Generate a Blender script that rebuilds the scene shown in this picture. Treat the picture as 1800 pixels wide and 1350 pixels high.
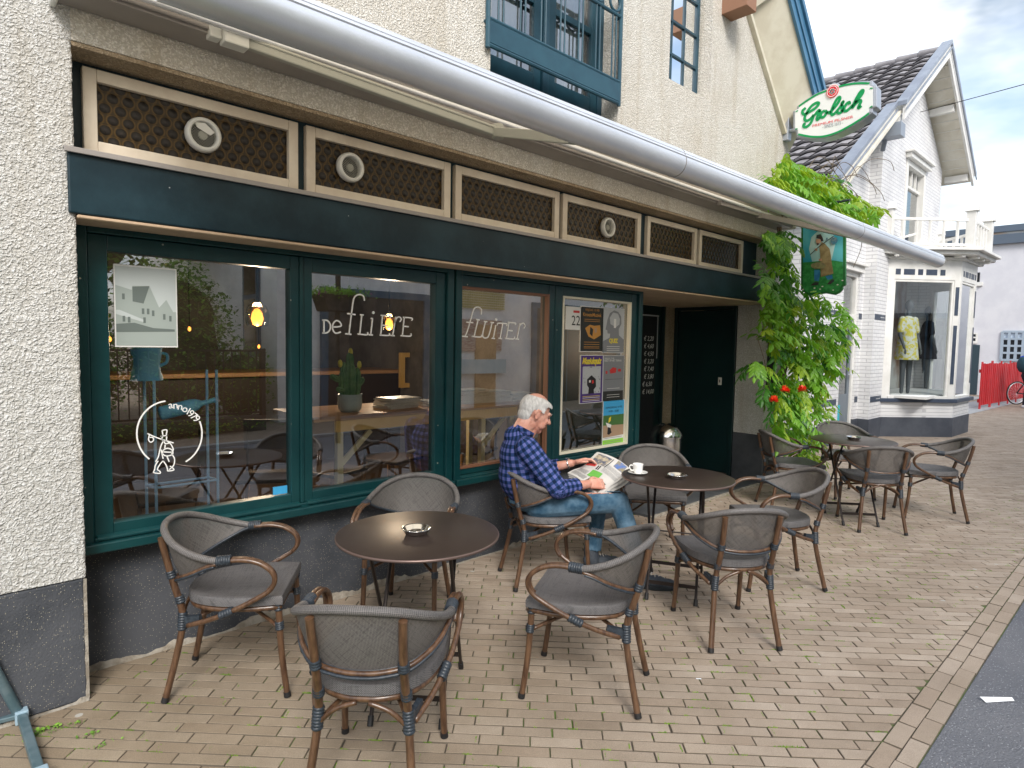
import bpy, bmesh, math, random
from mathutils import Vector, Matrix, noise
random.seed(7)
S = bpy.context.scene
for o in list(bpy.data.objects): bpy.data.objects.remove(o)
COL = S.collection

# ------------------------------------------------------------------ camera
# x runs along the cafe front, y into the facade, z up; eye height 1.56 m
RT = Vector((0.72467388, -0.68885796, 0.01795745))
DN = Vector((-0.03271815, -0.06042609, -0.99763631))
FW = Vector((0.68831481, 0.72237345, -0.06632737))
FL = 1098.0
EYE = Vector((0, 0, 1.56))
cd = bpy.data.cameras.new('camera'); cam = bpy.data.objects.new('camera', cd); COL.objects.link(cam)
cd.sensor_width = 36; cd.lens = FL/1800*36; cd.clip_start = .05; cd.clip_end = 3000
m = Matrix.Identity(4)
for i in range(3):
    m[i][0] = RT[i]; m[i][1] = -DN[i]; m[i][2] = -FW[i]; m[i][3] = EYE[i]
cam.matrix_world = m
S.camera = cam

# ------------------------------------------------------------------ world, sun, exposure
SUN_EL, SUN_AZ = math.radians(40), math.radians(-122)
W = bpy.data.worlds.new('World'); S.world = W; W.use_nodes = True
wt = W.node_tree; wn = wt.nodes; wl = wt.links
for n in list(wn): wn.remove(n)
wo = wn.new('ShaderNodeOutputWorld'); bg = wn.new('ShaderNodeBackground')
sky = wn.new('ShaderNodeTexSky'); sky.sky_type = 'NISHITA'; sky.sun_disc = False
sky.sun_elevation = SUN_EL; sky.sun_rotation = math.radians(160); sky.air_density = 1.2; sky.dust_density = 2.5; sky.ozone_density = 1.0
tc = wn.new('ShaderNodeTexCoord'); mp = wn.new('ShaderNodeMapping'); mp.inputs['Scale'].default_value = (1.0, 1.0, 2.6)
mp.inputs['Location'].default_value = (.35, .1, .2)
nz = wn.new('ShaderNodeTexNoise'); nz.inputs['Scale'].default_value = 1.9; nz.inputs['Detail'].default_value = 6; nz.inputs['Roughness'].default_value = .52
cr = wn.new('ShaderNodeValToRGB'); cr.color_ramp.elements[0].position = .36; cr.color_ramp.elements[1].position = .60
nz2 = wn.new('ShaderNodeTexNoise'); nz2.inputs['Scale'].default_value = 3.3; nz2.inputs['Detail'].default_value = 5
cr2 = wn.new('ShaderNodeValToRGB')
cr2.color_ramp.elements[0].position = .38; cr2.color_ramp.elements[0].color = (2.1, 2.55, 3.1, 1)
cr2.color_ramp.elements[1].position = .60; cr2.color_ramp.elements[1].color = (8.0, 8.0, 8.05, 1)
mx = wn.new('ShaderNodeMixRGB')
wl.new(tc.outputs['Generated'], mp.inputs['Vector']); wl.new(mp.outputs[0], nz.inputs['Vector']); wl.new(mp.outputs[0], nz2.inputs['Vector'])
wl.new(nz.outputs['Fac'], cr.inputs[0]); wl.new(cr.outputs[0], mx.inputs[0])
wl.new(sky.outputs[0], mx.inputs[1]); wl.new(nz2.outputs['Fac'], cr2.inputs[0]); wl.new(cr2.outputs[0], mx.inputs[2])
wl.new(mx.outputs[0], bg.inputs[0]); bg.inputs[1].default_value = .12
wl.new(bg.outputs[0], wo.inputs[0])
sd = bpy.data.lights.new('sun', 'SUN'); sd.energy = 1.5; sd.angle = math.radians(22); sd.color = (1, .965, .92)
so = bpy.data.objects.new('sun', sd); COL.objects.link(so)
# light comes from behind the camera, from the street side
dv = Vector((math.cos(SUN_EL)*math.cos(SUN_AZ), math.cos(SUN_EL)*math.sin(SUN_AZ), math.sin(SUN_EL)))
so.rotation_euler = dv.to_track_quat('Z', 'Y').to_euler()
sky.sun_rotation = math.radians(90)-SUN_AZ
S.view_settings.view_transform = 'Standard'; S.view_settings.look = 'None'; S.view_settings.gamma = 1
S.view_settings.exposure = 1.1
S.render.engine = 'CYCLES'
S.cycles.max_bounces = 7; S.cycles.transparent_max_bounces = 16; S.cycles.glossy_bounces = 4

# ------------------------------------------------------------------ helpers
def ray(px, py): return RT*(px-900)+DN*(py-675)+FW*FL
def onY(px, py, Y):            # photo pixel -> point on the plane y = Y
    d = ray(px, py); return EYE+d*(Y/d.y)
def onX(px, py, X):
    d = ray(px, py); return EYE+d*(X/d.x)
def gnd(px, py, z=0.0):
    d = ray(px, py); return EYE+d*((z-EYE.z)/d.z)
GLY = 3.335
def mir(px, py, Y):            # pixel of a thing seen mirrored in the window glass -> its true place on plane y = Y
    p = onY(px, py, 2*GLY-Y); return Vector((p.x, Y, p.z))

MATS = {}
def mat(name, c=(.5, .5, .5), r=.6, metal=0., c2=None, cs=8., cb=(.4, .6), bs=None, bd=.2, bdist=.01, spec=.5, speck=None, coat=0., streak=None, trans=0.):
    if name in MATS: return MATS[name]
    M = bpy.data.materials.new(name); M.use_nodes = True; nt = M.node_tree; N = nt.nodes; L = nt.links
    B = N['Principled BSDF']; B.inputs['Roughness'].default_value = r; B.inputs['Metallic'].default_value = metal
    B.inputs['Specular IOR Level'].default_value = spec; B.inputs['Coat Weight'].default_value = coat
    B.inputs['Base Color'].default_value = (*c, 1)
    tc = N.new('ShaderNodeTexCoord'); src = tc.outputs['Object']
    if streak:
        mpn = N.new('ShaderNodeMapping'); mpn.inputs['Scale'].default_value = streak; L.new(src, mpn.inputs[0]); src = mpn.outputs[0]
    col = None
    if c2:
        n = N.new('ShaderNodeTexNoise'); n.inputs['Scale'].default_value = cs; n.inputs['Detail'].default_value = 6; n.inputs['Roughness'].default_value = .6
        L.new(src, n.inputs['Vector'])
        rp = N.new('ShaderNodeValToRGB'); rp.color_ramp.elements[0].position = cb[0]; rp.color_ramp.elements[1].position = cb[1]
        rp.color_ramp.elements[0].color = (*c, 1); rp.color_ramp.elements[1].color = (*c2, 1)
        L.new(n.outputs['Fac'], rp.inputs[0]); col = rp.outputs[0]
    if speck:       # (colour, scale, threshold)
        v = N.new('ShaderNodeTexVoronoi'); v.inputs['Scale'].default_value = speck[1]; L.new(tc.outputs['Object'], v.inputs['Vector'])
        sr = N.new('ShaderNodeSeparateColor'); L.new(v.outputs['Color'], sr.inputs[0])
        g = N.new('ShaderNodeMath'); g.operation = 'GREATER_THAN'; L.new(sr.outputs[0], g.inputs[0]); g.inputs[1].default_value = speck[3]
        l = N.new('ShaderNodeMath'); l.operation = 'LESS_THAN'; L.new(v.outputs['Distance'], l.inputs[0]); l.inputs[1].default_value = speck[2]
        mm = N.new('ShaderNodeMath'); mm.operation = 'MULTIPLY'; L.new(g.outputs[0], mm.inputs[0]); L.new(l.outputs[0], mm.inputs[1])
        mxx = N.new('ShaderNodeMixRGB'); L.new(mm.outputs[0], mxx.inputs[0]); mxx.inputs[2].default_value = (*speck[0], 1)
        if col: L.new(col, mxx.inputs[1])
        else: mxx.inputs[1].default_value = (*c, 1)
        col = mxx.outputs[0]
    if col: L.new(col, B.inputs['Base Color'])
    if bs:
        n = N.new('ShaderNodeTexNoise'); n.inputs['Scale'].default_value = bs; n.inputs['Detail'].default_value = 4
        L.new(src, n.inputs['Vector'])
        b = N.new('ShaderNodeBump'); b.inputs['Strength'].default_value = bd; b.inputs['Distance'].default_value = bdist
        L.new(n.outputs['Fac'], b.inputs['Height']); L.new(b.outputs[0], B.inputs['Normal'])
    MATS[name] = M; return M

def stucco(name, c, c2, scale=1., strength=1., dist=.012):
    M = bpy.data.materials.new(name); M.use_nodes = True; nt = M.node_tree; N = nt.nodes; L = nt.links; B = N['Principled BSDF']
    B.inputs['Roughness'].default_value = .85; B.inputs['Specular IOR Level'].default_value = .25
    tc = N.new('ShaderNodeTexCoord')
    v = N.new('ShaderNodeTexVoronoi'); v.feature = 'SMOOTH_F1'; v.inputs['Scale'].default_value = 95*scale; v.inputs['Smoothness'].default_value = .8
    n = N.new('ShaderNodeTexNoise'); n.inputs['Scale'].default_value = 70*scale; n.inputs['Detail'].default_value = 5; n.inputs['Roughness'].default_value = .6
    nd = N.new('ShaderNodeTexNoise'); nd.inputs['Scale'].default_value = 40*scale
    mixv = N.new('ShaderNodeMixRGB'); mixv.blend_type = 'LINEAR_LIGHT'; mixv.inputs[0].default_value = .012
    L.new(tc.outputs['Object'], mixv.inputs[1]); L.new(tc.outputs['Object'], nd.inputs['Vector']); L.new(nd.outputs['Color'], mixv.inputs[2])
    L.new(mixv.outputs[0], v.inputs['Vector']); L.new(tc.outputs['Object'], n.inputs['Vector'])
    s = N.new('ShaderNodeMath'); s.operation = 'SUBTRACT'; L.new(n.outputs['Fac'], s.inputs[0]); L.new(v.outputs['Distance'], s.inputs[1])
    b = N.new('ShaderNodeBump'); b.inputs['Strength'].default_value = strength; b.inputs['Distance'].default_value = dist
    L.new(s.outputs[0], b.inputs['Height']); L.new(b.outputs[0], B.inputs['Normal'])
    n2 = N.new('ShaderNodeTexNoise'); n2.inputs['Scale'].default_value = 1.7; n2.inputs['Detail'].default_value = 8; n2.inputs['Roughness'].default_value = .7
    L.new(tc.outputs['Object'], n2.inputs['Vector'])
    rp = N.new('ShaderNodeValToRGB'); rp.color_ramp.elements[0].position = .38; rp.color_ramp.elements[1].position = .66
    rp.color_ramp.elements[0].color = (*c, 1); rp.color_ramp.elements[1].color = (*c2, 1); L.new(n2.outputs['Fac'], rp.inputs[0])
    # rain streaks and patches
    ms_ = N.new('ShaderNodeMapping'); ms_.inputs['Scale'].default_value = (7, 7, .7); L.new(tc.outputs['Object'], ms_.inputs[0])
    n4 = N.new('ShaderNodeTexNoise'); n4.inputs['Scale'].default_value = 1; n4.inputs['Detail'].default_value = 6; L.new(ms_.outputs[0], n4.inputs['Vector'])
    r4 = N.new('ShaderNodeValToRGB'); r4.color_ramp.elements[0].position = .30; r4.color_ramp.elements[0].color = (.88, .85, .80, 1); r4.color_ramp.elements[1].position = .48; r4.color_ramp.elements[1].color = (1, 1, 1, 1); L.new(n4.outputs['Fac'], r4.inputs[0])
    m4 = N.new('ShaderNodeMixRGB'); m4.blend_type = 'MULTIPLY'; m4.inputs[0].default_value = 1; L.new(rp.outputs[0], m4.inputs[1]); L.new(r4.outputs[0], m4.inputs[2]); rp = m4
    # grime sits in the pits
    rp2 = N.new('ShaderNodeValToRGB'); rp2.color_ramp.elements[0].position = .0; rp2.color_ramp.elements[1].position = .3
    rp2.color_ramp.elements[0].color = (.62, .6, .56, 1); rp2.color_ramp.elements[1].color = (1, 1, 1, 1); L.new(s.outputs[0], rp2.inputs[0])
    mu = N.new('ShaderNodeMixRGB'); mu.blend_type = 'MULTIPLY'; mu.inputs[0].default_value = .8; L.new(rp.outputs[0], mu.inputs[1]); L.new(rp2.outputs[0], mu.inputs[2])
    L.new(mu.outputs[0], B.inputs['Base Color'])
    MATS[name] = M; return M

def emis(name, c, s):
    M = bpy.data.materials.new(name); M.use_nodes = True; B = M.node_tree.nodes['Principled BSDF']
    B.inputs['Base Color'].default_value = (*c, 1); B.inputs['Emission Color'].default_value = (*c, 1); B.inputs['Emission Strength'].default_value = s
    MATS[name] = M; return M

def glass(name, refl=.28, tint=(.85, .9, .9), rough=0.0, bump=0.):
    M = bpy.data.materials.new(name); M.use_nodes = True; nt = M.node_tree; N = nt.nodes; L = nt.links
    for n in list(N): N.remove(n)
    o = N.new('ShaderNodeOutputMaterial'); t = N.new('ShaderNodeBsdfTransparent'); t.inputs[0].default_value = (*tint, 1)
    g = N.new('ShaderNodeBsdfGlossy'); g.inputs['Roughness'].default_value = rough; g.inputs[0].default_value = (.97, .99, 1, 1)
    f = N.new('ShaderNodeFresnel'); f.inputs[0].default_value = 1.5
    a = N.new('ShaderNodeMath'); a.operation = 'MULTIPLY_ADD'; a.inputs[1].default_value = 1.0; a.inputs[2].default_value = refl; a.use_clamp = True
    x = N.new('ShaderNodeMixShader'); L.new(f.outputs[0], a.inputs[0]); L.new(a.outputs[0], x.inputs[0]); L.new(t.outputs[0], x.inputs[1]); L.new(g.outputs[0], x.inputs[2]); L.new(x.outputs[0], o.inputs[0])
    if bump:
        tc = N.new('ShaderNodeTexCoord'); nn = N.new('ShaderNodeTexNoise'); nn.inputs['Scale'].default_value = 2.2; nn.inputs['Detail'].default_value = 1
        b = N.new('ShaderNodeBump'); b.inputs['Strength'].default_value = bump; b.inputs['Distance'].default_value = .01
        L.new(tc.outputs['Object'], nn.inputs['Vector']); L.new(nn.outputs['Fac'], b.inputs['Height']); L.new(b.outputs[0], g.inputs['Normal'])
    MATS[name] = M; return M

class MB:
    """collects shapes and links them as ONE mesh object"""
    def __init__(s): s.v = []; s.f = []; s.mi = []; s.uv = None; s.cur = 0
    def add(s, vs, fs):
        b = len(s.v); s.v += [tuple(p) for p in vs]; s.f += [tuple(b+i for i in f) for f in fs]; s.mi += [s.cur]*len(fs); return s
    def box(s, x0, y0, z0, x1, y1, z1, M=None):
        if x0 > x1: x0, x1 = x1, x0
        if y0 > y1: y0, y1 = y1, y0
        if z0 > z1: z0, z1 = z1, z0
        vs = [Vector((x, y, z)) for z in (z0, z1) for y in (y0, y1) for x in (x0, x1)]
        if M is not None: vs = [M @ v for v in vs]
        return s.add(vs, [(0, 2, 3, 1), (4, 5, 7, 6), (0, 1, 5, 4), (2, 6, 7, 3), (0, 4, 6, 2), (1, 3, 7, 5)])
    def bar(s, a, b, w, h, up=(0, 0, 1)):       # rectangular bar from a to b
        a, b = Vector(a), Vector(b); d = (b-a).normalized(); u = Vector(up); r = d.cross(u)
        if r.length < 1e-4: r = d.cross(Vector((1, 0, 0)))
        r.normalize(); u = r.cross(d)
        vs = [p+r*(sx*w/2)+u*(sz*h/2) for p in (a, b) for sx, sz in ((-1, -1), (1, -1), (1, 1), (-1, 1))]
        return s.add(vs, [(3, 2, 1, 0), (4, 5, 6, 7), (0, 1, 5, 4), (1, 2, 6, 5), (2, 3, 7, 6), (3, 0, 4, 7)])
    def tube(s, pts, r, n=8, cap=True, closed=False, flat=1.0):
        pts = [Vector(p) for p in pts]; k = len(pts); rs = r if isinstance(r, (list, tuple)) else [r]*k
        ring = []; prev = None
        for i in range(k):
            if closed: t = pts[(i+1) % k]-pts[i-1]
            else: t = pts[min(i+1, k-1)]-pts[max(i-1, 0)]
            if t.length < 1e-9: t = Vector((0, 0, 1))
            t.normalize()
            if prev is None:
                a = Vector((0, 0, 1)) if abs(t.z) < .9 else Vector((1, 0, 0)); nn = t.cross(a).normalized()
            else:
                nn = prev-t*prev.dot(t)
                nn = nn.normalized() if nn.length > 1e-6 else t.cross(Vector((1, 0, 0))).normalized()
            prev = nn; bn = t.cross(nn)
            ring.append([pts[i]+(nn*math.cos(2*math.pi*j/n)*flat+bn*math.sin(2*math.pi*j/n))*rs[i] for j in range(n)])
        vs = [p for q in ring for p in q]; fs = []
        for i in range(k if closed else k-1):
            for j in range(n):
                a = i*n+j; b = i*n+(j+1) % n; c = ((i+1) % k)*n
                fs.append((a, b, c+(j+1) % n, c+j))
        if cap and not closed: fs += [tuple(range(n))[::-1], tuple((k-1)*n+j for j in range(n))]
        return s.add(vs, fs)
    def lathe(s, prof, c=(0, 0, 0), n=24, M=None, caps=True):
        c = Vector(c); vs = []; fs = []; k = len(prof)
        for (r, z) in prof:
            for j in range(n):
                p = Vector((r*math.cos(2*math.pi*j/n), r*math.sin(2*math.pi*j/n), z))
                if M is not None: p = M @ p
                vs.append(p+c)
        for i in range(k-1):
            for j in range(n):
                fs.append((i*n+j, i*n+(j+1) % n, (i+1)*n+(j+1) % n, (i+1)*n+j))
        if caps and prof[0][0] > 1e-6: fs.append(tuple(range(n))[::-1])
        if caps and prof[-1][0] > 1e-6: fs.append(tuple((k-1)*n+j for j in range(n)))
        return s.add(vs, fs)
    def prism(s, poly, d):                     # planar polygon (3-D points) pushed along vector d
        poly = [Vector(p) for p in poly]; d = Vector(d); n = len(poly)
        return s.add(poly+[p+d for p in poly], [tuple(range(n))[::-1], tuple(range(n, 2*n))]+[(i, (i+1) % n, n+(i+1) % n, n+i) for i in range(n)])
    def quad(s, a, b, c, d): return s.add([a, b, c, d], [(0, 1, 2, 3)])
    def grid(s, fn, nu, nv, closed_u=False):
        vs = [Vector(fn(i/(nu-1) if not closed_u else i/nu, j/(nv-1))) for j in range(nv) for i in range(nu)]
        fs = []
        for j in range(nv-1):
            for i in range(nu if closed_u else nu-1):
                a = j*nu+i; b = j*nu+(i+1) % nu; fs.append((a, b, b+nu, a+nu))
        return s.add(vs, fs)
    def ribbon(s, pts, w, nrm, th=.001):       # flat stroke lying in a plane with normal nrm
        pts = [Vector(p) for p in pts]; nrm = Vector(nrm).normalized(); k = len(pts); ws = w if isinstance(w, (list, tuple)) else [w]*k
        L_, R_ = [], []
        for i in range(k):
            t = (pts[min(i+1, k-1)]-pts[max(i-1, 0)])
            if t.length < 1e-9: t = Vector((1, 0, 0))
            q = nrm.cross(t.normalized()); L_.append(pts[i]+q*ws[i]/2+nrm*th); R_.append(pts[i]-q*ws[i]/2+nrm*th)
        vs = L_+R_; return s.add(vs, [(i, i+1, k+i+1, k+i) for i in range(k-1)])
    def build(s, name, m, parent=None, smooth=False, bevel=0., world=False, seg=2, auto=False):
        me = bpy.data.meshes.new(name); vs = s.v
        if world and parent is not None:
            off = Vector((0, 0, 0)); p = parent
            while p: off += p.location; p = p.parent
            vs = [tuple(Vector(v)-off) for v in vs]
        me.from_pydata(vs, [], s.f); me.update()
        ms = m if isinstance(m, (list, tuple)) else [m]
        for q in ms: me.materials.append(q)
        if len(ms) > 1: me.polygons.foreach_set('material_index', s.mi)
        if smooth: me.polygons.foreach_set('use_smooth', [True]*len(s.f))
        bm = bmesh.new(); bm.from_mesh(me); bmesh.ops.recalc_face_normals(bm, faces=bm.faces); bm.to_mesh(me); bm.free()
        if auto: me.polygons.foreach_set('use_smooth', [True]*len(me.polygons)); me.set_sharp_from_angle(angle=math.radians(38))
        o = bpy.data.objects.new(name, me); COL.objects.link(o)
        if parent: o.parent = parent
        if bevel:
            b = o.modifiers.new('bevel', 'BEVEL'); b.width = bevel; b.segments = seg; b.limit_method = 'ANGLE'; b.angle_limit = math.radians(40); b.harden_normals = False
        return o

def tag(o, label=None, cat=None, group=None, kind=None):
    if label: o['label'] = label
    if cat: o['category'] = cat
    if group: o['group'] = group
    if kind: o['kind'] = kind
    return o
def thing(name, label, cat, loc=(0, 0, 0), rz=0., group=None):
    o = bpy.data.objects.new(name, None); o.empty_display_size = .2; COL.objects.link(o); o.location = loc; o.rotation_euler = (0, 0, rz)
    return tag(o, label, cat, group)
def struct(name, mb, m, **k): return tag(mb.build(name, m, **k), kind='structure')
def dup(root, loc, rz, label, group=None):
    r = root.copy(); COL.objects.link(r); r.location = loc; r.rotation_euler = (0, 0, rz); r['label'] = label
    if group: r['group'] = group
    def rec(src, dst):
        for ch in KIDS[src.name]:
            c = ch.copy(); COL.objects.link(c); c.parent = dst
            if ch.name in KIDS: rec(ch, c)
    rec(root, r); return r
KIDS = {}
def index_kids():
    KIDS.clear()
    for o in bpy.data.objects:
        if o.parent: KIDS.setdefault(o.parent.name, []).append(o)
def smooth_path(pts, n=6):                     # Catmull-Rom
    pts = [Vector(p) for p in pts]; out = []
    for i in range(len(pts)-1):
        p0 = pts[max(i-1, 0)]; p1 = pts[i]; p2 = pts[i+1]; p3 = pts[min(i+2, len(pts)-1)]
        for k in range(n):
            t = k/n; out.append(.5*((2*p1)+(p2-p0)*t+(2*p0-5*p1+4*p2-p3)*t*t+(3*p1-p0-3*p2+p3)*t**3))
    out.append(pts[-1]); return out
FONT_TMP = []
def text_mesh(txt, size, org, ux, uy, bold=0., shear=0., align='LEFT', sx=1., font_spacing=1.):
    """lettering as mesh verts/faces in the plane spanned by ux, uy"""
    cu = bpy.data.curves.new('t', 'FONT'); cu.body = txt; cu.size = size; cu.offset = bold; cu.shear = shear; cu.align_x = align; cu.resolution_u = 3; cu.space_character = font_spacing
    ob = bpy.data.objects.new('t', cu); COL.objects.link(ob)
    bpy.context.view_layer.update()
    me = bpy.data.meshes.new_from_object(ob.evaluated_get(bpy.context.evaluated_depsgraph_get()))
    org, ux, uy = Vector(org), Vector(ux), Vector(uy)
    vs = [org+ux*(v.co.x*sx)+uy*v.co.y for v in me.vertices]; fs = [tuple(p.vertices) for p in me.polygons]
    bpy.data.objects.remove(ob); bpy.data.curves.remove(cu); bpy.data.meshes.remove(me)
    return vs, fs
# ------------------------------------------------------------------ materials
stucco('stucco_light', (.69, .69, .68), (.80, .805, .80), 1.2, .85, .011)
stucco('stucco_cream', (.78, .74, .67), (.86, .84, .79), 1.1, .8, .011)
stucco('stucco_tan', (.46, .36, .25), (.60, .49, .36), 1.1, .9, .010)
mat('terrazzo', (.042, .047, .057), .75, c2=(.075, .080, .092), cs=2.2, bs=120, bd=.5, bdist=.006, speck=((.34, .31, .24), 150, .24, .72))
mat('cement', (.22, .19, .15), .9, c2=(.36, .33, .28), cs=14, bs=90, bd=.6, bdist=.01)
mat('teal', (.003, .036, .041), .34, c2=(.006, .050, .054), cs=3.0, bs=26, bd=.12, bdist=.01, speck=((.35, .36, .3), 21, .10, .93))
mat('teal_beam', (.003, .018, .028), .45, c2=(.010, .034, .048), cs=3.2, cb=(.42, .62), bs=40, bd=.1, bdist=.006, spec=.3, speck=((.3, .33, .35), 24, .07, .95))
mat('green_dark', (.004, .020, .022), .38, c2=(.005, .026, .027), cs=3, speck=((.2, .25, .2), 12, .06, .94))
mat('board_black', (.012, .014, .018), .7)
mat('white_paint', (.74, .72, .66), .5, c2=(.66, .62, .54), cs=5)
mat('cream_paint', (.60, .52, .42), .45, c2=(.70, .63, .52), cs=4, bs=30, bd=.08)
mat('tan_slat', (.56, .42, .29), .5, c2=(.48, .35, .24), cs=6)
mat('groove', (.05, .035, .025), .9)
mat('black_gap', (.004, .005, .006), .9)
mat('alu', (.84, .86, .90), .36, metal=.6, c2=(.76, .78, .82), cs=3, bs=200, bd=.03)
mat('alu_dark', (.30, .28, .27), .55, metal=.3)
mat('plastic_white', (.68, .68, .64), .4)
mat('plastic_grey', (.42, .42, .37), .45)
mat('fabric_grey', (.16, .15, .14), .9)
mat('blue_board', (.018, .065, .095), .4, c2=(.014, .05, .075), cs=4)
mat('soffit_cream', (.70, .66, .54), .7, c2=(.62, .57, .45), cs=5)
mat('brick_brown', (.30, .16, .10), .8)
mat('steel_grey', (.30, .33, .36), .45, metal=.6)
mat('wood_dark', (.035, .02, .012), .5)
glass('window_glass', .24, (.97, .98, .97), 0.0, .03)
glass('plain_glass', .22, (.7, .75, .78), 0.0); glass('dark_glass', .05, (.95, .95, .95), 0.0)
# obscured bubble glass of the top lights
def bubble():
    M = bpy.data.materials.new('bubble_glass'); M.use_nodes = True; nt = M.node_tree; N = nt.nodes; L = nt.links; B = N['Principled BSDF']
    tc = N.new('ShaderNodeTexCoord'); mp_ = N.new('ShaderNodeMapping'); mp_.inputs['Scale'].default_value = (1, 0, 1); L.new(tc.outputs['Object'], mp_.inputs[0])
    sp = N.new('ShaderNodeSeparateXYZ'); L.new(mp_.outputs[0], sp.inputs[0])
    # staggered rows of discs
    def math_(op, a, b=None, c=None):
        n = N.new('ShaderNodeMath'); n.operation = op
        for i, q in enumerate((a, b, c)):
            if q is None: continue
            if isinstance(q, (int, float)): n.inputs[i].default_value = q
            else: L.new(q, n.inputs[i])
        return n.outputs[0]
    P = .060
    zr = math_('DIVIDE', sp.outputs[2], P*.78); row = math_('FLOOR', zr); par = math_('MODULO', row, 2.)
    par = math_('ABSOLUTE', par)
    xr = math_('ADD', math_('DIVIDE', sp.outputs[0], P), math_('MULTIPLY', par, .5))
    fx = math_('SUBTRACT', math_('FRACT', xr), .5); fz = math_('MULTIPLY', math_('SUBTRACT', math_('FRACT', zr), .5), .78)
    d = math_('SQRT', math_('ADD', math_('MULTIPLY', fx, fx), math_('MULTIPLY', fz, fz)))
    rp = N.new('ShaderNodeValToRGB'); L.new(d, rp.inputs[0]); e = rp.color_ramp.elements
    e[0].position = 0; e[0].color = (.034, .030, .028, 1); e[1].position = .33; e[1].color = (.012, .010, .008, 1)
    x = rp.color_ramp.elements.new(.41); x.color = (.085, .050, .014, 1); x = rp.color_ramp.elements.new(.52); x.color = (.035, .024, .012, 1)
    L.new(rp.outputs[0], B.inputs['Base Color']); B.inputs['Roughness'].default_value = .22; B.inputs['Specular IOR Level'].default_value = .18
    rb = N.new('ShaderNodeValToRGB'); L.new(d, rb.inputs[0]); rb.color_ramp.interpolation = 'B_SPLINE'
    rb.color_ramp.elements[0].color = (1, 1, 1, 1); rb.color_ramp.elements[1].position = .42; rb.color_ramp.elements[1].color = (0, 0, 0, 1)
    b = N.new('ShaderNodeBump'); b.inputs['Strength'].default_value = .8; b.inputs['Distance'].default_value = .008; L.new(rb.outputs[0], b.inputs['Height']); L.new(b.outputs[0], B.inputs['Normal'])
    MATS['bubble_glass'] = M
bubble()
G = MATS
# ------------------------------------------------------------------ the cafe building
cafe = thing('cafe_building', 'rough plastered cafe with dark teal shop windows and a blue edged gable', 'building', (0, 3.4, 0))
WF, PF, FF, TF, BF = 3.11, 3.37, 3.30, 3.27, 3.09       # wall face, plinth, window frames, top lights, beam
# upper wall with openings
w = MB(); TH = .3
def wall_poly(xz): w.prism([(x, WF, z) for x, z in xz], (0, TH, 0))
wall_poly([(.487, 2.74), (2.72, 2.74), (2.72, 9), (.487, 9)])
wall_poly([(2.72, 2.74), (4.06, 2.74), (4.06, 3.27), (2.72, 3.27)])
wall_poly([(2.72, 5.7), (4.06, 5.7), (4.06, 7.0), (2.72, 8.3)])
wall_poly([(4.06, 2.74), (4.76, 2.74), (4.76, 6.26), (4.06, 6.96)])
wall_poly([(4.76, 2.74), (5.45, 2.74), (5.45, 3.85), (4.76, 3.85)])
wall_poly([(4.76, 5.3), (5.45, 5.3), (5.45, 5.57), (4.76, 6.26)])
wall_poly([(5.45, 2.74), (7.22, 2.74), (7.22, 3.80), (5.45, 5.57)])
w.build('wall', G['stucco_cream'], cafe, world=True)
# side wall of the cafe towards the alley, back volume, floors
w = MB()
w.box(7.02, 3.49, 0, 7.22, 12, 3.8); w.box(-3, 12, 0, 7.22, 12.2, 3.8)
w.build('side_wall', G['stucco_cream'], cafe, world=True)
# lintel underside between wall and top lights
w = MB(); w.box(.487, WF+.004, 2.72, 6.9, PF, 2.738)
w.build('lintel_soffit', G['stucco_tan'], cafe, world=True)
# left pier, rough surface modelled
def pier_fn(x, z, edge):
    p = Vector((x*38, 3.3, z*38)); a = noise.noise(p)*.6+noise.noise(p*2.3)*.4
    return a*.0045
w = MB()
NX, NZ = 130, 300
def pf(u, v):
    z = .535+v*(2.74-.535)
    if u < .86:
        x = -.6+(u/.86)*1.087; return (x, WF+pier_fn(x, z, 0), z)
    t = (u-.86)/.14; y = WF+t*.24; p = Vector((4.2, y*38, z*38)); a = noise.noise(p)*.6+noise.noise(p*2.3)*.4
    return (.487+a*.0045+(pier_fn(.487, z, 0)*.5), y, z)
w.grid(pf, NX, NZ); w.build('pier', G['stucco_light'], cafe, world=True, smooth=True)
w = MB(); w.box(-3, WF, 2.741, .4865, WF+.3, 9); w.box(-3, WF+.006, .53, -.6, WF+.2, 2.74); w.box(-.6, WF+.02, .53, .47, WF+.2, 2.74)
w.build('wall', G['stucco_light'], cafe, world=True)
w = MB(); w.box(-3, WF+.002, 0, .482, PF+.1, .53); w.build('pier_plinth', G['terrazzo'], cafe, world=True, bevel=.008)
w = MB(); w.box(.482, PF, 0, 4.74, PF+.15, .60); w.build('window_plinth', G['terrazzo'], cafe, world=True)
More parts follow.
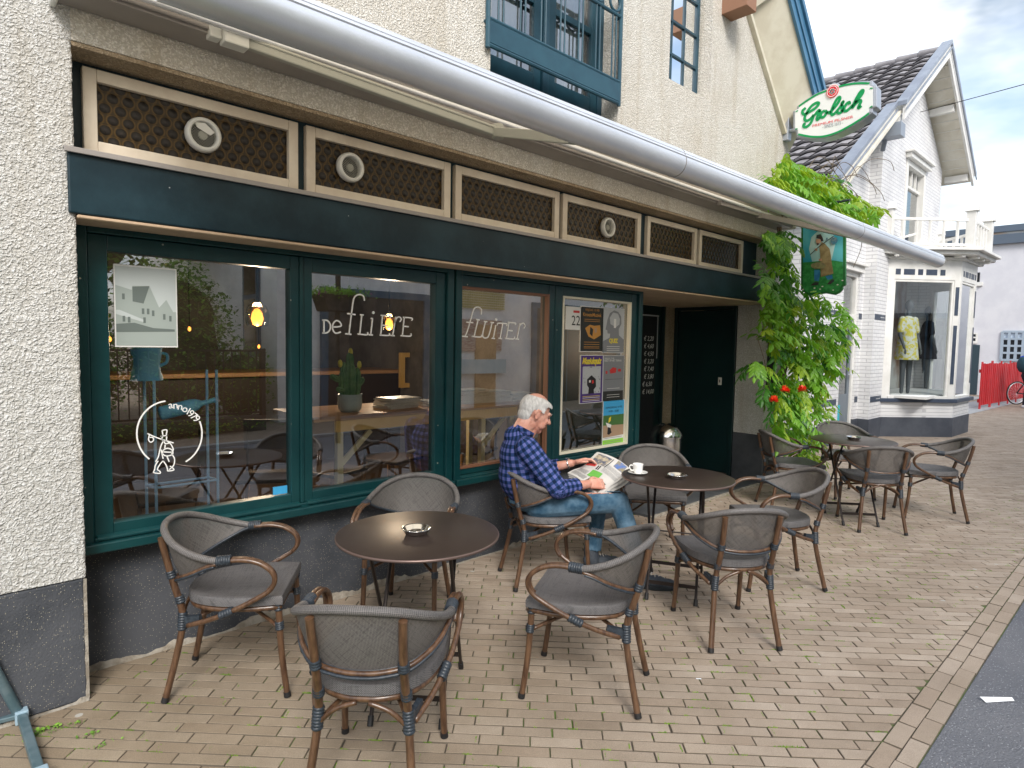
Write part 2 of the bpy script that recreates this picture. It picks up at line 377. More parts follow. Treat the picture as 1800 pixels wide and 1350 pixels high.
# worn cement foot along the plinths
random.seed(3)
w = MB()
def foot(xa, xb, Y, n, hmax):
    prev = None
    for i in range(n):
        x = xa+(xb-xa)*i/(n-1); h = max(.004, hmax*(.15+1.6*noise.noise(Vector((x*4, Y, 1)))+.4*noise.noise(Vector((x*23, Y, 1)))))
        yy = Y-.006-.004*noise.noise(Vector((x*30, 2, 1)))
        cur = [(x, yy-.012, 0), (x, yy-.004, h*.6), (x, yy+.004, h)]
        if prev: w.quad(prev[0], cur[0], cur[1], prev[1]); w.quad(prev[1], cur[1], cur[2], prev[2])
        prev = cur
foot(-.4, .486, WF, 60, .055); w.build('cement_foot', G['cement'], cafe, world=True); w = MB(); foot(.49, 4.7, PF, 200, .045); w.build('cement_foot', G['cement'], cafe, world=True); w = MB()
for i in range(40):
    z0, z1 = i*.53/40, (i+1)*.53/40; a = .006+.004*noise.noise(Vector((z0*20, 0, 0))); 
    w.quad((.483-a, WF-.001, z0), (.489, WF-.003, z0), (.489, WF-.003, z1), (.483-a, WF-.001, z1))
w.build('corner_cement', G['cement'], cafe, world=True)
# ---- shop window units
def frame(mb, x0, x1, z0, z1, t, y0, y1, tb=None, tt=None):
    tb = tb or t; tt = tt or t
    mb.box(x0, y0, z0, x0+t, y1, z1); mb.box(x1-t, y0, z0, x1, y1, z1)
    mb.box(x0+t, y0+.0015, z0, x1-t, y1, z0+tb); mb.box(x0+t, y0+.0015, z1-tt, x1-t, y1, z1)
ZB, ZT = .595, 2.048
units = [(.497, 2.585), (2.60, 4.735)]
panes = [(.63, 1.475, .70, 1.935, 'teal'), (1.60, 2.45, .70, 1.93, 'teal'), (2.65, 3.52, .69, 1.93, 'brown'), (3.68, 4.58, .675, 1.93, 'cream')]
mat('bead_brown', (.22, .10, .055), .5); mat('bead_cream', (.78, .74, .60), .5)
W_ = []
for ui, (ux0, ux1) in enumerate(units):
    f = MB(); frame(f, ux0, ux1, ZB, ZT, .055, FF-.02, FF+.10, tb=.05, tt=.04)
    mid = (panes[2*ui][1]+panes[2*ui+1][0])/2
    f.box(mid-.012, FF-.005, ZB+.05, mid+.012, FF+.10, ZT-.04)
    W_.append(f.build('window_frame', G['teal'], cafe, world=True, bevel=.005))
    s = MB(); s.box(ux0+.002, FF-.055, ZB-.012, ux1-.002, FF-.021, ZB+.032)
    s.build('window_sill', G['teal'], cafe, world=True, bevel=.006)
GLASSES = []
for i, (x0, x1, z0, z1, kind) in enumerate(panes):
    ux0, ux1 = units[i//2]; mid = (panes[2*(i//2)][1]+panes[2*(i//2)+1][0])/2
    a0 = ux0+.057 if i % 2 == 0 else mid+.014; a1 = mid-.014 if i % 2 == 0 else ux1-.057
    f = MB(); f.box(a0, FF, ZB+.052, x0, FF+.07, ZT-.042); f.box(x1, FF, ZB+.052, a1, FF+.07, ZT-.042)
    f.box(x0, FF+.0015, ZB+.052, x1, FF+.07, z0); f.box(x0, FF+.0015, z1, x1, FF+.07, ZT-.042)
    # weather bar at the foot of each casement
    f.prism([(a0+.006, FF+.0, z0-.045), (a0+.006, FF-.028, z0-.055), (a0+.006, FF-.028, z0-.068), (a0+.006, FF+.0, z0-.068)], (a1-a0-.012, 0, 0))
    sash = f.build('sash', G['teal'], cafe, world=True, bevel=.004)
    if kind != 'teal':
        b = MB(); frame(b, x0-.002, x1+.002, z0-.002, z1+.002, .016, FF-.006, FF+.03); b.build('glazing_bead', G['bead_'+kind], sash).location = (0, -3.4, 0)
    g = MB(); g.quad((x0, GLY, z0), (x1, GLY, z0), (x1, GLY, z1), (x0, GLY, z1))
    gl = g.build('window_pane', G['window_glass'], cafe, world=True); GLASSES.append(gl)
# ---- beam, flashing and slatted underside
w = MB(); w.box(.462, BF, 2.052, 6.90, TF-.01, 2.305); w.build('beam', G['teal_beam'], cafe, world=True, bevel=.006)
w = MB(); w.prism([(.45, BF-.016, 2.29), (.45, BF-.016, 2.312), (.45, TF-.012, 2.335), (.45, TF-.012, 2.306), (.45, BF-.002, 2.306), (.45, BF-.002, 2.29)], (6.47, 0, 0))
w.build('flashing', G['alu_dark'], cafe, world=True, bevel=.002)
w = MB(); y = BF+.004
while y < 4.28:
    x0 = .49 if y < FF-.03 else 4.742
    w.box(x0, y, 2.034, 6.895, y+.034, 2.049); y += .040
w.build('soffit_slats', G['tan_slat'], cafe, world=True, bevel=.004, seg=1)
w = MB(); w.box(4.74, FF-.03, 2.046, 6.897, 4.3, 2.0515); w.build('soffit_backing', G['groove'], cafe, world=True)
# ---- top lights
tl = [(.545, 1.50, .255), (1.545, 2.52, .40), (2.56, 3.56, 0), (3.60, 4.62, .52), (4.72, 5.56, 0), (5.61, 6.52, 0)]
w = MB(); w.box(.487, TF+.012, 2.30, 6.9, TF+.07, 2.738); w.build('top_light_surround', G['teal_beam'], cafe, world=True)
for i, (x0, x1, fx) in enumerate(tl):
    f = MB(); frame(f, x0, x1, 2.345, 2.70, .052 if i < 4 else .045, TF-.022, TF+.03)
    fr = f.build('top_light', G['cream_paint'], cafe, world=True, bevel=.004)
    g = MB(); g.quad((x0+.05, TF+.006, 2.395), (x1-.05, TF+.006, 2.395), (x1-.05, TF+.006, 2.652), (x0+.05, TF+.006, 2.652))
    gg = g.build('bubbled_glass', G['bubble_glass'], fr); gg.location = (0, -3.4, 0)
    if fx:
        cx = x0+(x1-x0)*{0: .505, 1: .27, 3: .55}[i]; cz = {0: 2.525, 1: 2.53, 3: 2.52}[i]
        R = Matrix.Rotation(math.radians(90), 4, 'X')
        v = MB(); v.lathe([(.058, 0), (.060, .035), (.068, .040), (.078, .034), (.082, .012), (.080, -.004), (.058, -.004), (.058, 0)], (cx, TF-.0, cz), 32, R, False)
        vv = v.build('ventilator', G['plastic_white'], fr, smooth=True); vv.location = (0, -3.4, 0)
        v = MB()
        for k in range(-6, 7):
            h = math.sqrt(max(0, .057**2-(k*.009)**2))
            a = Matrix.Rotation(math.radians(45), 3, 'Y')
            for q in (a, a.inverted()):
                p0 = q @ Vector((k*.009, 0, -h)); p1 = q @ Vector((k*.009, 0, h)); v.bar(p0+Vector((cx, TF-.022, cz)), p1+Vector((cx, TF-.022, cz)), .0012, .0012)
        v.lathe([(0, 0), (.022, 0), (.020, .008), (0, .012)], (cx, TF-.010, cz), 16, R)
        q = v.build('grille', G['plastic_grey'], fr); q.location = (0, -3.4, 0)
        v = MB(); v.lathe([(0, 0), (.058, 0)], (cx, TF+.004, cz), 24, R)
        q = v.build('fan_hole', G['black_gap'], fr); q.location = (0, -3.4, 0)
        if i == 0:
            v = MB(); v.prism([(cx-.040, TF-.026, cz+.048), (cx+.005, TF-.026, cz+.056), (cx+.050, TF-.026, cz+.022), (cx+.030, TF-.026, cz+.002), (cx-.030, TF-.026, cz+.028)], (0, .003, 0))
            q = v.build('vane', G['plastic_white'], fr); q.location = (0, -3.4, 0)
# ---- entrance recess
w = MB(); w.box(4.70, FF+.101, 0, 4.735, 4.3, 2.03); w.build('recess_side', G['green_dark'], cafe, world=True)
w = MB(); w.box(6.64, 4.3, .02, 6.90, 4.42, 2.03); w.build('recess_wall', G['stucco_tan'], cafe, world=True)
w = MB(); w.box(4.70, 4.3, .02, 6.62, 4.36, 2.03); w.box(6.60, 4.27, .02, 6.645, 4.30, 2.03)
w.build('entrance_door', G['green_dark'], cafe, world=True, bevel=.004)
dr = MB(); dr.box(6.905, 3.53, .03, 6.95, 4.245, 1.985)
door = dr.build('side_door', G['green_dark'], cafe, world=True, bevel=.004)
fr_ = MB(); fr_.box(6.885, 3.478, .02, 6.95, 3.526, 2.03); fr_.box(6.885, 4.25, .02, 6.95, 4.30, 2.03); fr_.box(6.886, 3.526, 1.99, 6.95, 4.25, 2.03)
fr_.build('door_frame', G['green_dark'], cafe, world=True, bevel=.004)
kh = MB(); kh.box(6.898, 3.64, 1.10, 6.904, 3.685, 1.19)
q = kh.build('lock_plate', G['white_paint'], door, bevel=.002); q.location = (0, -3.4, 0)
kh = MB(); kh.box(6.8965, 3.658, 1.13, 6.899, 3.668, 1.165)
q = kh.build('keyhole', G['black_gap'], door); q.location = (0, -3.4, 0)
w = MB(); w.box(6.90, WF, .56, 7.22, 3.475, 2.74); w.build('door_pillar', G['stucco_light'], cafe, world=True, bevel=.01)
w = MB(); w.box(6.896, WF-.004, 0, 7.224, 3.475, .56); w.build('pillar_plinth', G['terrazzo'], cafe, world=True, bevel=.008)
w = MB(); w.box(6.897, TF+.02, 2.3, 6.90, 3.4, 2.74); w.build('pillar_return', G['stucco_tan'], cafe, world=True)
w = MB(); w.box(4.745, 3.15, -.01, 6.89, 4.3, .022); w.build('doorstep', mat('step_stone', (.055, .06, .068), .6, c2=(.08, .085, .09), cs=6, bs=80, bd=.2), cafe, world=True, bevel=.004)
w = MB(); w.box(4.745, 3.118, -.01, 6.89, 3.149, .018); w.build('step_edge', G['cement'], cafe, world=True, bevel=.004)
# ---- french window with railing
f = MB()
YW = WF+.16
frame(f, 2.72, 4.06, 3.27, 5.7, .06, YW, YW+.06); f.box(3.36, YW-.012, 3.33, 3.42, YW+.06, 5.64)
fw = f.build('balcony_window', G['blue_board'], cafe, world=True, bevel=.004)
mat('teal_light', (.006, .040, .060), .4, c2=(.009, .055, .080), cs=4)
f = MB()
for xa, xb in ((2.78, 3.36), (3.42, 4.00)):
    frame(f, xa+.01, xb-.01, 3.34, 5.63, .075, YW+.004, YW+.045, tb=.16); f.box(xa+.085, YW+.008, 3.98, xb-.085, YW+.04, 4.03); f.box(xa+.085, YW+.008, 4.6, xb-.085, YW+.04, 4.65)
q = f.build('casement', G['teal_light'], fw, bevel=.004); q.location = (0, -3.4, 0)
f = MB()
for xa, xb in ((2.865, 3.275), (3.505, 3.915)): f.quad((xa, YW+.03, 3.5), (xb, YW+.03, 3.5), (xb, YW+.03, 5.55), (xa, YW+.03, 5.55))
q = f.build('window_pane', G['plain_glass'], fw); q.location = (0, -3.4, 0)
f = MB()
for xa, xb in ((2.865, 3.20), (3.575, 3.915)):
    f.grid(lambda u, v: (xa+(xb-xa)*u, YW+.075+.012*math.sin(u*22), 3.45+v*2.1), 40, 2)
mat('curtain', (.80, .79, .76), .9); f.build('curtain', G['curtain'], fw, smooth=True).location = (0, -3.4, 0)
f = MB(); f.box(2.70, WF-.03, 3.225, 4.08, YW+.02, 3.27); f.prism([(2.72, WF-.03, 3.27), (2.72, YW, 3.32), (2.72, YW, 3.27)], (1.34, 0, 0))
f.build('window_ledge', G['blue_board'], cafe, world=True, bevel=.004)
f = MB(); f.box(2.6, YW+.18, 3.0, 5.8, YW+.22, 6.0); f.build('room_backing', mat('room_dark', (.02, .02, .022), .9), cafe, world=True)
# railing
YR = WF-.03
b0 = onY(863, 37, YR).z; b1 = onY(863, 77, YR).z
r = MB(); r.box(2.66, YR-.012, b1, 4.02, YR+.012, b0); rail = r.build('railing', mat('rail_blue', (.022, .080, .115), .45, c2=(.016, .060, .09), cs=5), cafe, world=True, bevel=.003)
r = MB()
for z in (b0+.012, b1-.012, b0+.50, b0+.66): r.tube([(2.66, YR, z), (4.04, YR, z)], .014, 8)
for i in range(7):
    x = 2.78+i*.195
    for dx in (-.022, .022): r.tube([(x+dx, YR, b0), (x+dx, YR, b0+.50)], .007, 6)
    r.tube([(x+.06*math.cos(t*math.pi/10), YR, b0+.58+.06*math.sin(t*math.pi/10)) for t in range(20)], .011, 6, closed=True)
for x in (2.67, 4.03): r.tube([(x, YR, b1-.03), (x, YR, b0+.68)], .016, 8); r.tube([(x, YR, b0), (x, WF+.02, b0)], .012, 6); r.tube([(x, YR, b0+.5), (x, WF+.02, b0+.5)], .012, 6)
r.build('railing_bars', G['rail_blue'], rail, auto=True).location = (0, -3.4, 0)
# small latticed window
f = MB(); YW = WF+.13
frame(f, 4.76, 5.45, 3.85, 5.3, .035, YW, YW+.05)
sw = f.build('lattice_window', G['blue_board'], cafe, world=True, bevel=.003)
f = MB()
for k in range(1, 3): f.box(4.795+k*.207-.008, YW+.006, 3.885, 4.795+k*.207+.008, YW+.03, 5.265)
for k in range(1, 5): f.box(4.796, YW+.004, 3.885+k*.29-.010, 5.414, YW+.034, 3.885+k*.29+.010)
f.build('glazing_bars', G['blue_board'], sw).location = (0, -3.4, 0)
f = MB(); f.quad((4.79, YW+.02, 3.88), (5.42, YW+.02, 3.88), (5.42, YW+.02, 5.27), (4.79, YW+.02, 5.27))
f.build('window_pane', G['dark_glass'], sw).location = (0, -3.4, 0)
f = MB(); f.grid(lambda u, v: (4.79+.30*u, YW+.06+.01*math.sin(u*30), 3.88+v*1.39), 40, 2); f.grid(lambda u, v: (5.16+.26*u, YW+.06+.01*math.sin(u*30), 3.88+v*1.39), 40, 2)
mat('curtain_blue', (.03, .22, .70), .9); f.build('curtain', G['curtain_blue'], sw, smooth=True).location = (0, -3.4, 0)
# gable roof edge
OY = 2.86; XE = 7.25; DS = 11.50
def diag(x, s=None): return (DS if s is None else s)-x
r = MB(); r.add([(2.0, OY, diag(2.0)), (XE, OY, diag(XE)), (XE, WF+.02, diag(XE, 11.0)), (2.0, WF+.02, diag(2.0, 11.0)), (2.0, OY, diag(2.0)+.03), (XE, OY, diag(XE)+.03), (XE, WF+.02, diag(XE, 11.03)), (2.0, WF+.02, diag(2.0, 11.03))], [(0, 1, 2, 3), (7, 6, 5, 4), (0, 4, 5, 1), (1, 5, 6, 2)])
r.build('roof_soffit', G['soffit_cream'], cafe, world=True)
r = MB(); r.prism([(2.0, OY-.03, diag(2.0)-.015), (XE, OY-.03, diag(XE)-.015), (XE+.15, OY-.03, diag(XE)+.13), (2.0, OY-.03, diag(2.0)+.285)], (0, .03, 0))
r.prism([(2.0, OY-.055, diag(2.0)+.285), (XE+.15, OY-.055, diag(XE)+.13), (XE+.19, OY-.055, diag(XE)+.17), (2.0, OY-.055, diag(2.0)+.36)], (0, .09, 0))
r.prism([(2.0, OY-.045, diag(2.0)+.09), (XE+.05, OY-.045, diag(XE)+.05), (XE+.07, OY-.045, diag(XE)+.07), (2.0, OY-.045, diag(2.0)+.13)], (0, .014, 0))
r.build('barge_board', mat('barge_blue', (.045, .15, .27), .35, c2=(.07, .20, .33), cs=3, streak=(1, 1, 1)), cafe, world=True, bevel=.004)
mat('tile_dark', (.055, .05, .055), .6, c2=(.085, .078, .082), cs=6, bs=40, bd=.3)
r = MB(); r.prism([(2.0, OY+.03, diag(2.0)+.15), (XE+.12, OY+.03, diag(XE)+.10), (XE+.17, OY+.03, diag(XE)+.15), (2.0, OY+.03, diag(2.0)+.33)], (0, 9.3, 0))
r.build('roof', G['tile_dark'], cafe, world=True)
r = MB()
for t in (0, 1):      # moulding where wall meets soffit, and a cross batten
    r.bar((2.3, WF-.02, diag(2.3, 11.0)-.02), (7.05, WF-.02, diag(7.05, 11.0)-.02), .04, .05, up=(0, -1, 0)); break
p = 6.08
r.bar((p+.25, OY+.01, diag(p+.25)-.02), (p, WF-.01, diag(p, 11.0)-.02), .06, .05, up=(1, 0, 1))
r.build('roof_moulding', G['soffit_cream'], cafe, world=True, bevel=.004)
r = MB(); c = onY(1306, 8, 2.95); r.box(c.x-.10, 2.86, c.z-.07, c.x+.09, WF, c.z+.16); r.build('purlin_end', G['brick_brown'], cafe, world=True, bevel=.004)
# interior shell of the bar room
mat('inner_wall', (.12, .11, .10), .9, c2=(.20, .18, .16), cs=3); mat('inner_floor', (.05, .035, .025), .5, c2=(.08, .055, .035), cs=4, streak=(6, 1, 1))
w = MB(); w.box(-2, 8.6, 0, 6.95, 8.7, 2.75); w.box(-2.1, PF+.16, 0, -2, 8.7, 2.75); w.box(4.76, 4.43, 0, 4.86, 8.6, 2.75); w.box(-2, TF+.08, 2.745, 6.95, 8.7, 2.79)
w.build('interior_wall', G['inner_wall'], cafe, world=True)
w = MB(); w.box(-2, PF+.16, 0, 6.9, 8.6, .06); w.build('interior_floor', G['inner_floor'], cafe, world=True)
# ------------------------------------------------------------------ ground, paving, road
import array
def brickmat(name, moss=True):
    M = bpy.data.materials.new(name); M.use_nodes = True; nt = M.node_tree; N = nt.nodes; L = nt.links; B = N['Principled BSDF']
    at = N.new('ShaderNodeAttribute'); at.attribute_name = 'rnd'
    rp = N.new('ShaderNodeValToRGB'); e = rp.color_ramp.elements
    e[0].position = 0; e[0].color = (.290, .235, .190, 1); e[1].position = 1; e[1].color = (.350, .290, .238, 1)
    for p, c in ((.2, (.365, .303, .252)), (.45, (.34, .282, .235)), (.62, (.40, .338, .288)), (.8, (.32, .258, .21))):
        x = e.new(p); x.color = (*c, 1)
    L.new(at.outputs['Fac'], rp.inputs[0])
    tc = N.new('ShaderNodeTexCoord'); n = N.new('ShaderNodeTexNoise'); n.inputs['Scale'].default_value = 2.2; n.inputs['Detail'].default_value = 8; n.inputs['Roughness'].default_value = .65
    L.new(tc.outputs['Object'], n.inputs['Vector'])
    r2 = N.new('ShaderNodeValToRGB'); r2.color_ramp.elements[0].position = .3; r2.color_ramp.elements[0].color = (.84, .81, .76, 1); r2.color_ramp.elements[1].position = .7; r2.color_ramp.elements[1].color = (1.17, 1.16, 1.12, 1)
    L.new(n.outputs['Fac'], r2.inputs[0])
    n3 = N.new('ShaderNodeTexNoise'); n3.inputs['Scale'].default_value = 260; n3.inputs['Detail'].default_value = 3; L.new(tc.outputs['Object'], n3.inputs['Vector'])
    r3 = N.new('ShaderNodeValToRGB'); r3.color_ramp.elements[0].position = .3; r3.color_ramp.elements[0].color = (.82, .82, .82, 1); r3.color_ramp.elements[1].position = .7; r3.color_ramp.elements[1].color = (1.12, 1.12, 1.12, 1)
    L.new(n3.outputs['Fac'], r3.inputs[0])
    m1 = N.new('ShaderNodeMixRGB'); m1.blend_type = 'MULTIPLY'; m1.inputs[0].default_value = 1; L.new(rp.outputs[0], m1.inputs[1]); L.new(r2.outputs[0], m1.inputs[2])
    m2 = N.new('ShaderNodeMixRGB'); m2.blend_type = 'MULTIPLY'; m2.inputs[0].default_value = 1; L.new(m1.outputs[0], m2.inputs[1]); L.new(r3.outputs[0], m2.inputs[2])
    # bricks turn darker and more olive towards the left end of the paving
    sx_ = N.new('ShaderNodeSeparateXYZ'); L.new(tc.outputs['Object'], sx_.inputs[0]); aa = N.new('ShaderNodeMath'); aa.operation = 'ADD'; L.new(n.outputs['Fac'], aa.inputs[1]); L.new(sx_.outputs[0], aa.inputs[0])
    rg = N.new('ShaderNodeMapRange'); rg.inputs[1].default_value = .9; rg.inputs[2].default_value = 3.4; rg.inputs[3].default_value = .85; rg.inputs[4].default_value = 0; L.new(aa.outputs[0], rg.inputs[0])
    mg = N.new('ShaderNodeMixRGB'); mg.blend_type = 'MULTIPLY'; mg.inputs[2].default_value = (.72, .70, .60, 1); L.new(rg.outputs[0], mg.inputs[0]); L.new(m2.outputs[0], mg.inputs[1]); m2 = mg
    # pale droppings and chewing gum
    v = N.new('ShaderNodeTexVoronoi'); v.inputs['Scale'].default_value = 3.1; L.new(tc.outputs['Object'], v.inputs['Vector'])
    lt = N.new('ShaderNodeMath'); lt.operation = 'LESS_THAN'; lt.inputs[1].default_value = .045; L.new(v.outputs['Distance'], lt.inputs[0])
    m3 = N.new('ShaderNodeMixRGB'); L.new(lt.outputs[0], m3.inputs[0]); L.new(m2.outputs[0], m3.inputs[1]); m3.inputs[2].default_value = (.42, .40, .36, 1)
    L.new(m3.outputs[0], B.inputs['Base Color']); B.inputs['Roughness'].default_value = .8; B.inputs['Specular IOR Level'].default_value = .3
    b = N.new('ShaderNodeBump'); b.inputs['Strength'].default_value = .35; b.inputs['Distance'].default_value = .004; L.new(n3.outputs['Fac'], b.inputs['Height']); L.new(b.outputs[0], B.inputs['Normal'])
    MATS[name] = M; return M
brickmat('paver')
mat('joint', (.105, .088, .066), .95, c2=(.10, .17, .03), cs=1.9, cb=(.46, .58), bs=150, bd=.8, bdist=.01)
mat('asphalt', (.120, .128, .150), .85, c2=(.165, .17, .188), cs=1.6, cb=(.35, .65), bs=120, bd=1., bdist=.010, speck=((.34, .35, .37), 110, .30, .70))
mat('paving_far', (.33, .26, .195), .85, c2=(.28, .215, .16), cs=1.5)
ST = -.024                                   # the street edge drifts a little from the wall line
def edgeY(x, off=0.): return .552+ST*(x-3.5)*.35+off
DU = Vector((.699, -.715, 0)); DV = Vector((.715, .699, 0))
BL, BP, JT = .2, .0612, .0082
def clip(poly, a, b, c):                     # keep a*x+b*y <= c
    out = []
    for i in range(len(poly)):
        p, q = poly[i], poly[(i+1) % len(poly)]; dp = a*p[0]+b*p[1]-c; dq = a*q[0]+b*q[1]-c
        if dp <= 0: out.append(p)
        if dp*dq < 0: t = dp/(dp-dq); out.append((p[0]+(q[0]-p[0])*t, p[1]+(q[1]-p[1])*t))
    return out
V_, F_, R_, MI_ = [], [], [], []
def add_brick(poly, rnd, tilt=(0, 0), dz=0.):
    n = len(poly)
    if n < 3: return
    cx = sum(p[0] for p in poly)/n; cy = sum(p[1] for p in poly)/n
    A = sum(poly[i][0]*poly[(i+1) % n][1]-poly[(i+1) % n][0]*poly[i][1] for i in range(n))/2
    if abs(A) < .0006: return
    if A < 0: poly = poly[::-1]
    b = len(V_)
    def z(p): return dz+tilt[0]*(p[0]-cx)+tilt[1]*(p[1]-cy)
    for k, (ins, dd) in enumerate(((.0022, 0.), (.0006, -.0025), (.0, -.018))):
        for p in poly:
            d = math.hypot(p[0]-cx, p[1]-cy) or 1; s = 1-ins*1.35/d
            q = (cx+(p[0]-cx)*s, cy+(p[1]-cy)*s); V_.append((q[0], q[1], z(q)+dd))
    F_.append(tuple(b+i for i in range(n))); R_.append(rnd); MI_.append(0)
    for k in (0, 1):
        for i in range(n):
            j = (i+1) % n; F_.append((b+k*n+i, b+(k+1)*n+i, b+(k+1)*n+j, b+k*n+j)); R_.append(rnd); MI_.append(k)
random.seed(11)
XMIN, XMAX, YMAX = -.2, 24.5, 6.0
def visible(x, y):
    d = Vector((x, y, 0))-EYE; c = d.dot(FW)
    if c < .3: return False
    return abs(d.dot(RT)/c) < .90 and d.dot(DN)/c < .72
ccs = [(XMIN, .5), (XMAX, .5), (XMAX, YMAX), (XMIN, YMAX)]
us = [Vector((x, y, 0)).dot(DU) for x, y in ccs]; vs_ = [Vector((x, y, 0)).dot(DV) for x, y in ccs]
j0, j1 = int(min(vs_)/BP)-1, int(max(vs_)/BP)+1; i0, i1 = int(min(us)/BL)-1, int(max(us)/BL)+1
for j in range(j0, j1):
    ofs = (j % 2)*.5*BL+.02*math.sin(j*1.7)+random.uniform(-.012, .012)
    wob = random.uniform(-.0012, .0012)
    for i in range(i0, i1):
        u0 = i*BL+ofs; c = DU*(u0+BL/2)+DV*(j*BP+BP/2)
        if c.x < XMIN or c.x > XMAX or c.y > YMAX or c.y < edgeY(c.x)+.03: continue
        if not visible(c.x, c.y): continue
        if c.x < 4.74 and c.y > 3.45: continue
        if 4.74 < c.x < 7.3 and c.y > 3.25: continue
        if c.x > 9.3 and c.y > 4.2 and c.x < 19: continue
        jt = JT+random.uniform(-.001, .0018); jh = jt*.36+random.choice((0, 0, 0, .0, .001, .003))
        pts = [(u0+jh/2, jt/2), (u0+BL-jh/2, jt/2), (u0+BL-jh/2, BP-jt/2), (u0+jh/2, BP-jt/2)]
        P = []
        for (u, v) in pts:
            q = DU*u+DV*(j*BP+v+wob+.0012*noise.noise(Vector((u*9, j, 0))))+Vector((random.uniform(-.0008, .0008), random.uniform(-.0008, .0008), 0)); P.append((q.x, q.y))
        P = clip(P, ST*.35, -1, -(edgeY(0, .142)))
        if len(P) >= 3: add_brick(P, random.random(), (random.gauss(0, .006), random.gauss(0, .006)), random.gauss(0, .0006)+.0025*noise.noise(Vector((c.x*1.3, c.y*1.3, 0))))
# two rows along the street edge
for row in (0, 1):
    x = -1.0+row*.09
    while x < XMAX+1:
        Lb = .2
        if visible(x+.1, edgeY(x)+.06):
            y0, y1 = edgeY(x)+.002+row*.069, edgeY(x)+.066+row*.069+.001
            g = .0025+random.uniform(0, .002)
            P = [(x+g, y0+random.uniform(-.001, .001)), (x+Lb-g, y0+random.uniform(-.001, .001)), (x+Lb-g, y1), (x+g, y1)]
            add_brick(P, random.random(), (random.gauss(0, .006), random.gauss(0, .01)), random.gauss(0, .0008))
        x += Lb+.003
me = bpy.data.meshes.new('brick_paving'); me.from_pydata(V_, [], F_); me.materials.append(G['paver']); me.materials.append(mat('joint_side', (.150, .123, .092), .95)); me.polygons.foreach_set('material_index', MI_)
a = me.attributes.new('rnd', 'FLOAT', 'FACE'); a.data.foreach_set('value', array.array('f', R_)); me.update()
pav = bpy.data.objects.new('brick_paving', me); COL.objects.link(pav); tag(pav, kind='structure')
print('bricks', len(R_)//9, 'verts', len(V_))
w = MB(); w.quad((-4, edgeY(-4)+.0, -.0085), (25, edgeY(25), -.0085), (25, 8, -.0085), (-4, 8, -.0085)); struct('paving_bed', w, G['joint'])
w = MB(); w.quad((-60, -2.6, -.008), (300, -2.6, -.008), (300, edgeY(300)*0+.5, -.008), (-60, .7, -.008))
w = MB(); w.quad((-60, -2.6, -.012), (24.5, -2.6, -.012), (24.5, edgeY(24.5)-.0, -.012), (-60, edgeY(-60), -.012)); struct('road', w, G['asphalt'])
w = MB(); w.quad((-400, -400, -.05), (400, -400, -.05), (400, 400, -.05), (-400, 400, -.05)); struct('ground', w, G['paving_far'])
# brick texture sheet across the street and beyond the near bricks
def far_brick(name):
    M = bpy.data.materials.new(name); M.use_nodes = True; nt = M.node_tree; N = nt.nodes; L = nt.links; B = N['Principled BSDF']
    tc = N.new('ShaderNodeTexCoord'); mp_ = N.new('ShaderNodeMapping'); mp_.inputs['Rotation'].default_value = (0, 0, math.radians(48)); L.new(tc.outputs['Object'], mp_.inputs[0])
    b = N.new('ShaderNodeTexBrick'); b.inputs['Scale'].default_value = 1; b.inputs['Brick Width'].default_value = .2; b.inputs['Row Height'].default_value = .061; b.inputs['Mortar Size'].default_value = .003
    b.inputs['Color1'].default_value = (.35, .275, .205, 1); b.inputs['Color2'].default_value = (.28, .215, .16, 1); b.inputs['Mortar'].default_value = (.08, .07, .045, 1); L.new(mp_.outputs[0], b.inputs[0])
    L.new(b.outputs['Color'], B.inputs['Base Color']); B.inputs['Roughness'].default_value = .85; MATS[name] = M
far_brick('brick_sheet')
w = MB(); w.quad((-40, -9, -.006), (40, -9, -.006), (40, -2.6, -.006), (-40, -2.6, -.006)); w.quad((24.4, -2.6, -.006), (60, -2.6, -.006), (60, 14, -.006), (24.4, 14, -.006)); struct('far_pavement', w, G['brick_sheet'])
w = MB(); w.box(-40, -2.72, -.03, 24.4, -2.6, .03); w.box(16.4, 4.2, -.02, 26, 4.6, .01); struct('kerb', w, mat('kerb_stone', (.30, .31, .32), .8, c2=(.38, .38, .38), cs=5))
w = MB(); w.quad((18.6, 3.3, .008), (27.0, 3.0, .008), (27.0, 3.9, .008), (18.6, 4.3, .008)); struct('slab_strip', w, G['kerb_stone'])
# moss growing in the joints
random.seed(5)
ms = MB()
for _ in range(2100):
    x = random.uniform(.2, 9.0); y = random.uniform(.66, 3.3)
    if not visible(x, y) or noise.noise(Vector((x*1.1, y*1.1, 4)))+.25*noise.noise(Vector((x*6, y*6, 4))) < -.16: continue
    p = Vector((x, y, 0)); v = p.dot(DV); u = p.dot(DU); j = round(v/BP); 
    if random.random() < .55: v = j*BP; dirv = DU; ln = random.uniform(.01, .06)
    else:
        jj = math.floor(v/BP); ofs = (jj % 2)*.5*BL; u = round((u-ofs)/BL)*BL+ofs; v = jj*BP+BP/2; dirv = DV; ln = random.uniform(.015, .045)
    c = DU*u+DV*v
    if c.y < edgeY(c.x, .15) or c.y > 3.33: continue
    for k in range(int(ln/.004)):
        q = c+dirv*(k*.004-ln/2)+Vector((random.uniform(-.002, .002), random.uniform(-.002, .002), 0)); r = random.uniform(.0015, .0042)
        hgt = random.uniform(.0005, .006)
        ms.add([q+Vector((r, 0, -.004)), q+Vector((-r*.5, r*.87, -.004)), q+Vector((-r*.5, -r*.87, -.004)), q+Vector((random.uniform(-.003, .003), random.uniform(-.003, .003), hgt))], [(0, 1, 3), (1, 2, 3), (2, 0, 3)])
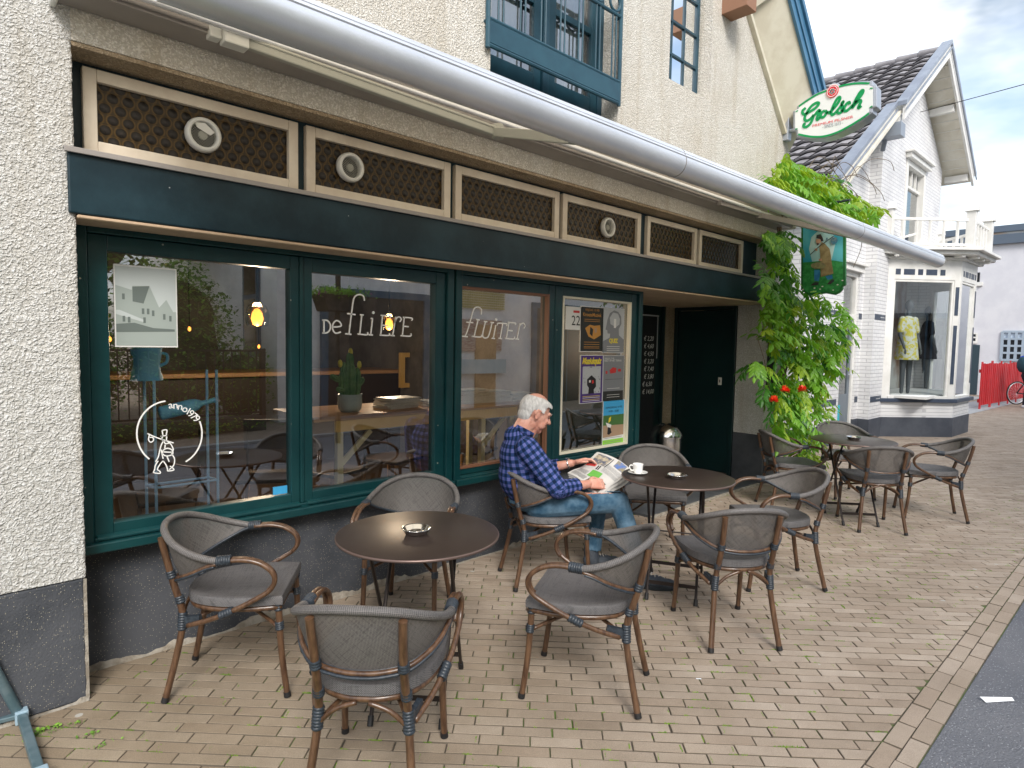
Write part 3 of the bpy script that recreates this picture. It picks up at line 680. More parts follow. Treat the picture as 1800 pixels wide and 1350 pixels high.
mo = ms.build('moss', mat('moss', (.10, .22, .012), .9, c2=(.22, .36, .03), cs=30)); tag(mo, 'bright green moss in the joints of the brick paving', 'moss', kind='stuff')
# weeds by the left pier
mat('weed_green', (.12, .26, .03), .6, c2=(.22, .40, .05), cs=20)
def weed(c, n, lab, s=1.):
    w = MB()
    for i in range(n):
        a = random.uniform(0, 6.28); d = random.uniform(.002, .04)*s; b = Vector(c)+Vector((math.cos(a)*d*1.8, math.sin(a)*d*.8, 0)); t = b+Vector((random.uniform(-.012, .012), random.uniform(-.012, .012), random.uniform(.006, .018)))*s
        k = Vector((math.cos(a*3), math.sin(a*3), .2))*.009*s; q = Vector((-k.y, k.x, .003))
        w.add([t-k, t+q*.6, t+k, t-q*.6], [(0, 1, 2, 3)]); w.tube([b, t], .0008, 4)
    o = w.build('weed', G['weed_green']); tag(o, lab, 'weed', 'small weeds between the bricks')
weed(gnd(72, 1290), 34, 'largest weed tuft growing from the bricks beside the left metal stand'); weed(gnd(128, 1275), 12, 'small dark weed between the large tuft and the bushy corner joint', .8)
weed(gnd(160, 1293), 12, 'sprig of weed near the left pier, second from the stand', .8); weed(gnd(190, 1309), 9, 'thin weed sprig farthest right of the sprigs by the left pier', .7)
p = gnd(1757, 1231)
w = MB(); w.add([Vector((p.x-.05, p.y+.04, -.008)), Vector((p.x+.06, p.y-.045, -.006)), Vector((p.x+.066, p.y-.035, .004)), Vector((p.x-.045, p.y+.065, .006))], [(0, 1, 2, 3)])
tag(w.build('paper_scrap', mat('litter', (.8, .82, .85), .7)), 'scrap of white paper lying on the asphalt road', 'litter')
w = MB(); p = gnd(1228, 1194); w.bar(p+DU*-.012+Vector((0, 0, .003)), p+DU*.012+Vector((0, 0, .003)), .006, .0015)
tag(w.build('cigarette_end', G['litter']), 'pale paper stub on the bricks right of the nearest chair', 'litter')
# steel stand whose foot shows at the left edge
t = thing('metal_stand', 'grey blue steel stand with splayed feet at the left pier', 'stand', gnd(38, 1258))
mat('stand_steel', (.10, .17, .20), .45, metal=.4, c2=(.17, .24, .27), cs=12)
J = gnd(38, 1268)+Vector((0, 0, .03)); E1 = gnd(72, 1375)+Vector((0, 0, .02))
d0 = J-Vector((0.02, 0, 0)); back = gnd(-80, 1300)+Vector((0, 0, .03))
w = MB(); w.bar(J, E1, .032, .03); w.build('foot', G['stand_steel'], t, world=True, bevel=.004)
w = MB(); w.bar(J+Vector((-.016, 0, 0)), back, .03, .018); w.build('base_bar', G['stand_steel'], t, world=True, bevel=.003)
up = onY(-35, 1130, J.y-.02)
w = MB(); w.tube([J+Vector((-.01, .005, .01)), up, up+(up-J)*.5], .019, 10); w.build('upright', G['stand_steel'], t, world=True, auto=True)
mat('stand_cap', (.30, .42, .50), .4)
w = MB(); w.box(J.x-.022, J.y-.028, 0, J.x+.022, J.y+.022, .052); w.build('joint_block', G['stand_cap'], t, world=True, bevel=.004)
w = MB(); w.box(E1.x-.024, E1.y-.03, 0, E1.x+.024, E1.y+.03, .045); w.build('joint_block', G['stand_cap'], t, world=True, bevel=.004)

# ------------------------------------------------------------------ awning
def canopy_mat():
    M = mat('canopy_fabric', (.62, .56, .46), .9); nt = M.node_tree; B = nt.nodes['Principled BSDF']; tr = nt.nodes.new('ShaderNodeBsdfTranslucent'); tr.inputs[0].default_value = (.95, .84, .66, 1)
    mx_ = nt.nodes.new('ShaderNodeMixShader'); mx_.inputs[0].default_value = .62; nt.links.new(B.outputs[0], mx_.inputs[1]); nt.links.new(tr.outputs[0], mx_.inputs[2]); nt.links.new(mx_.outputs[0], nt.nodes['Material Output'].inputs[0]); return M
aw = thing('awning', 'long silver folding awning, partly let out above the shop windows', 'awning', (0, 3.1, 2.8))
ZA, ZC = 2.37, 2.435
def prof(c, pts, xa, xb, za=0., zb=0.):
    n = len(pts); vs = [Vector((xa, c[0]+y, c[1]+z+za)) for y, z in pts]+[Vector((xb, c[0]+y, c[1]+z+zb)) for y, z in pts]
    return vs, [tuple(range(n)), tuple(range(2*n-1, n-1, -1))]+[(i, n+i, n+(i+1) % n, (i+1) % n) for i in range(n)]
fb = []                                     # round front bar with a gutter lip on top
for k in range(26):
    a = math.radians(-200+k*10.0*1.16); fb.append((.062*math.cos(a)*-1 if False else .062*math.cos(a), .062*math.sin(a)))
R0 = .060
fb = [(R0*math.cos(math.radians(a)), R0*math.sin(math.radians(a))*1.0) for a in range(150, 391, 10)]
fb += [(.050, .046), (.030, .058), (.012, .062), (.008, .054), (-.010, .054), (-.014, .062), (-.034, .058), (-.046, .046)]
w = MB(); vs, fs = prof((1.62, ZA+.008), fb, .42, 7.28, 0, .052); w.add(vs, fs)
for a_, r_ in ((128, .006), (142, .0035), (158, .0035)):
    cy_, cz_ = 1.62+math.cos(math.radians(a_))*.0605, ZA+.008+math.sin(math.radians(a_))*.0605
    w.tube([(.42, cy_, cz_), (7.28, cy_, cz_+.052)], r_, 6)
w.build('front_bar', G['alu'], aw, world=True, auto=True)
for xj in (2.55, 4.95):
    w = MB(); vs, fs = prof((1.62, ZA+.008+.052*(xj-.42)/6.86), [(y*1.012, z*1.012) for y, z in fb], xj, xj+.006); w.add(vs, fs); w.build('bar_joint', G['alu_dark'], aw, world=True)
w = MB(); vs, fs = prof((1.62, ZA+.060), [(y*1.02, z*1.02) for y, z in fb], 7.281, 7.292); w.add(vs, fs); w.build('end_cap', G['plastic_grey'], aw, world=True)
w = MB(); w.box(.44, 2.93, 2.862, 6.98, WF-.005, 2.90); w.box(.44, 2.985, 2.901, 6.98, WF-.003, 3.02); w.prism([(.44, 2.93, 2.90), (.44, 2.925, 2.872), (.44, 2.915, 2.876), (.44, 2.915, 2.90)], (6.54, 0, 0))
w.build('cassette', mat('cassette_grey', (.36, .33, .31), .45, metal=.25, c2=(.30, .275, .26), cs=2), aw, world=True, bevel=.006)
w = MB(); w.box(.415, 2.89, 2.84, .439, WF-.004, 3.05); w.build('end_plate', G['plastic_white'], aw, world=True, bevel=.008); w = MB(); w.box(6.981, 2.89, 2.85, 7.0, WF-.004, 3.05); w.build('end_plate', G['plastic_white'], aw, world=True, bevel=.008)
w = MB(); w.tube([(.45, 3.0, 3.07), (6.97, 3.0, 3.07)], .042, 14); w.build('fabric_roll', G['fabric_grey'], aw, world=True, auto=True)
w = MB(); w.grid(lambda u, v: (.46+6.5*u, 1.63+(2.985-1.63)*v, (ZA+.06+.052*u)*(1-v)+3.10*v-.03*math.sin(v*math.pi)), 12, 10); w.build('canopy', canopy_mat(), aw, world=True, smooth=True)
w = MB(); w.tube([(.45, 2.86, 2.885), (6.95, 2.86, 2.885)], .016, 10); w.build('drip_rail', G['alu'], aw, world=True, auto=True)
S1 = onY(412, 68, 2.90); E_ = onY(872, 232, 2.45); T1 = Vector((E_.x-.28, 1.68, ZA+.0))
w = MB(); w.bar(S1+Vector((.06, 0, 0)), E_, .036, .05); w.bar(S1+Vector((.06, -.02, .012)), E_+Vector((0, -.02, .012)), .012, .012); arm = w.build('arm', G['plastic_grey'], aw, world=True, bevel=.006)
w = MB(); w.box(S1.x-.05, S1.y-.03, S1.z-.035, S1.x+.055, S1.y+.04, S1.z+.04); w.box(S1.x-.10, S1.y+.0, S1.z-.02, S1.x-.05, S1.y+.06, S1.z+.04); w.build('shoulder_bracket', G['plastic_white'], arm, world=True, bevel=.006)
w = MB(); w.tube([E_+Vector((.012, .0, -.032)), E_+Vector((.012, 0, .04))], .030, 14); w.bar(E_, T1, .04, .045); w.build('elbow', G['plastic_grey'], arm, world=True, bevel=.004)
S2 = onY(1335, 378, 2.88); E2 = onY(1312, 358, 2.9); T2 = onY(1575, 432, 1.72)
w = MB(); w.bar(S2, T2, .045, .05); arm2 = w.build('arm', G['alu_dark'], aw, world=True, bevel=.006)
w = MB(); w.tube([S2+Vector((-.02, .0, -.04)), S2+Vector((-.02, 0, .05))], .034, 14); w.bar(S2+Vector((-.02, 0, 0)), S2+Vector((-.75, .03, .0)), .05, .045)
w.build('shoulder_bracket', G['alu_dark'], arm2, world=True, bevel=.004)

# ------------------------------------------------------------------ white painted brick house next door
def paint_brick():
    M = bpy.data.materials.new('white_brick'); M.use_nodes = True; nt = M.node_tree; N = nt.nodes; L = nt.links; B = N['Principled BSDF']
    tc = N.new('ShaderNodeTexCoord'); sx = N.new('ShaderNodeSeparateXYZ'); L.new(tc.outputs['Object'], sx.inputs[0])
    ad = N.new('ShaderNodeMath'); ad.operation = 'ADD'; L.new(sx.outputs[0], ad.inputs[0]); L.new(sx.outputs[1], ad.inputs[1])
    cb = N.new('ShaderNodeCombineXYZ'); L.new(ad.outputs[0], cb.inputs[0]); L.new(sx.outputs[2], cb.inputs[1])
    b = N.new('ShaderNodeTexBrick'); b.inputs['Scale'].default_value = 1; b.inputs['Brick Width'].default_value = .22; b.inputs['Row Height'].default_value = .063; b.inputs['Mortar Size'].default_value = .006; b.inputs['Mortar Smooth'].default_value = .6
    b.inputs['Color1'].default_value = (.79, .79, .79, 1); b.inputs['Color2'].default_value = (.74, .74, .75, 1); b.inputs['Mortar'].default_value = (.55, .55, .57, 1); L.new(cb.outputs[0], b.inputs[0])
    n = N.new('ShaderNodeTexNoise'); n.inputs['Scale'].default_value = 1.6; n.inputs['Detail'].default_value = 8; L.new(tc.outputs['Object'], n.inputs[0])
    rp = N.new('ShaderNodeValToRGB'); rp.color_ramp.elements[0].position = .3; rp.color_ramp.elements[0].color = (.86, .86, .87, 1); rp.color_ramp.elements[1].position = .55; rp.color_ramp.elements[1].color = (1, 1, 1, 1); L.new(n.outputs[0], rp.inputs[0])
    m_ = N.new('ShaderNodeMixRGB'); m_.blend_type = 'MULTIPLY'; m_.inputs[0].default_value = 1; L.new(b.outputs['Color'], m_.inputs[1]); L.new(rp.outputs[0], m_.inputs[2]); L.new(m_.outputs[0], B.inputs['Base Color'])
    bp = N.new('ShaderNodeBump'); bp.inputs['Strength'].default_value = .9; bp.inputs['Distance'].default_value = .008; bp.invert = True; L.new(b.outputs['Fac'], bp.inputs['Height']); L.new(bp.outputs[0], B.inputs['Normal']); B.inputs['Roughness'].default_value = .6
    MATS['white_brick'] = M
paint_brick()
mat('house_trim', (.80, .79, .76), .45, c2=(.72, .71, .67), cs=4); mat('trim_blue', (.045, .060, .095), .4, c2=(.06, .08, .115), cs=4)
mat('plinth_grey', (.052, .06, .078), .6, c2=(.075, .085, .105), cs=3, bs=30, bd=.1)
mat('soffit_white', (.74, .71, .62), .6, c2=(.64, .60, .50), cs=3)
hs = thing('white_house', 'white painted brick house with grey tiled gable and shop bay window', 'house', (12, 3.6, 0))
YC, YWg = 3.5, 3.68
w = MB()
def zl(x): return 3.66+(x-9.0)*.70          # underside of the left slope
w.prism([(9.3, YWg, .35), (10.86, YWg, .35), (10.86, YWg, zl(10.86)), (9.3, YWg, zl(9.3))], (0, .25, 0))
w.prism([(10.86, YWg, 2.83), (11.60, YWg, 2.83), (11.60, YWg, zl(11.6)), (10.86, YWg, zl(10.86))], (0, .25, 0))
w.prism([(11.60, YWg, .35), (11.80, YWg, .35), (11.80, YWg, zl(11.8)), (11.60, YWg, zl(11.6))], (0, .25, 0))
WX0, WX1 = onY(1592, 330, YC).x, onY(1624, 330, YC).x; WZ0, WZ1 = 3.75, 5.02
ap = 13.55
def gz(x): return 6.72-abs(x-ap)*.70
w.prism([(11.80, YC, .35), (12.50, YC, .35), (12.50, YC, 3.33), (11.80, YC, 3.33)], (0, .25, 0)); w.prism([(11.80, YC, 3.33), (WX0, YC, 3.33), (WX0, YC, gz(WX0)), (11.80, YC, gz(11.8))], (0, .25, 0))
w.prism([(WX0, YC, 3.33), (WX1, YC, 3.33), (WX1, YC, WZ0-.3), (WX0, YC, WZ0-.3)], (0, .25, 0))
w.prism([(WX0, YC, WZ1), (WX1, YC, WZ1), (WX1, YC, gz(WX1)), (ap, YC, gz(ap)), (WX0, YC, gz(WX0))], (0, .25, 0))
w.prism([(15.50, YC, .35), (15.62, YC, .35), (15.62, YC, 3.33), (15.50, YC, 3.33)], (0, .25, 0)); w.prism([(WX1, YC, 3.33), (15.62, YC, 3.33), (15.62, YC, gz(15.62)), (WX1, YC, gz(WX1))], (0, .25, 0))
w.box(9.3, YWg+.251, .35, 9.55, 12, 3.7); w.box(15.37, YC+.251, .35, 15.62, 12, 5.0)
w.build('wall', G['white_brick'], hs, world=True)
w = MB(); w.box(9.28, YWg-.015, 0, 10.86, YWg+.2, .35); w.box(11.60, YWg-.015, 0, 11.80, YWg+.2, .35); w.box(11.785, YC-.015, 0, 15.64, YC+.2, .35); w.build('plinth', G['plinth_grey'], hs, world=True)
# glazed tile bands
w = MB()
random.seed(9)
def band(xa, xb, Y, z):
    x = xa; k = 0
    while x < xb-.04:
        if k % 2 == 0:
            for q in range(6):
                if x+.035 < xb: w.box(x, Y-.006, z, x+.036, Y, z+.10); x += .052
        else:
            e = min(x+.20, xb); w.box(x, Y-.006, z+.058, e, Y, z+.10); w.box(x, Y-.006, z, e, Y, z+.042); x = e+.02
        k += 1
for z in (2.06, .64): band(9.4, 10.80, YWg, z); band(11.62, 11.79, YWg, z); band(11.84, 12.45, YC, z)
w.build('tile_band', G['trim_blue'], hs, world=True)
# shop door
w = MB(); frame(w, 10.86, 11.60, .02, 2.83, .075, YWg+.03, YWg+.12); w.box(10.936, YWg+.035, 2.06, 11.524, YWg+.11, 2.13)
hd = w.build('door', G['house_trim'], hs, world=True, bevel=.006)
w = MB(); frame(w, 10.94, 11.52, .04, 2.055, .09, YWg+.06, YWg+.10, tb=.75); w.build('door_leaf', mat('door_grey', (.16, .19, .22), .45), hd, world=True, bevel=.004)
w = MB(); w.quad((10.95, YWg+.08, .7), (11.5, YWg+.08, .7), (11.5, YWg+.08, 2.0), (10.95, YWg+.08, 2.0)); w.quad((10.95, YWg+.08, 2.1), (11.5, YWg+.08, 2.1), (11.5, YWg+.08, 2.8), (10.95, YWg+.08, 2.8)); w.build('door_glass', G['plain_glass'], hd, world=True)
w = MB(); w.tube([(11.47, YWg+.06, 1.12), (11.47, YWg+.0, 1.12), (11.38, YWg+.0, 1.12)], .012, 8); w.build('handle', G['alu'], hd, world=True)
w = MB(); w.box(11.0, YWg+.045, .36, 11.09, YWg+.058, .62); w.build('sticker', mat('turquoise', (.02, .45, .55), .5), hd, world=True)
w = MB(); w.box(10.80, YWg-.05, 2.832, 11.66, YWg-.001, 2.93); w.box(10.76, YWg-.10, 2.932, 11.70, YWg-.001, 2.97); w.build('door_hood', G['house_trim'], hs, world=True, bevel=.006)
w = MB(); w.box(10.7, YWg+.26, 0, 12.2, YWg+.5, 3.1); w.box(WX0-.2, YC+.5, 3.3, WX1+.2, YC+.6, 5.2); w.build('dark_interior', G['room_dark'], hs, world=True)
# upper window
w = MB(); frame(w, WX0-.04, WX1+.04, WZ0-.3, WZ1, .10, YC-.02, YC+.12); w.box((WX0+WX1)/2-.05-.4, YC+.06, WZ0-.2, (WX0+WX1)/2+.05-.4, YC+.11, WZ1-.1); w.box(WX0+.06, YC+.05, WZ1-.45, WX1-.06, YC+.10, WZ1-.40)
uw = w.build('upper_window', G['house_trim'], hs, world=True, bevel=.006)
w = MB(); w.quad((WX0, YC+.09, WZ0-.25), (WX1, YC+.09, WZ0-.25), (WX1, YC+.09, WZ1-.05), (WX0, YC+.09, WZ1-.05)); w.build('window_pane', G['plain_glass'], uw, world=True)
w = MB()
for k in range(1, 4): w.box(WX0+.06+k*(WX1-WX0-.12)/4-.012, YC+.052, WZ1-.40, WX0+.06+k*(WX1-WX0-.12)/4+.012, YC+.098, WZ1-.1)
w.build('glazing_bars', G['house_trim'], uw, world=True)
w = MB(); w.box(WX0-.10, YC-.10, WZ1+.002, WX1+.10, YC-.001, WZ1+.09); w.box(WX0-.14, YC-.15, WZ1+.092, WX1+.14, YC-.001, WZ1+.13); w.build('window_hood', G['house_trim'], uw, world=True, bevel=.008)
# canted bay
BP0, BP1, BP2, BP3 = Vector((12.45, YC, 0)), Vector((13.47, 2.63, 0)), Vector((14.60, 2.60, 0)), Vector((15.55, YC, 0))
def bay_ring(o):                      # outline pushed out by o
    c = Vector((14.0, YC, 0)); out = []
    for p in (BP0, BP1, BP2, BP3):
        d = (p-c); d.normalize(); out.append(p+d*o*1.12 if p not in (BP0, BP3) else p+Vector((math.copysign(o*1.1, d.x), 0, 0)))
    return out
def bay_slab(mb, o, z0, z1):
    r = bay_ring(o); mb.prism([(p.x, p.y, z0) for p in r], (0, 0, z1-z0))
bay = MB(); bay_slab(bay, .0, .35, .62); b1_ = bay.build('bay_wall', G['white_brick'], hs, world=True)
bay = MB(); bay_slab(bay, .015, 0, .35); bay.build('bay_plinth', G['plinth_grey'], hs, world=True)
bay = MB(); bay_slab(bay, .07, .621, .69); bay.build('bay_sill', G['trim_blue'], hs, world=True, bevel=.008)
def bay_frame(a, b, nm):
    a = a.copy(); b = b.copy(); d = (b-a).normalized(); L0 = (b-a).length
    def pt(u, z, o=0.): q = a+d*u; nrm = Vector((d.y, -d.x, 0)); nrm = nrm if nrm.y < 0 else -nrm; return Vector((q.x+nrm.x*o, q.y+nrm.y*o, z))
    def bx(mb, u0, u1, z0, z1, o0, o1):
        mb.add([pt(u0, z0, o0), pt(u1, z0, o0), pt(u1, z0, o1), pt(u0, z0, o1), pt(u0, z1, o0), pt(u1, z1, o0), pt(u1, z1, o1), pt(u0, z1, o1)], [(0, 1, 2, 3), (4, 5, 6, 7), (0, 1, 5, 4), (1, 2, 6, 5), (2, 3, 7, 6), (3, 0, 4, 7)])
    pw = .11
    w = MB(); bx(w, 0, pw, .69, 3.15, -.08, .0); bx(w, L0-pw, L0, .69, 3.15, -.08, .0); bx(w, pw, L0-pw, 2.80, 3.15, -.08, .001); bx(w, pw, L0-pw, .69, .73, -.08, .02)
    bf = w.build('bay_window', G['house_trim'], hs, world=True)
    w = MB(); bx(w, pw, pw+.04, .73, 2.80, -.07, -.01); bx(w, L0-pw-.04, L0-pw, .73, 2.80, -.07, -.01); bx(w, pw+.04, L0-pw-.04, 2.76, 2.80, -.07, -.01); w.build('inner_frame', G['house_trim'], bf, world=True)
    w = MB(); w.quad(pt(pw, .72, -.04), pt(L0-pw, .72, -.04), pt(L0-pw, 2.80, -.04), pt(pw, 2.80, -.04)); w.build('window_pane', G['shop_glass'], bf, world=True)
    w = MB(); n = max(2, int(L0/.26)); x = pw+.02
    for k in range(n*2):
        ln = .09 if k % 2 == 0 else .20
        if x+ln > L0-pw+.02: break
        bx(w, x, x+ln, 2.88, 2.98, 0, .006); x += ln+.06
    for u0 in (L0-pw*.80,): bx(w, u0, u0+.065, .95, 2.0, .001, .007); bx(w, u0, u0+.065, 2.18, 2.68, .001, .007)
    w.build('tile_band', G['trim_blue'], bf, world=True)
glass('shop_glass', .10, (.86, .9, .9), 0)
bay_frame(BP0, BP1, 'l'); bay_frame(BP1, BP2, 'f'); bay_frame(BP2, BP3, 'r')
bay = MB(); bay_slab(bay, .06, 3.151, 3.20); bay_slab(bay, .26, 3.22, 3.28); bay_slab(bay, .34, 3.281, 3.33)
r_ = bay_ring(.22); q_ = bay_ring(.0)
for i in range(3):
    n = 4 if i == 0 else 3
    for k in range(n):
        t = (k+.5)/n; a = q_[i].lerp(q_[i+1], t); b = r_[i].lerp(r_[i+1], t); bay.bar((a.x, a.y, 3.20), (b.x, b.y, 3.20), .07, .05)
bay.build('bay_cornice', G['house_trim'], hs, world=True, bevel=.008)
bay = MB(); r = bay_ring(.12); zb, zt = 3.40, 3.83
for i in range(3):
    a, b = r[i], r[i+1]
    for z, h in ((zt, .05), (zb, .045)): bay.bar((a.x, a.y, z), (b.x, b.y, z), .05, h)
    n = 6
    for k in range(1, n): p = a.lerp(b, k/n); bay.box(p.x-.022, p.y-.022, zb, p.x+.022, p.y+.022, zt)
    bay.bar((a.x, a.y, zb+.04), (a.lerp(b, .35).x, a.lerp(b, .35).y, zb+.18), .04, .04)
for p in r:
    bay.box(p.x-.07, p.y-.07, 3.33, p.x+.07, p.y+.07, 3.98); bay.prism([(p.x-.10, p.y-.10, 3.98), (p.x+.10, p.y-.10, 3.98), (p.x, p.y-.10, 4.12)], (0, .2, 0))
bay.build('balcony_rail', G['house_trim'], hs, world=True, bevel=.006)
# roof: planks under, barge boards, tiles
def rz_(x, o=0.): return 6.92-abs(x-ap)*.70+o
w = MB(); YB = 3.03
w.prism([(8.95, YB+.06, rz_(8.95)), (ap, YB+.06, rz_(ap)), (16.1, YB+.06, rz_(16.1)), (16.1, YB+.06, rz_(16.1, -.05)), (ap, YB+.06, rz_(ap, -.05)), (8.95, YB+.06, rz_(8.95, -.05))], (0, 9, 0))
w.build('roof_deck', G['soffit_white'], hs, world=True)
w = MB(); w.prism([(8.90, YB+.2, rz_(8.90, .008)), (ap, YB+.2, rz_(ap, .008)), (ap, YB+.2, rz_(ap, .014)), (8.90, YB+.2, rz_(8.90, .014))], (0, 8.8, 0)); w.build('roof_felt', G['room_dark'], hs, world=True)
w = MB()
for k in range(12):
    for sgn in (-1, 1):
        x = ap+sgn*(.2+k*.2); w.bar((x, YB+.07, rz_(x, -.055)), (x, YC, rz_(x, -.055)), .012, .01)
for sgn in (-1, 1):
    for dx in (.9, 2.35):
        x = ap+sgn*dx; w.box(x-.05, YB+.07, rz_(x, -.20), x+.05, YC, rz_(x, -.07))
w.build('soffit_battens', G['house_trim'], hs, world=True)
w = MB()
for xa, xb, y in ((11.15, ap, YB), (16.1, ap, YB), (8.95, 11.12, YB+.13)):
    w.prism([(xa, y, rz_(xa, -.14)), (xb, y, rz_(xb, -.14)), (xb, y, rz_(xb, .10)), (xa, y, rz_(xa, .10))], (0, .04, 0))
w.build('barge_board', G['house_trim'], hs, world=True, bevel=.004)
w = MB()
for xa, xb, y in ((11.12, ap, YB-.03), (16.15, ap, YB-.03), (8.92, 11.12, YB+.10)):
    w.prism([(xa, y, rz_(xa, .10)), (xb, y, rz_(xb, .10)), (xb, y, rz_(xb, .17)), (xa, y, rz_(xa, .17))], (0, .16, 0))
    w.prism([(xa, y-.01, rz_(xa, .02)), (xb, y-.01, rz_(xb, .02)), (xb, y-.01, rz_(xb, .05)), (xa, y-.01, rz_(xa, .05))], (0, .02, 0))
w.build('barge_capping', mat('zinc', (.32, .36, .42), .5, metal=.3, c2=(.25, .28, .34), cs=3), hs, world=True, bevel=.004)
w = MB(); w.box(10.98, YB+.0, rz_(11.0, -.30), 11.2, YC-.01, rz_(11.0, -.1)); w.tube([(11.1, YB+.2, 5.0), (11.12, YB+.25, 4.85), (11.2, YB+.3, 4.7)], .035, 8); w.build('gutter_end', G['zinc'], hs, world=True)
w = MB(); sl = Vector((-1, 0, -.70)).normalized(); nr = Vector((-.70, 0, 1)).normalized(); random.seed(21)
Lr = (Vector((ap, 0, rz_(ap)))-Vector((8.92, 0, rz_(8.92)))).length; rows = 22; rp_ = Lr/rows; tw = .235
for i in range(rows):
    for j in range(30):
        y0 = YB+.22+j*tw+(i % 2)*.0; c = Vector((ap, y0, rz_(ap)))+sl*(i*rp_)
        a = []
        for (s, oz) in ((0, .015), (rp_*1.06, .065)):
            for q in range(7):
                yy = y0+tw*q/6; hz = .022*math.sin(q/6*math.pi*1.15+.1); a.append(c+Vector((0, yy-y0, 0))+sl*(s+.012*math.sin(q/6*math.pi))+nr*(oz+hz+random.uniform(-.003, .003)))
        for q in range(7): a.append(a[7+q]-nr*.028)
        w.add(a, [(q, q+1, q+8, q+7) for q in range(6)]+[(7+q, 8+q, 15+q, 14+q) for q in range(6)])
mat('roof_tile_grey', (.19, .182, .195), .75, c2=(.29, .28, .29), cs=2.2, bs=60, bd=.2); w.build('roof_tiles', G['roof_tile_grey'], hs, world=True)
w = MB()
for j in range(20):
    y = YB+.1+j*.36; w.tube([(ap, y, rz_(ap, .035)), (ap, y+.38, rz_(ap, .055))], [.062, .075], 10)
w.build('ridge_tiles', G['roof_tile_grey'], hs, world=True, auto=True)
w = MB(); w.prism([(ap, YB+.1, rz_(ap, .01)), (16.1, YB+.1, rz_(16.1, .01)), (16.1, YB+.1, rz_(16.1, .08)), (ap, YB+.1, rz_(ap, .08))], (0, 8.5, 0)); w.build('roof_slope', G['roof_tile_grey'], hs, world=True)
# overhead cable
w = MB(); a = onY(1618, 197, 3.4); b = onY(1860, 128, 1.2); b = a+(b-a)*2.6
pts = [a.lerp(b, t/12)-Vector((0, 0, .03*math.sin(t/12*math.pi))) for t in range(13)]
w.tube(pts, .006, 5); tag(w.build('overhead_cable', G['black_gap']), 'thin black overhead cable from the white gable', 'cable')
# ------------------------------------------------------------------ bistro chair
def woven(name, c1, c2, sc=260., alpha=.10):
    M = bpy.data.materials.new(name); M.use_nodes = True; nt = M.node_tree; N = nt.nodes; L = nt.links; B = N['Principled BSDF']
    tc = N.new('ShaderNodeTexCoord'); mp_ = N.new('ShaderNodeMapping'); L.new(tc.outputs['UV'], mp_.inputs[0])
    ck = N.new('ShaderNodeTexChecker'); ck.inputs['Scale'].default_value = sc; L.new(mp_.outputs[0], ck.inputs[0]); ck.inputs[1].default_value = (*c1, 1); ck.inputs[2].default_value = (*c2, 1)
    n = N.new('ShaderNodeTexNoise'); n.inputs['Scale'].default_value = 1.; n.inputs['Detail'].default_value = 3
    m2 = N.new('ShaderNodeMapping'); m2.inputs['Scale'].default_value = (190, 9, 1); L.new(tc.outputs['UV'], m2.inputs[0]); L.new(m2.outputs[0], n.inputs[0])
    n_ = N.new('ShaderNodeTexNoise'); n_.inputs['Scale'].default_value = 1.; m3 = N.new('ShaderNodeMapping'); m3.inputs['Scale'].default_value = (9, 190, 1); L.new(tc.outputs['UV'], m3.inputs[0]); L.new(m3.outputs[0], n_.inputs[0])
    ad = N.new('ShaderNodeMath'); ad.operation = 'ADD'; L.new(n.outputs[0], ad.inputs[0]); L.new(n_.outputs[0], ad.inputs[1])
    rp = N.new('ShaderNodeValToRGB'); rp.color_ramp.elements[0].position = .80; rp.color_ramp.elements[0].color = (.78, .77, .76, 1); rp.color_ramp.elements[1].position = 1.2; rp.color_ramp.elements[1].color = (1.25, 1.23, 1.22, 1); L.new(ad.outputs[0], rp.inputs[0])
    mu = N.new('ShaderNodeMixRGB'); mu.blend_type = 'MULTIPLY'; mu.inputs[0].default_value = 1; L.new(ck.outputs[0], mu.inputs[1]); L.new(rp.outputs[0], mu.inputs[2]); L.new(mu.outputs[0], B.inputs['Base Color'])
    B.inputs['Roughness'].default_value = .55; B.inputs['Alpha'].default_value = 1-alpha
    b = N.new('ShaderNodeBump'); b.inputs['Strength'].default_value = .5; b.inputs['Distance'].default_value = .0015; L.new(ck.outputs['Fac'], b.inputs['Height']); L.new(b.outputs[0], B.inputs['Normal'])
    MATS[name] = M
woven('weave_open', (.150, .138, .128), (.046, .044, .043), 330., .12)
woven('weave_dense', (.140, .134, .134), (.048, .048, .052), 330., 0.)
woven('weave_rim', (.15, .14, .135), (.06, .058, .058), 230., 0.)
mat('bamboo', (.055, .026, .014), .34, c2=(.135, .072, .038), cs=20, cb=(.35, .65), streak=(3, 3, .55), spec=.5, coat=.25)
mat('binding', (.018, .024, .032), .42, c2=(.035, .045, .058), cs=90)
mat('rubber', (.012, .012, .013), .6)
def set_uv(o, fn):
    me = o.data; uv = me.uv_layers.new(name='UVMap')
    for lp in me.loops: uv.data[lp.index].uv = fn(me.vertices[lp.vertex_index].co)
def binding(mb, a, b, r, n=5):              # coils of cord between a and b
    a, b = Vector(a), Vector(b); k = n*3; pts = []; rs = []
    for i in range(k+1):
        t = i/k; pts.append(a.lerp(b, t)); rs.append(r+(.0022 if i % 3 else 0))
    mb.tube(pts, rs, 10)
chair = thing('bistro_chair', 'first', 'chair', (0, 0, 0), 0, 'bistro chairs with woven seats around the terrace tables')
LEG = {}
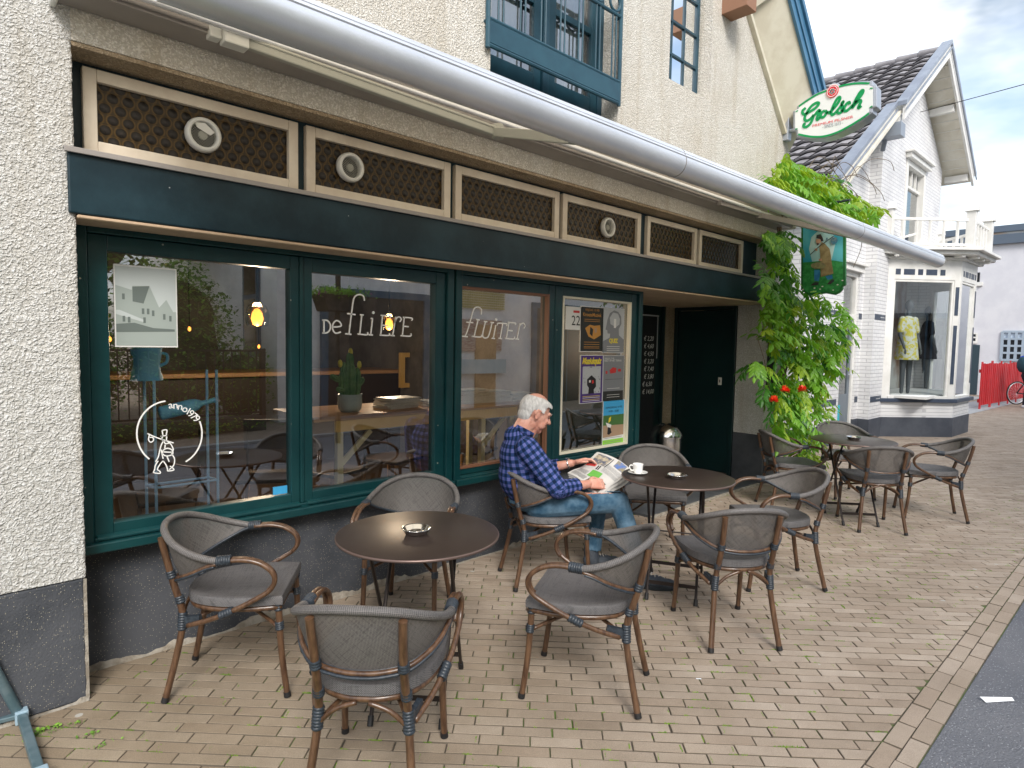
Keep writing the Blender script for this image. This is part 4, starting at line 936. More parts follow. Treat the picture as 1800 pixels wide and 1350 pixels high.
for sx in (-1, 1):
    rear = smooth_path([(sx*.184, -.255, .0), (sx*.158, -.207, .22), (sx*.146, -.190, .36), (sx*.140, -.227, .50), (sx*.142, -.258, .63), (sx*.145, -.272, .704)], 4)
    front = smooth_path([(sx*.198, .250, 0), (sx*.193, .225, .20), (sx*.190, .212, .43)], 4)
    for nm, P in (('rear', rear), ('front', front)):
        w = MB(); n = len(P); w.tube(P, [.0130+.0018*(i/(n-1)) if nm == 'front' else .0142 for i in range(n)], 12)
        lg = w.build('leg', G['bamboo'], chair, auto=True)
        d = (Vector(P[1])-Vector(P[0])).normalized(); w = MB(); w.tube([Vector(P[0])-d*.002+Vector((0, 0, .002)), Vector(P[0])+d*.022], [.0155, .0150], 12); w.build('foot_cap', G['rubber'], lg, auto=True)
        w = MB()
        if nm == 'rear':
            binding(w, (sx*.1505, -.193, .300), (sx*.1455, -.190, .375), .0178, 7); binding(w, (sx*.143, -.198, .415), (sx*.1415, -.205, .445), .0172, 3)
            binding(w, (sx*.1402, -.232, .525), (sx*.1405, -.240, .556), .0172, 3)
            w.bar((sx*.148, -.19, .335), (sx*.170, -.11, .350), .020, .040)
        else:
            binding(w, (sx*.1935, .219, .300), (sx*.192, .216, .335), .0170, 4); binding(w, (sx*.191, .214, .385), (sx*.190, .212, .425), .0182, 4)
            w.bar((sx*.193, .21, .41), (sx*.15, .20, .415), .02, .03)
        w.build('binding', G['binding'], lg, auto=True)
# seat
def seat_out(t, o=0., z=.45):              # t 0..1 round the outline, front edge straight
    pts = [(-.215, .235), (.215, .235), (.225, .10), (.205, -.04), (.150, -.145), (.07, -.190), (0, -.198), (-.07, -.190), (-.150, -.145), (-.205, -.04), (-.225, .10)]
    return pts
OUT = seat_out(0)
dense = []
for i in range(len(OUT)):
    p0, p1, p2, p3 = [Vector((*OUT[(i+k-1) % len(OUT)], 0)) for k in range(4)]
    if i in (0,):
        for k in range(8): dense.append(p1.lerp(p2, k/8))
        continue
    for k in range(4):
        t = k/4; q0 = p0 if i not in (1,) else p1*2-p2; q3 = p3 if i != len(OUT)-1 else p2*2-p1
        dense.append(.5*((2*p1)+(p2-q0)*t+(2*q0-5*p1+4*p2-q3)*t*t+(3*p1-q0-3*p2+q3)*t**3))
ND = len(dense)
w = MB(); rings = [(1.0, .418), (1.0, .446), (.985, .454), (.94, .457), (.8, .452), (.55, .446), (.28, .443), (.0, .442)]
vs = []
for s, z in rings:
    for p in dense: vs.append((p.x*s, (p.y-.02)*s+.02, z))
fs = [(r*ND+i, r*ND+(i+1) % ND, (r+1)*ND+(i+1) % ND, (r+1)*ND+i) for r in range(len(rings)-1) for i in range(ND)]
fs.append(tuple(range(ND))); w.add(vs, fs)
seat = w.build('seat', G['weave_dense'], chair, auto=True); set_uv(seat, lambda c: (c.x+.3, c.y+c.z*.9+.3))
w = MB(); w.tube([Vector((p.x*.93, (p.y-.02)*.93+.02, .402)) for p in dense], .0125, 8, closed=True); w.build('seat_frame', G['bamboo'], chair, smooth=True)
w = MB()
for sx in (-1, 1):
    w.tube(smooth_path([(sx*.148, -.188, .315), (sx*.11, -.12, .345), (sx*.04, -.02, .368), (-sx*.04, .03, .366), (-sx*.13, .14, .335), (-sx*.19, .205, .315)], 4), .0085, 8)
    w.tube(smooth_path([(sx*.146, -.195, .320), (sx*.09, -.20, .372), (sx*.02, -.20, .398)], 4), .0085, 8)
strt = w.build('stretcher', G['bamboo'], chair, smooth=True)
w = MB(); binding(w, (-.035, .0, .367), (.035, .01, .367), .014, 5); w.build('binding', G['binding'], strt, auto=True)
# back: top rim, lower rail and the mesh between
RIM = [(-.256, .000, .652), (-.258, -.055, .663), (-.246, -.125, .686), (-.212, -.200, .722), (-.142, -.258, .757), (-.07, -.284, .773), (0, -.291, .777)]
RIM = [(x, y, .45+(z-.45)*.89) for x, y, z in RIM]
RIM = RIM+[(-x, y, z) for x, y, z in RIM[-2::-1]]
LOW = [(-.252, -.010, .640), (-.246, -.050, .626), (-.228, -.105, .595), (-.196, -.155, .560), (-.145, -.200, .535), (-.07, -.222, .522), (0, -.228, .519)]
LOW = [(x, y, .45+(z-.45)*(.97 if z < .57 else .91)) for x, y, z in LOW]
LOW = LOW+[(-x, y, z) for x, y, z in LOW[-2::-1]]
RP, LP = smooth_path(RIM, 4), smooth_path(LOW, 4); nb = len(RP)
w = MB(); NV = 9
def bk(u, v):
    i = min(int(round(u*(nb-1))), nb-1); a, b = RP[i], LP[i]; q = a.lerp(b, v); bulge = math.sin(v*math.pi)*.005*math.sin(u*math.pi); d = Vector((q.x*.6, q.y, 0)).normalized(); return q+d*bulge
w.grid(bk, nb, NV)
back = w.build('backrest', G['weave_open'], chair, smooth=True)
me = back.data; uv = me.uv_layers.new(name='UVMap'); arc = [0]
for i in range(1, nb): arc.append(arc[-1]+((RP[i]-RP[i-1]).length+(LP[i]-LP[i-1]).length)/2)
for lp in me.loops:
    k = lp.vertex_index; i, j = k % nb, k//nb; uv.data[lp.index].uv = (arc[i]*.7071+me.vertices[k].co.z*.7071, arc[i]*.7071-me.vertices[k].co.z*.7071+1)
w = MB(); w.tube(RP, [.0150]*nb, 12); rim = w.build('top_rim', G['weave_rim'], back, smooth=True)
me = rim.data; uv = me.uv_layers.new(name='UVMap')
for p in me.polygons:
    for li in p.loop_indices:
        k = me.loops[li].vertex_index; uv.data[li].uv = (arc[min(k//12, nb-1)]*.7+(k % 12)*.0087*.7, arc[min(k//12, nb-1)]*.7-(k % 12)*.0087*.7+1)
w = MB(); w.tube([p+Vector((p.x*.03, -.008, -.004)) for p in LP], .0085, 8); w.build('lower_rail', G['bamboo'], back, smooth=True)
w = MB(); w.tube([p+Vector((p.x*.035, -.016, -.015)) for p in LP], .0060, 8); w.tube([p+Vector((0, .004, 0)) for p in LP], .0075, 8); w.build('cord_edge', G['binding'], back, smooth=True)
# armrests: twin tubes looping down to the rear legs
for sx in (-1, 1):
    A = [(sx*.257, .012, .652), (sx*.260, .085, .656), (sx*.263, .150, .640), (sx*.264, .200, .600), (sx*.263, .214, .552), (sx*.260, .190, .503), (sx*.254, .130, .460), (sx*.240, .050, .415), (sx*.206, -.060, .362), (sx*.162, -.165, .322)]
    A = [(x, y, .45+(z-.45)*.89 if z > .45 else z) for x, y, z in A]
    P = smooth_path(A, 5); w = MB(); w.tube(P, .0108, 10); k = 26
    P2 = [p+Vector((-sx*.019, -.002, .0)) for p in P[:k]]; w.tube(P2, .0096, 10)
    ar = w.build('armrest', G['bamboo'], chair, smooth=True)
    w = MB(); binding(w, (sx*.253, -.018, .6295), (sx*.253, .040, .633), .0205, 6); binding(w, (sx*.237, .040, .411), (sx*.224, -.015, .384), .0165, 5); w.build('binding', G['binding'], ar, auto=True)
index_kids()
def facing(deg): return math.radians(deg-90)
CH = [   # x, y, facing, label
 (1.03, 2.865, -35, 'chair left of the nearest table, beside the left window, empty and facing right'),
 (1.99, 2.905, -139, 'chair tucked behind the nearest table with its back against the second window plinth'),
 (1.14, 1.850, 43.8, 'closest chair, seen from behind in front of the nearest table'),
 (2.17, 1.75, 119, 'chair right of the nearest table, seen half from behind in front of the seated man'),
 (2.98, 2.785, -27, 'chair in which the man in the checked shirt is sitting'),
 (3.18, 1.605, 52, 'chair with its back to the street in front of the table with the coffee cup'),
 (4.11, 1.74, 138, 'chair to the right of the coffee cup table, turned left towards it'),
 (4.08, 2.68, -139.5, 'chair behind the table with the coffee cup, beside the chrome bin'),
 (6.06, 1.73, 36.4, 'chair with its back to the street at the farthest table'),
 (6.865, 1.47, 117, 'rightmost chair, standing right of the farthest table'),
 (6.14, 2.48, -44, 'dark chair between the farthest table and the vine, seen from its side'),
 (7.14, 2.32, -136, 'chair behind the farthest table, its rounded back facing the white house'),
]
chairs = []
for i, (x, y, a, lab) in enumerate(CH):
    if i == 0:
        chair.location = (x, y, .004); chair.rotation_euler = (0, 0, facing(a)); chair['label'] = lab; c = chair
    else: c = dup(chair, (x, y, .004), facing(a), lab)
    chairs.append(c)
# ------------------------------------------------------------------ folding tables
mat('table_brown', (.028, .019, .016), .36, c2=(.035, .025, .021), cs=3, spec=.5, bs=420, bd=.04)
mat('table_edge', (.16, .11, .095), .35, metal=.5)
mat('tube_dark', (.040, .032, .030), .35, metal=.6)
mat('chrome', (.80, .80, .80), .17, metal=1.)
tbl = thing('folding_table', 'x', 'table', (0, 0, 0), 0, 'round brown folding tables on the terrace')
w = MB(); w.lathe([(0, .712), (.334, .712), (.345, .716), (.3475, .722)], n=72); w.lathe([(.3475, .7221), (.346, .7275), (.340, .730), (0, .730)], n=72)
top = w.build('tabletop', G['table_brown'], tbl, auto=True)
w = MB(); w.lathe([(.342, .714), (.3495, .7165), (.3508, .7225), (.3485, .7268), (.3462, .7275)], n=72); w.build('rim', G['table_edge'], top, smooth=True)
for s, wx in ((1, .165), (-1, .145)):
    w = MB()
    for sx in (-1, 1): w.tube([(sx*wx, -s*.185, .705), (sx*wx, s*.235, .012)], .0085, 8)
    w.tube([(-wx, -s*.185, .705), (wx, -s*.185, .705)], .0085, 8); w.bar((-wx, s*.185, .094), (wx, s*.185, .094), .004, .022)
    lf = w.build('leg_frame', G['tube_dark'], tbl, auto=True)
    for sx in (-1, 1): w = MB(); w.tube([(sx*wx, s*.2405, .0), (sx*wx, s*.222, .034)], .0125, 10); w.build('foot_cap', G['rubber'], lf, auto=True)
w = MB(); w.bar((-.18, -.19, .706), (-.18, .19, .706), .02, .012); w.bar((.18, -.19, .706), (.18, .19, .706), .02, .012); w.tube([(-.17, .025, .36), (.17, .025, .36)], .005, 6); w.build('under_rail', G['tube_dark'], tbl)
index_kids()
TB = [(1.549, 2.197, -46, 'table nearest the camera, an ashtray at its middle'), (3.47, 2.105, -62, 'table with the white coffee cup, in front of the seated man'), (6.15, 1.935, -50, 'farthest table, near the climbing plant')]
for i, (x, y, a, lab) in enumerate(TB):
    if i == 0: tbl.location = (x, y, .003); tbl.rotation_euler = (0, 0, math.radians(a)); tbl['label'] = lab
    else: dup(tbl, (x, y, .003), math.radians(a), lab)
TZ = .7335
def ashtray(c, lab):
    t = thing('ashtray', lab, 'ashtray', c, 0, 'chrome ashtrays on the tables')
    w = MB(); w.lathe([(.0, .002), (.042, .0), (.047, .004), (.061, .024), (.064, .025), (.0635, .027), (.058, .0245), (.045, .008), (.041, .0055), (.034, .006), (.030, .013), (.028, .0135), (.024, .009), (0, .0085)], n=40); w.build('dish', G['chrome'], t, smooth=True)
ashtray(gnd(732, 934, TZ+.01)-Vector((0, 0, .01)), 'chrome ashtray on the nearest table')
ashtray(gnd(1190, 838, TZ+.01)-Vector((0, 0, .01)), 'chrome ashtray to the right of the coffee cup')
ashtray(gnd(1501, 770.5, TZ+.01)-Vector((0, 0, .01)), 'dark rimmed chrome ashtray on the farthest table')
mat('china', (.82, .82, .80), .12, coat=.6)
cpos = gnd(1121, 833, TZ)
w = MB(); w.lathe([(0, .002), (.028, .0), (.032, .003), (.062, .012), (.0635, .0145), (.060, .0145), (.030, .006), (0, .005)], n=40)
tag(w.build('saucer', G['china'], smooth=True), 'white saucer under the coffee cup', 'saucer').location = cpos
cup = thing('coffee_cup', 'white coffee cup standing on its saucer beside the newspaper', 'cup', cpos+Vector((0, 0, .0062)))
w = MB(); w.lathe([(0, .003), (.022, .0), (.024, .002), (.030, .020), (.0335, .055), (.034, .060), (.0325, .060), (.0305, .054), (.027, .020), (0, .010)], n=40); w.build('bowl', G['china'], cup, smooth=True)
w = MB(); hd_ = (RT*-1).normalized(); hd_.z = 0; hd_.normalize(); w.tube(smooth_path([hd_*.031+Vector((0, 0, .048)), hd_*.048+Vector((0, 0, .050)), hd_*.054+Vector((0, 0, .036)), hd_*.044+Vector((0, 0, .020)), hd_*.029+Vector((0, 0, .016))], 5), .0038, 8); w.build('handle', G['china'], cup, smooth=True)
w = MB(); w.lathe([(0, .046), (.0315, .046)], n=32); w.build('coffee', mat('coffee', (.05, .02, .008), .2), cup)
# ------------------------------------------------------------------ chrome bin in the doorway
bp_ = onY(1171, 760, 3.78); bt = thing('pedal_bin', 'tall chrome bin with domed lid standing in the doorway', 'bin', (bp_.x, 3.78, .022))
zt_ = onY(1176, 743, 3.78).z-.022
w = MB(); h = zt_-.15; w.lathe([(0, 0), (.165, 0), (.17, .01), (.17, h-.004), (0, h-.004)], n=36); w.build('drum', G['chrome'], bt, auto=True)
w = MB(); w.lathe([(.178, h-.002), (.18, h+.012), (.170, h+.05), (.14, h+.105), (.09, h+.138), (.04, h+.149), (0, h+.151)], n=36); w.lathe([(.178, h-.001), (0, h-.001)], n=36); w.build('dome_lid', G['chrome'], bt, auto=True)
w = MB(); w.lathe([(.1715, 0), (.176, .0), (.176, .03), (.1715, .035)], n=36); w.build('base_ring', G['rubber'], bt, auto=True)
# ------------------------------------------------------------------ people: limbs merged and remeshed into one surface
def capsule(mb, a, b, ra, rb, n=14, flat=None):
    a, b = Vector(a), Vector(b); d = b-a; Ln = d.length; d.normalize()
    prof_ = []
    for k in range(5): t = math.radians(-90+k*22.5); prof_.append((ra*math.cos(t), ra*math.sin(t)))
    prof_.append((ra, 0)); prof_.append((rb, Ln))
    for k in range(1, 5): t = math.radians(k*22.5); prof_.append((rb*math.cos(t), Ln+rb*math.sin(t)))
    prof_ = [(max(r, 0) if 0 < i < len(prof_)-1 else 0, z) for i, (r, z) in enumerate(prof_)]
    q = d.to_track_quat('Z', 'Y').to_matrix().to_4x4(); mb.lathe(prof_, a, n, q)
def ell(mb, c, r, rot=None, n=18):
    M = Matrix.Diagonal((*r, 1)); 
    if rot is not None: M = rot.to_4x4() @ M
    prof_ = [(math.cos(math.radians(-90+k*180/12)) if 0 < k < 12 else 0, math.sin(math.radians(-90+k*180/12))) for k in range(13)]
    mb.lathe(prof_, c, n, M)
def fuse(mb, name, m, parent, voxel=.005, smooth=3, keep=None):
    o = mb.build(name+'_tmp', m); r = o.modifiers.new('r', 'REMESH'); r.mode = 'VOXEL'; r.voxel_size = voxel
    s = o.modifiers.new('s', 'SMOOTH'); s.iterations = smooth; s.factor = .5
    dg = bpy.context.evaluated_depsgraph_get(); dg.update(); me = bpy.data.meshes.new_from_object(o.evaluated_get(dg))
    bpy.data.objects.remove(o); me.name = name; me.materials.clear(); me.materials.append(m); me.polygons.foreach_set('use_smooth', [True]*len(me.polygons))
    if keep:
        bm = bmesh.new(); bm.from_mesh(me); bmesh.ops.delete(bm, geom=[v for v in bm.verts if not keep(v.co)], context='VERTS'); bm.to_mesh(me); bm.free()
    q = bpy.data.objects.new(name, me); COL.objects.link(q); q.parent = parent; return q
# skin with slight redness
def skinmat():
    M = mat('skin', (.56, .26, .19), .5, c2=(.66, .36, .28), cs=14); B = M.node_tree.nodes['Principled BSDF']; B.inputs['Subsurface Weight'].default_value = .12; B.inputs['Subsurface Radius'].default_value = (.01, .004, .002); B.inputs['Subsurface Scale'].default_value = 1
    return M
skinmat()
mat('hair_grey', (.42, .41, .40), .7, c2=(.66, .65, .64), cs=60, cb=(.35, .65), bs=180, bd=.8, bdist=.006, streak=(1, 1, .25))
def plaid():
    M = bpy.data.materials.new('plaid'); M.use_nodes = True; nt = M.node_tree; N = nt.nodes; L = nt.links; B = N['Principled BSDF']
    at = N.new('ShaderNodeAttribute'); at.attribute_name = 'pq'; sp = N.new('ShaderNodeSeparateXYZ'); L.new(at.outputs['Vector'], sp.inputs[0])
    def st(o):
        d = N.new('ShaderNodeMath'); d.operation = 'DIVIDE'; L.new(o, d.inputs[0]); d.inputs[1].default_value = .044
        f = N.new('ShaderNodeMath'); f.operation = 'FRACT'; L.new(d.outputs[0], f.inputs[0]); g = N.new('ShaderNodeMath'); g.operation = 'GREATER_THAN'; L.new(f.outputs[0], g.inputs[0]); g.inputs[1].default_value = .5; return g.outputs[0]
    a, b = st(sp.outputs[0]), st(sp.outputs[1]); s = N.new('ShaderNodeMath'); s.operation = 'ADD'; L.new(a, s.inputs[0]); L.new(b, s.inputs[1])
    h = N.new('ShaderNodeMath'); h.operation = 'MULTIPLY'; L.new(s.outputs[0], h.inputs[0]); h.inputs[1].default_value = .5
    rp = N.new('ShaderNodeValToRGB'); rp.color_ramp.interpolation = 'CONSTANT'; e = rp.color_ramp.elements; e[0].position = 0; e[0].color = (.105, .120, .33, 1); e[1].position = .3; e[1].color = (.020, .045, .145, 1); x = e.new(.8); x.color = (.003, .014, .045, 1)
    L.new(h.outputs[0], rp.inputs[0]); L.new(rp.outputs[0], B.inputs['Base Color']); B.inputs['Roughness'].default_value = .85; B.inputs['Specular IOR Level'].default_value = .2
    tc = N.new('ShaderNodeTexCoord'); n = N.new('ShaderNodeTexNoise'); n.inputs['Scale'].default_value = 15; n.inputs['Detail'].default_value = 3; L.new(tc.outputs['Object'], n.inputs[0])
    bp = N.new('ShaderNodeBump'); bp.inputs['Strength'].default_value = .5; bp.inputs['Distance'].default_value = .02; L.new(n.outputs[0], bp.inputs['Height']); L.new(bp.outputs[0], B.inputs['Normal'])
    MATS['plaid'] = M
plaid()
mat('denim', (.030, .080, .135), .85, c2=(.115, .20, .28), cs=7, cb=(.40, .62), bs=22, bd=.5, bdist=.015, spec=.2)
mat('belt', (.07, .03, .018), .5); mat('shoe', (.035, .045, .06), .7, c2=(.055, .065, .08), cs=30); mat('sole', (.02, .025, .03), .8); mat('lace', (.45, .42, .38), .8)
man = thing('person', 'grey haired man in a blue checked shirt and jeans, seated and reading a newspaper', 'person', (2.98, 2.785, .004), math.radians(-27))
# local frame: x forwards, y to his left, z up
def V3(a, b, z): return Vector((a, -b, z))          # b counts to his right
HIP = [V3(-.085, s*.095, .525) for s in (1, -1)]
KN = [V3(.43, .20, .535), V3(.44, -.12, .520)]
AN = [V3(.56, .31, .095), V3(.385, -.09, .095)]
SH = [V3(-.185, .185, .905), V3(-.165, -.185, .905)]
EL = [V3(-.015, .265, .655), V3(.05, -.27, .665)]
WR = [V3(.235, .150, .650), V3(.245, -.165, .725)]
CHEST = V3(-.155, 0, .80); BELLY = V3(-.085, 0, .645); NECK0, NECK1 = V3(-.19, 0, .955), V3(-.130, 0, 1.035)
HC = V3(-.082, 0, 1.100)
tilt = math.radians(24)                                  # head bowed
HR = Matrix.Rotation(tilt, 3, 'Y')
def H(x, y, z): return HC+HR @ Vector((x, y, z))
s = MB()
# skull, jaw and face
ell(s, H(-.018, 0, .030), (.098, .078, .095), HR); ell(s, H(.022, 0, -.015), (.070, .066, .085), HR); ell(s, H(.040, 0, -.075), (.046, .048, .040), HR)
ell(s, H(.066, 0, -.098), (.022, .026, .020), HR); ell(s, H(-.01, 0, -.075), (.06, .058, .045), HR)
ell(s, H(.084, 0, .026), (.016, .050, .014), HR)                    # brow
capsule(s, H(.088, 0, .012), H(.113, 0, -.024), .009, .0135, 10); ell(s, H(.100, .013, -.029), (.011, .009, .008), HR); ell(s, H(.100, -.013, -.029), (.011, .009, .008), HR)
for q in (-1, 1):
    ell(s, H(.072, q*.034, -.026), (.022, .024, .022), HR)          # cheeks
    ell(s, H(.052, q*.045, -.055), (.028, .018, .030), HR)
    ell(s, H(-.012, q*.077, -.006), (.020, .008, .031), Matrix.Rotation(tilt-.2, 3, 'Y'))
    ell(s, H(-.010, q*.080, -.030), (.011, .007, .011), HR)
    capsule(s, H(-.022, q*.083, .020), H(-.030, q*.085, -.006), .005, .005, 8); capsule(s, H(.004, q*.081, .020), H(-.022, q*.084, .022), .005, .005, 8)
ell(s, H(.090, 0, -.055), (.012, .022, .006), HR); ell(s, H(.086, 0, -.068), (.012, .020, .006), HR)
capsule(s, NECK0, NECK1+Vector((-.01, 0, .02)), .066, .060); capsule(s, NECK1, H(.0, 0, -.06), .060, .052); capsule(s, V3(-.13, 0, .96), H(.03, 0, -.09), .040, .034)
# torso core, upper limbs
ell(s, CHEST, (.10, .16, .15)); ell(s, BELLY, (.12, .15, .13)); ell(s, V3(-.09, 0, .54), (.12, .16, .08))
for i, sg in ((0, 1), (1, -1)):
    capsule(s, SH[i]+V3(0, -sg*.01, -.01), EL[i], .052, .040); capsule(s, EL[i], WR[i], .042, .027)
    capsule(s, HIP[i], KN[i], .078, .055); capsule(s, KN[i], AN[i], .050, .036)
# hands: palm, four bent fingers and a thumb each, closed on the paper
def hand(mb, wr, fdir, ndir, side, curl, sz=1.):
    """fdir along the hand, ndir out of the back of the hand, side = +1 thumb to the left of fdir seen from the back"""
    f = Vector(fdir).normalized(); n = Vector(ndir); n = (n-f*n.dot(f)).normalized(); t = n.cross(f)*side
    c = wr+f*.01
    for k, off in enumerate((-.030, -.010, .010, .029)):
        capsule(mb, c+t*off*.6, c+f*.078*sz+t*off+n*.002, .015, .0115, 10)
    ell(mb, c+f*.045, (.03, .03, .016), Matrix((f, t, n)).transposed())
    for k, (off, ln) in enumerate(((-.031, .060), (-.0105, .074), (.0105, .080), (.031, .072))):
        p = c+f*.080*sz+t*off; d = f.copy(); r = .0092
        for sgm, (l, cv) in enumerate(((.46, curl[0]), (.30, curl[1]), (.24, curl[2]))):
            a = math.radians(cv); d = (d*math.cos(a)-n*math.sin(a)).normalized() if sgm == 0 else (d*math.cos(a)-(n*math.cos(sum(math.radians(x) for x in curl[:sgm]))+f*math.sin(sum(math.radians(x) for x in curl[:sgm])))*math.sin(a)).normalized()
            q = p+d*ln*l*1.05; capsule(mb, p, q, r, r-.0009, 10); p = q; r -= .0009
    p = c+f*.018+t*.036-n*.004; q = c+f*.052+t*.052-n*.018; e = c+f*.086+t*.046-n*.022; capsule(mb, c+f*.01+t*.02, p, .015, .0135, 10); capsule(mb, p, q, .0128, .0108, 10); capsule(mb, q, e, .0105, .0085, 10)
hd0 = (V3(.395, .115, .640)-WR[0]); hand(s, WR[0]+hd0.normalized()*.012, hd0, V3(.1, .75, .62), 1, (22, 48, 30))
hd1 = (V3(.385, -.120, .760)-WR[1]); hand(s, WR[1]+hd1.normalized()*.012, hd1, V3(-.15, -.45, .80), -1, (14, 30, 24))
body = fuse(s, 'body', G['skin'], man, .0042, 2)
# hair: short, receding over the crown
h = MB(); ell(h, H(-.024, 0, .028), (.1015, .0825, .096), HR); ell(h, H(-.062, 0, -.03), (.050, .066, .060), HR); 
for q in (-1, 1): ell(h, H(.010, q*.040, .064), (.070, .040, .040), HR); ell(h, H(.016, q*.066, .012), (.022, .016, .040), HR)
ell(h, H(.054, 0, .068), (.030, .044, .024), Matrix.Rotation(tilt+.5, 3, 'Y'))
def hk(co):
    l = HR.transposed() @ (co-HC); x, y, z = l
    if z < -.085: return False
    if x > .074: return False
    if x > .034 and z < .062: return False                       # forehead and temple
    if x > -.045 and z < .014 and abs(y) > .04: return False     # clear of the ear
    if x > .010 and z < .030 and abs(y) > .04 and x > .030: return False
    if x > -.02 and z < -.02: return False
    if (x+.036)**2/.0036+(y)**2/.0026 < 1 and z > .07: return False
    return True
fuse(h, 'hair', G['hair_grey'], man, .0045, 2, hk)
# face detail: eyes and brows
w = MB()
for q in (-1, 1): w.tube(smooth_path([H(.080, q*.048, .026), H(.096, q*.034, .035), H(.099, q*.018, .030)], 4), .0030, 6)
w.build('eyebrows', mat('brow_grey', (.22, .20, .19), .8), man, smooth=True)
mat('eye_white', (.7, .68, .64), .2); mat('lid_shadow', (.20, .09, .07), .6)
w = MB()
for q in (-1, 1): ell(w, H(.081, q*.031, .008), (.010, .012, .009), HR, 12)
w.build('eyes', G['lid_shadow'], man, smooth=True)
w = MB(); w.tube(smooth_path([H(.088, -.024, -.064), H(.101, 0, -.0615), H(.088, .024, -.064)], 4), .0022, 6); w.build('mouth_line', G['lid_shadow'], man, smooth=True)
# shirt
s = MB(); ell(s, V3(-.180, 0, .82), (.135, .195, .165)); ell(s, V3(-.105, 0, .69), (.165, .180, .165)); ell(s, V3(-.095, 0, .575), (.165, .178, .095)); ell(s, V3(-.200, 0, .90), (.085, .175, .075)); ell(s, V3(-.20, 0, .70), (.12, .165, .16))
capsule(s, V3(-.225, 0, .955), V3(-.155, 0, .975), .068, .064)
for i, sg in ((0, 1), (1, -1)):
    capsule(s, SH[i]+V3(-.005, -sg*.02, -.005), EL[i], .078, .064); m_ = EL[i].lerp(WR[i], .52); capsule(s, EL[i], m_, .064, .050)
    d = (m_-EL[i]).normalized(); capsule(s, m_-d*.012, m_+d*.03, .054, .052)
NKc = NECK1+Vector((0, 0, .0))
def sk(co):
    for i in (0, 1):
        d = (WR[i]-EL[i]); t = (co-EL[i]).dot(d)/d.length_squared
        if t > .62 and (co-EL[i]-d*t).length < .09: return False
    nd = (H(0, 0, 0)-NECK0).normalized()
    if (co-V3(-.20, 0, .955)).dot(nd) > .035 and abs(co.y) < .085: return False
    return co.z > .50
shirt = fuse(s, 'shirt', G['plaid'], man, .008, 5, sk)
so_ = shirt.modifiers.new('thick', 'SOLIDIFY'); so_.thickness = .004; so_.offset = -1
me = shirt.data; pq = me.attributes.new('pq', 'FLOAT_VECTOR', 'POINT'); dat = []
bones = [('t', V3(-.09, 0, .50), V3(-.19, 0, .98))]+[('a', SH[i], EL[i]) for i in (0, 1)]+[('f', EL[i], WR[i]) for i in (0, 1)]
for v in me.vertices:
    co = v.co; best = None
    for k, (nm, a, b) in enumerate(bones):
        d = b-a; t = max(0, min(1, (co-a).dot(d)/d.length_squared)); dist = (co-a-d*t).length-(.15 if nm == 't' else .055)
        if best is None or dist < best[0]: best = (dist, k, t, d)
    nm, a, b = bones[best[1]]; d = (b-a).normalized(); rel = co-a; along = rel.dot(d); pr = rel-d*along
    ref = Vector((1, 0, 0)) if nm == 't' else Vector((0, 0, 1)); ref = (ref-d*ref.dot(d)).normalized(); r2 = d.cross(ref)
    ang = math.atan2(pr.dot(r2), pr.dot(ref)); R = .155 if nm == 't' else .062
    dat += [ang*R+(.01 if nm == 't' else 0), along, 0]
pq.data.foreach_set('vector', dat)
# collar and cuffs
w = MB(); nd = (NECK1-NECK0).normalized()
ax = nd.cross(Vector((0, 1, 0))).normalized(); cc = NECK0+nd*.030
def col_(u, v):
    a = math.radians(25+u*310); r = .078-.006*v; q = cc+ax*(-math.cos(a)*-1*r*1.0)+Vector((0, 1, 0))*math.sin(a)*r*.95+nd*(v*.034-.006+.012*math.cos(a)*-1); return q
w.grid(col_, 40, 4); cl = w.build('collar', G['plaid'], man, smooth=True); cl.modifiers.new('t', 'SOLIDIFY').thickness = .004
at_ = cl.data.attributes.new('pq', 'FLOAT_VECTOR', 'POINT'); at_.data.foreach_set('vector', [c for v in cl.data.vertices for c in (math.atan2(v.co.y, v.co.x+.2)*.08, v.co.z, 0)])
# jeans
s = MB(); ell(s, V3(-.095, 0, .53), (.155, .178, .075)); ell(s, V3(-.08, 0, .56), (.145, .165, .06))
for i, sg in ((0, 1), (1, -1)):
    capsule(s, HIP[i], KN[i], .098, .070); dk = (AN[i]-KN[i]); capsule(s, KN[i], KN[i]+dk*.5, .069, .062); capsule(s, KN[i]+dk*.5, KN[i]+dk*.97, .062, .060)
def jk(co):
    for i in (0, 1):
        d = AN[i]-KN[i]
        if (co-KN[i]).dot(d)/d.length_squared > .93 and co.z < .2: return False
    return co.z < .60
j = fuse(s, 'jeans', G['denim'], man, .007, 3, jk); j.modifiers.new('t', 'SOLIDIFY').thickness = .004
w = MB()
for k in range(29):
    pass
bl = [Vector((-.085+.156*math.cos(a), .172*math.sin(a), .573-.035*math.cos(a))) for a in [math.radians(10*i) for i in range(36)]]
w.tube(bl, .017, 8, closed=True, flat=.35); w.build('belt', G['belt'], man, smooth=True)
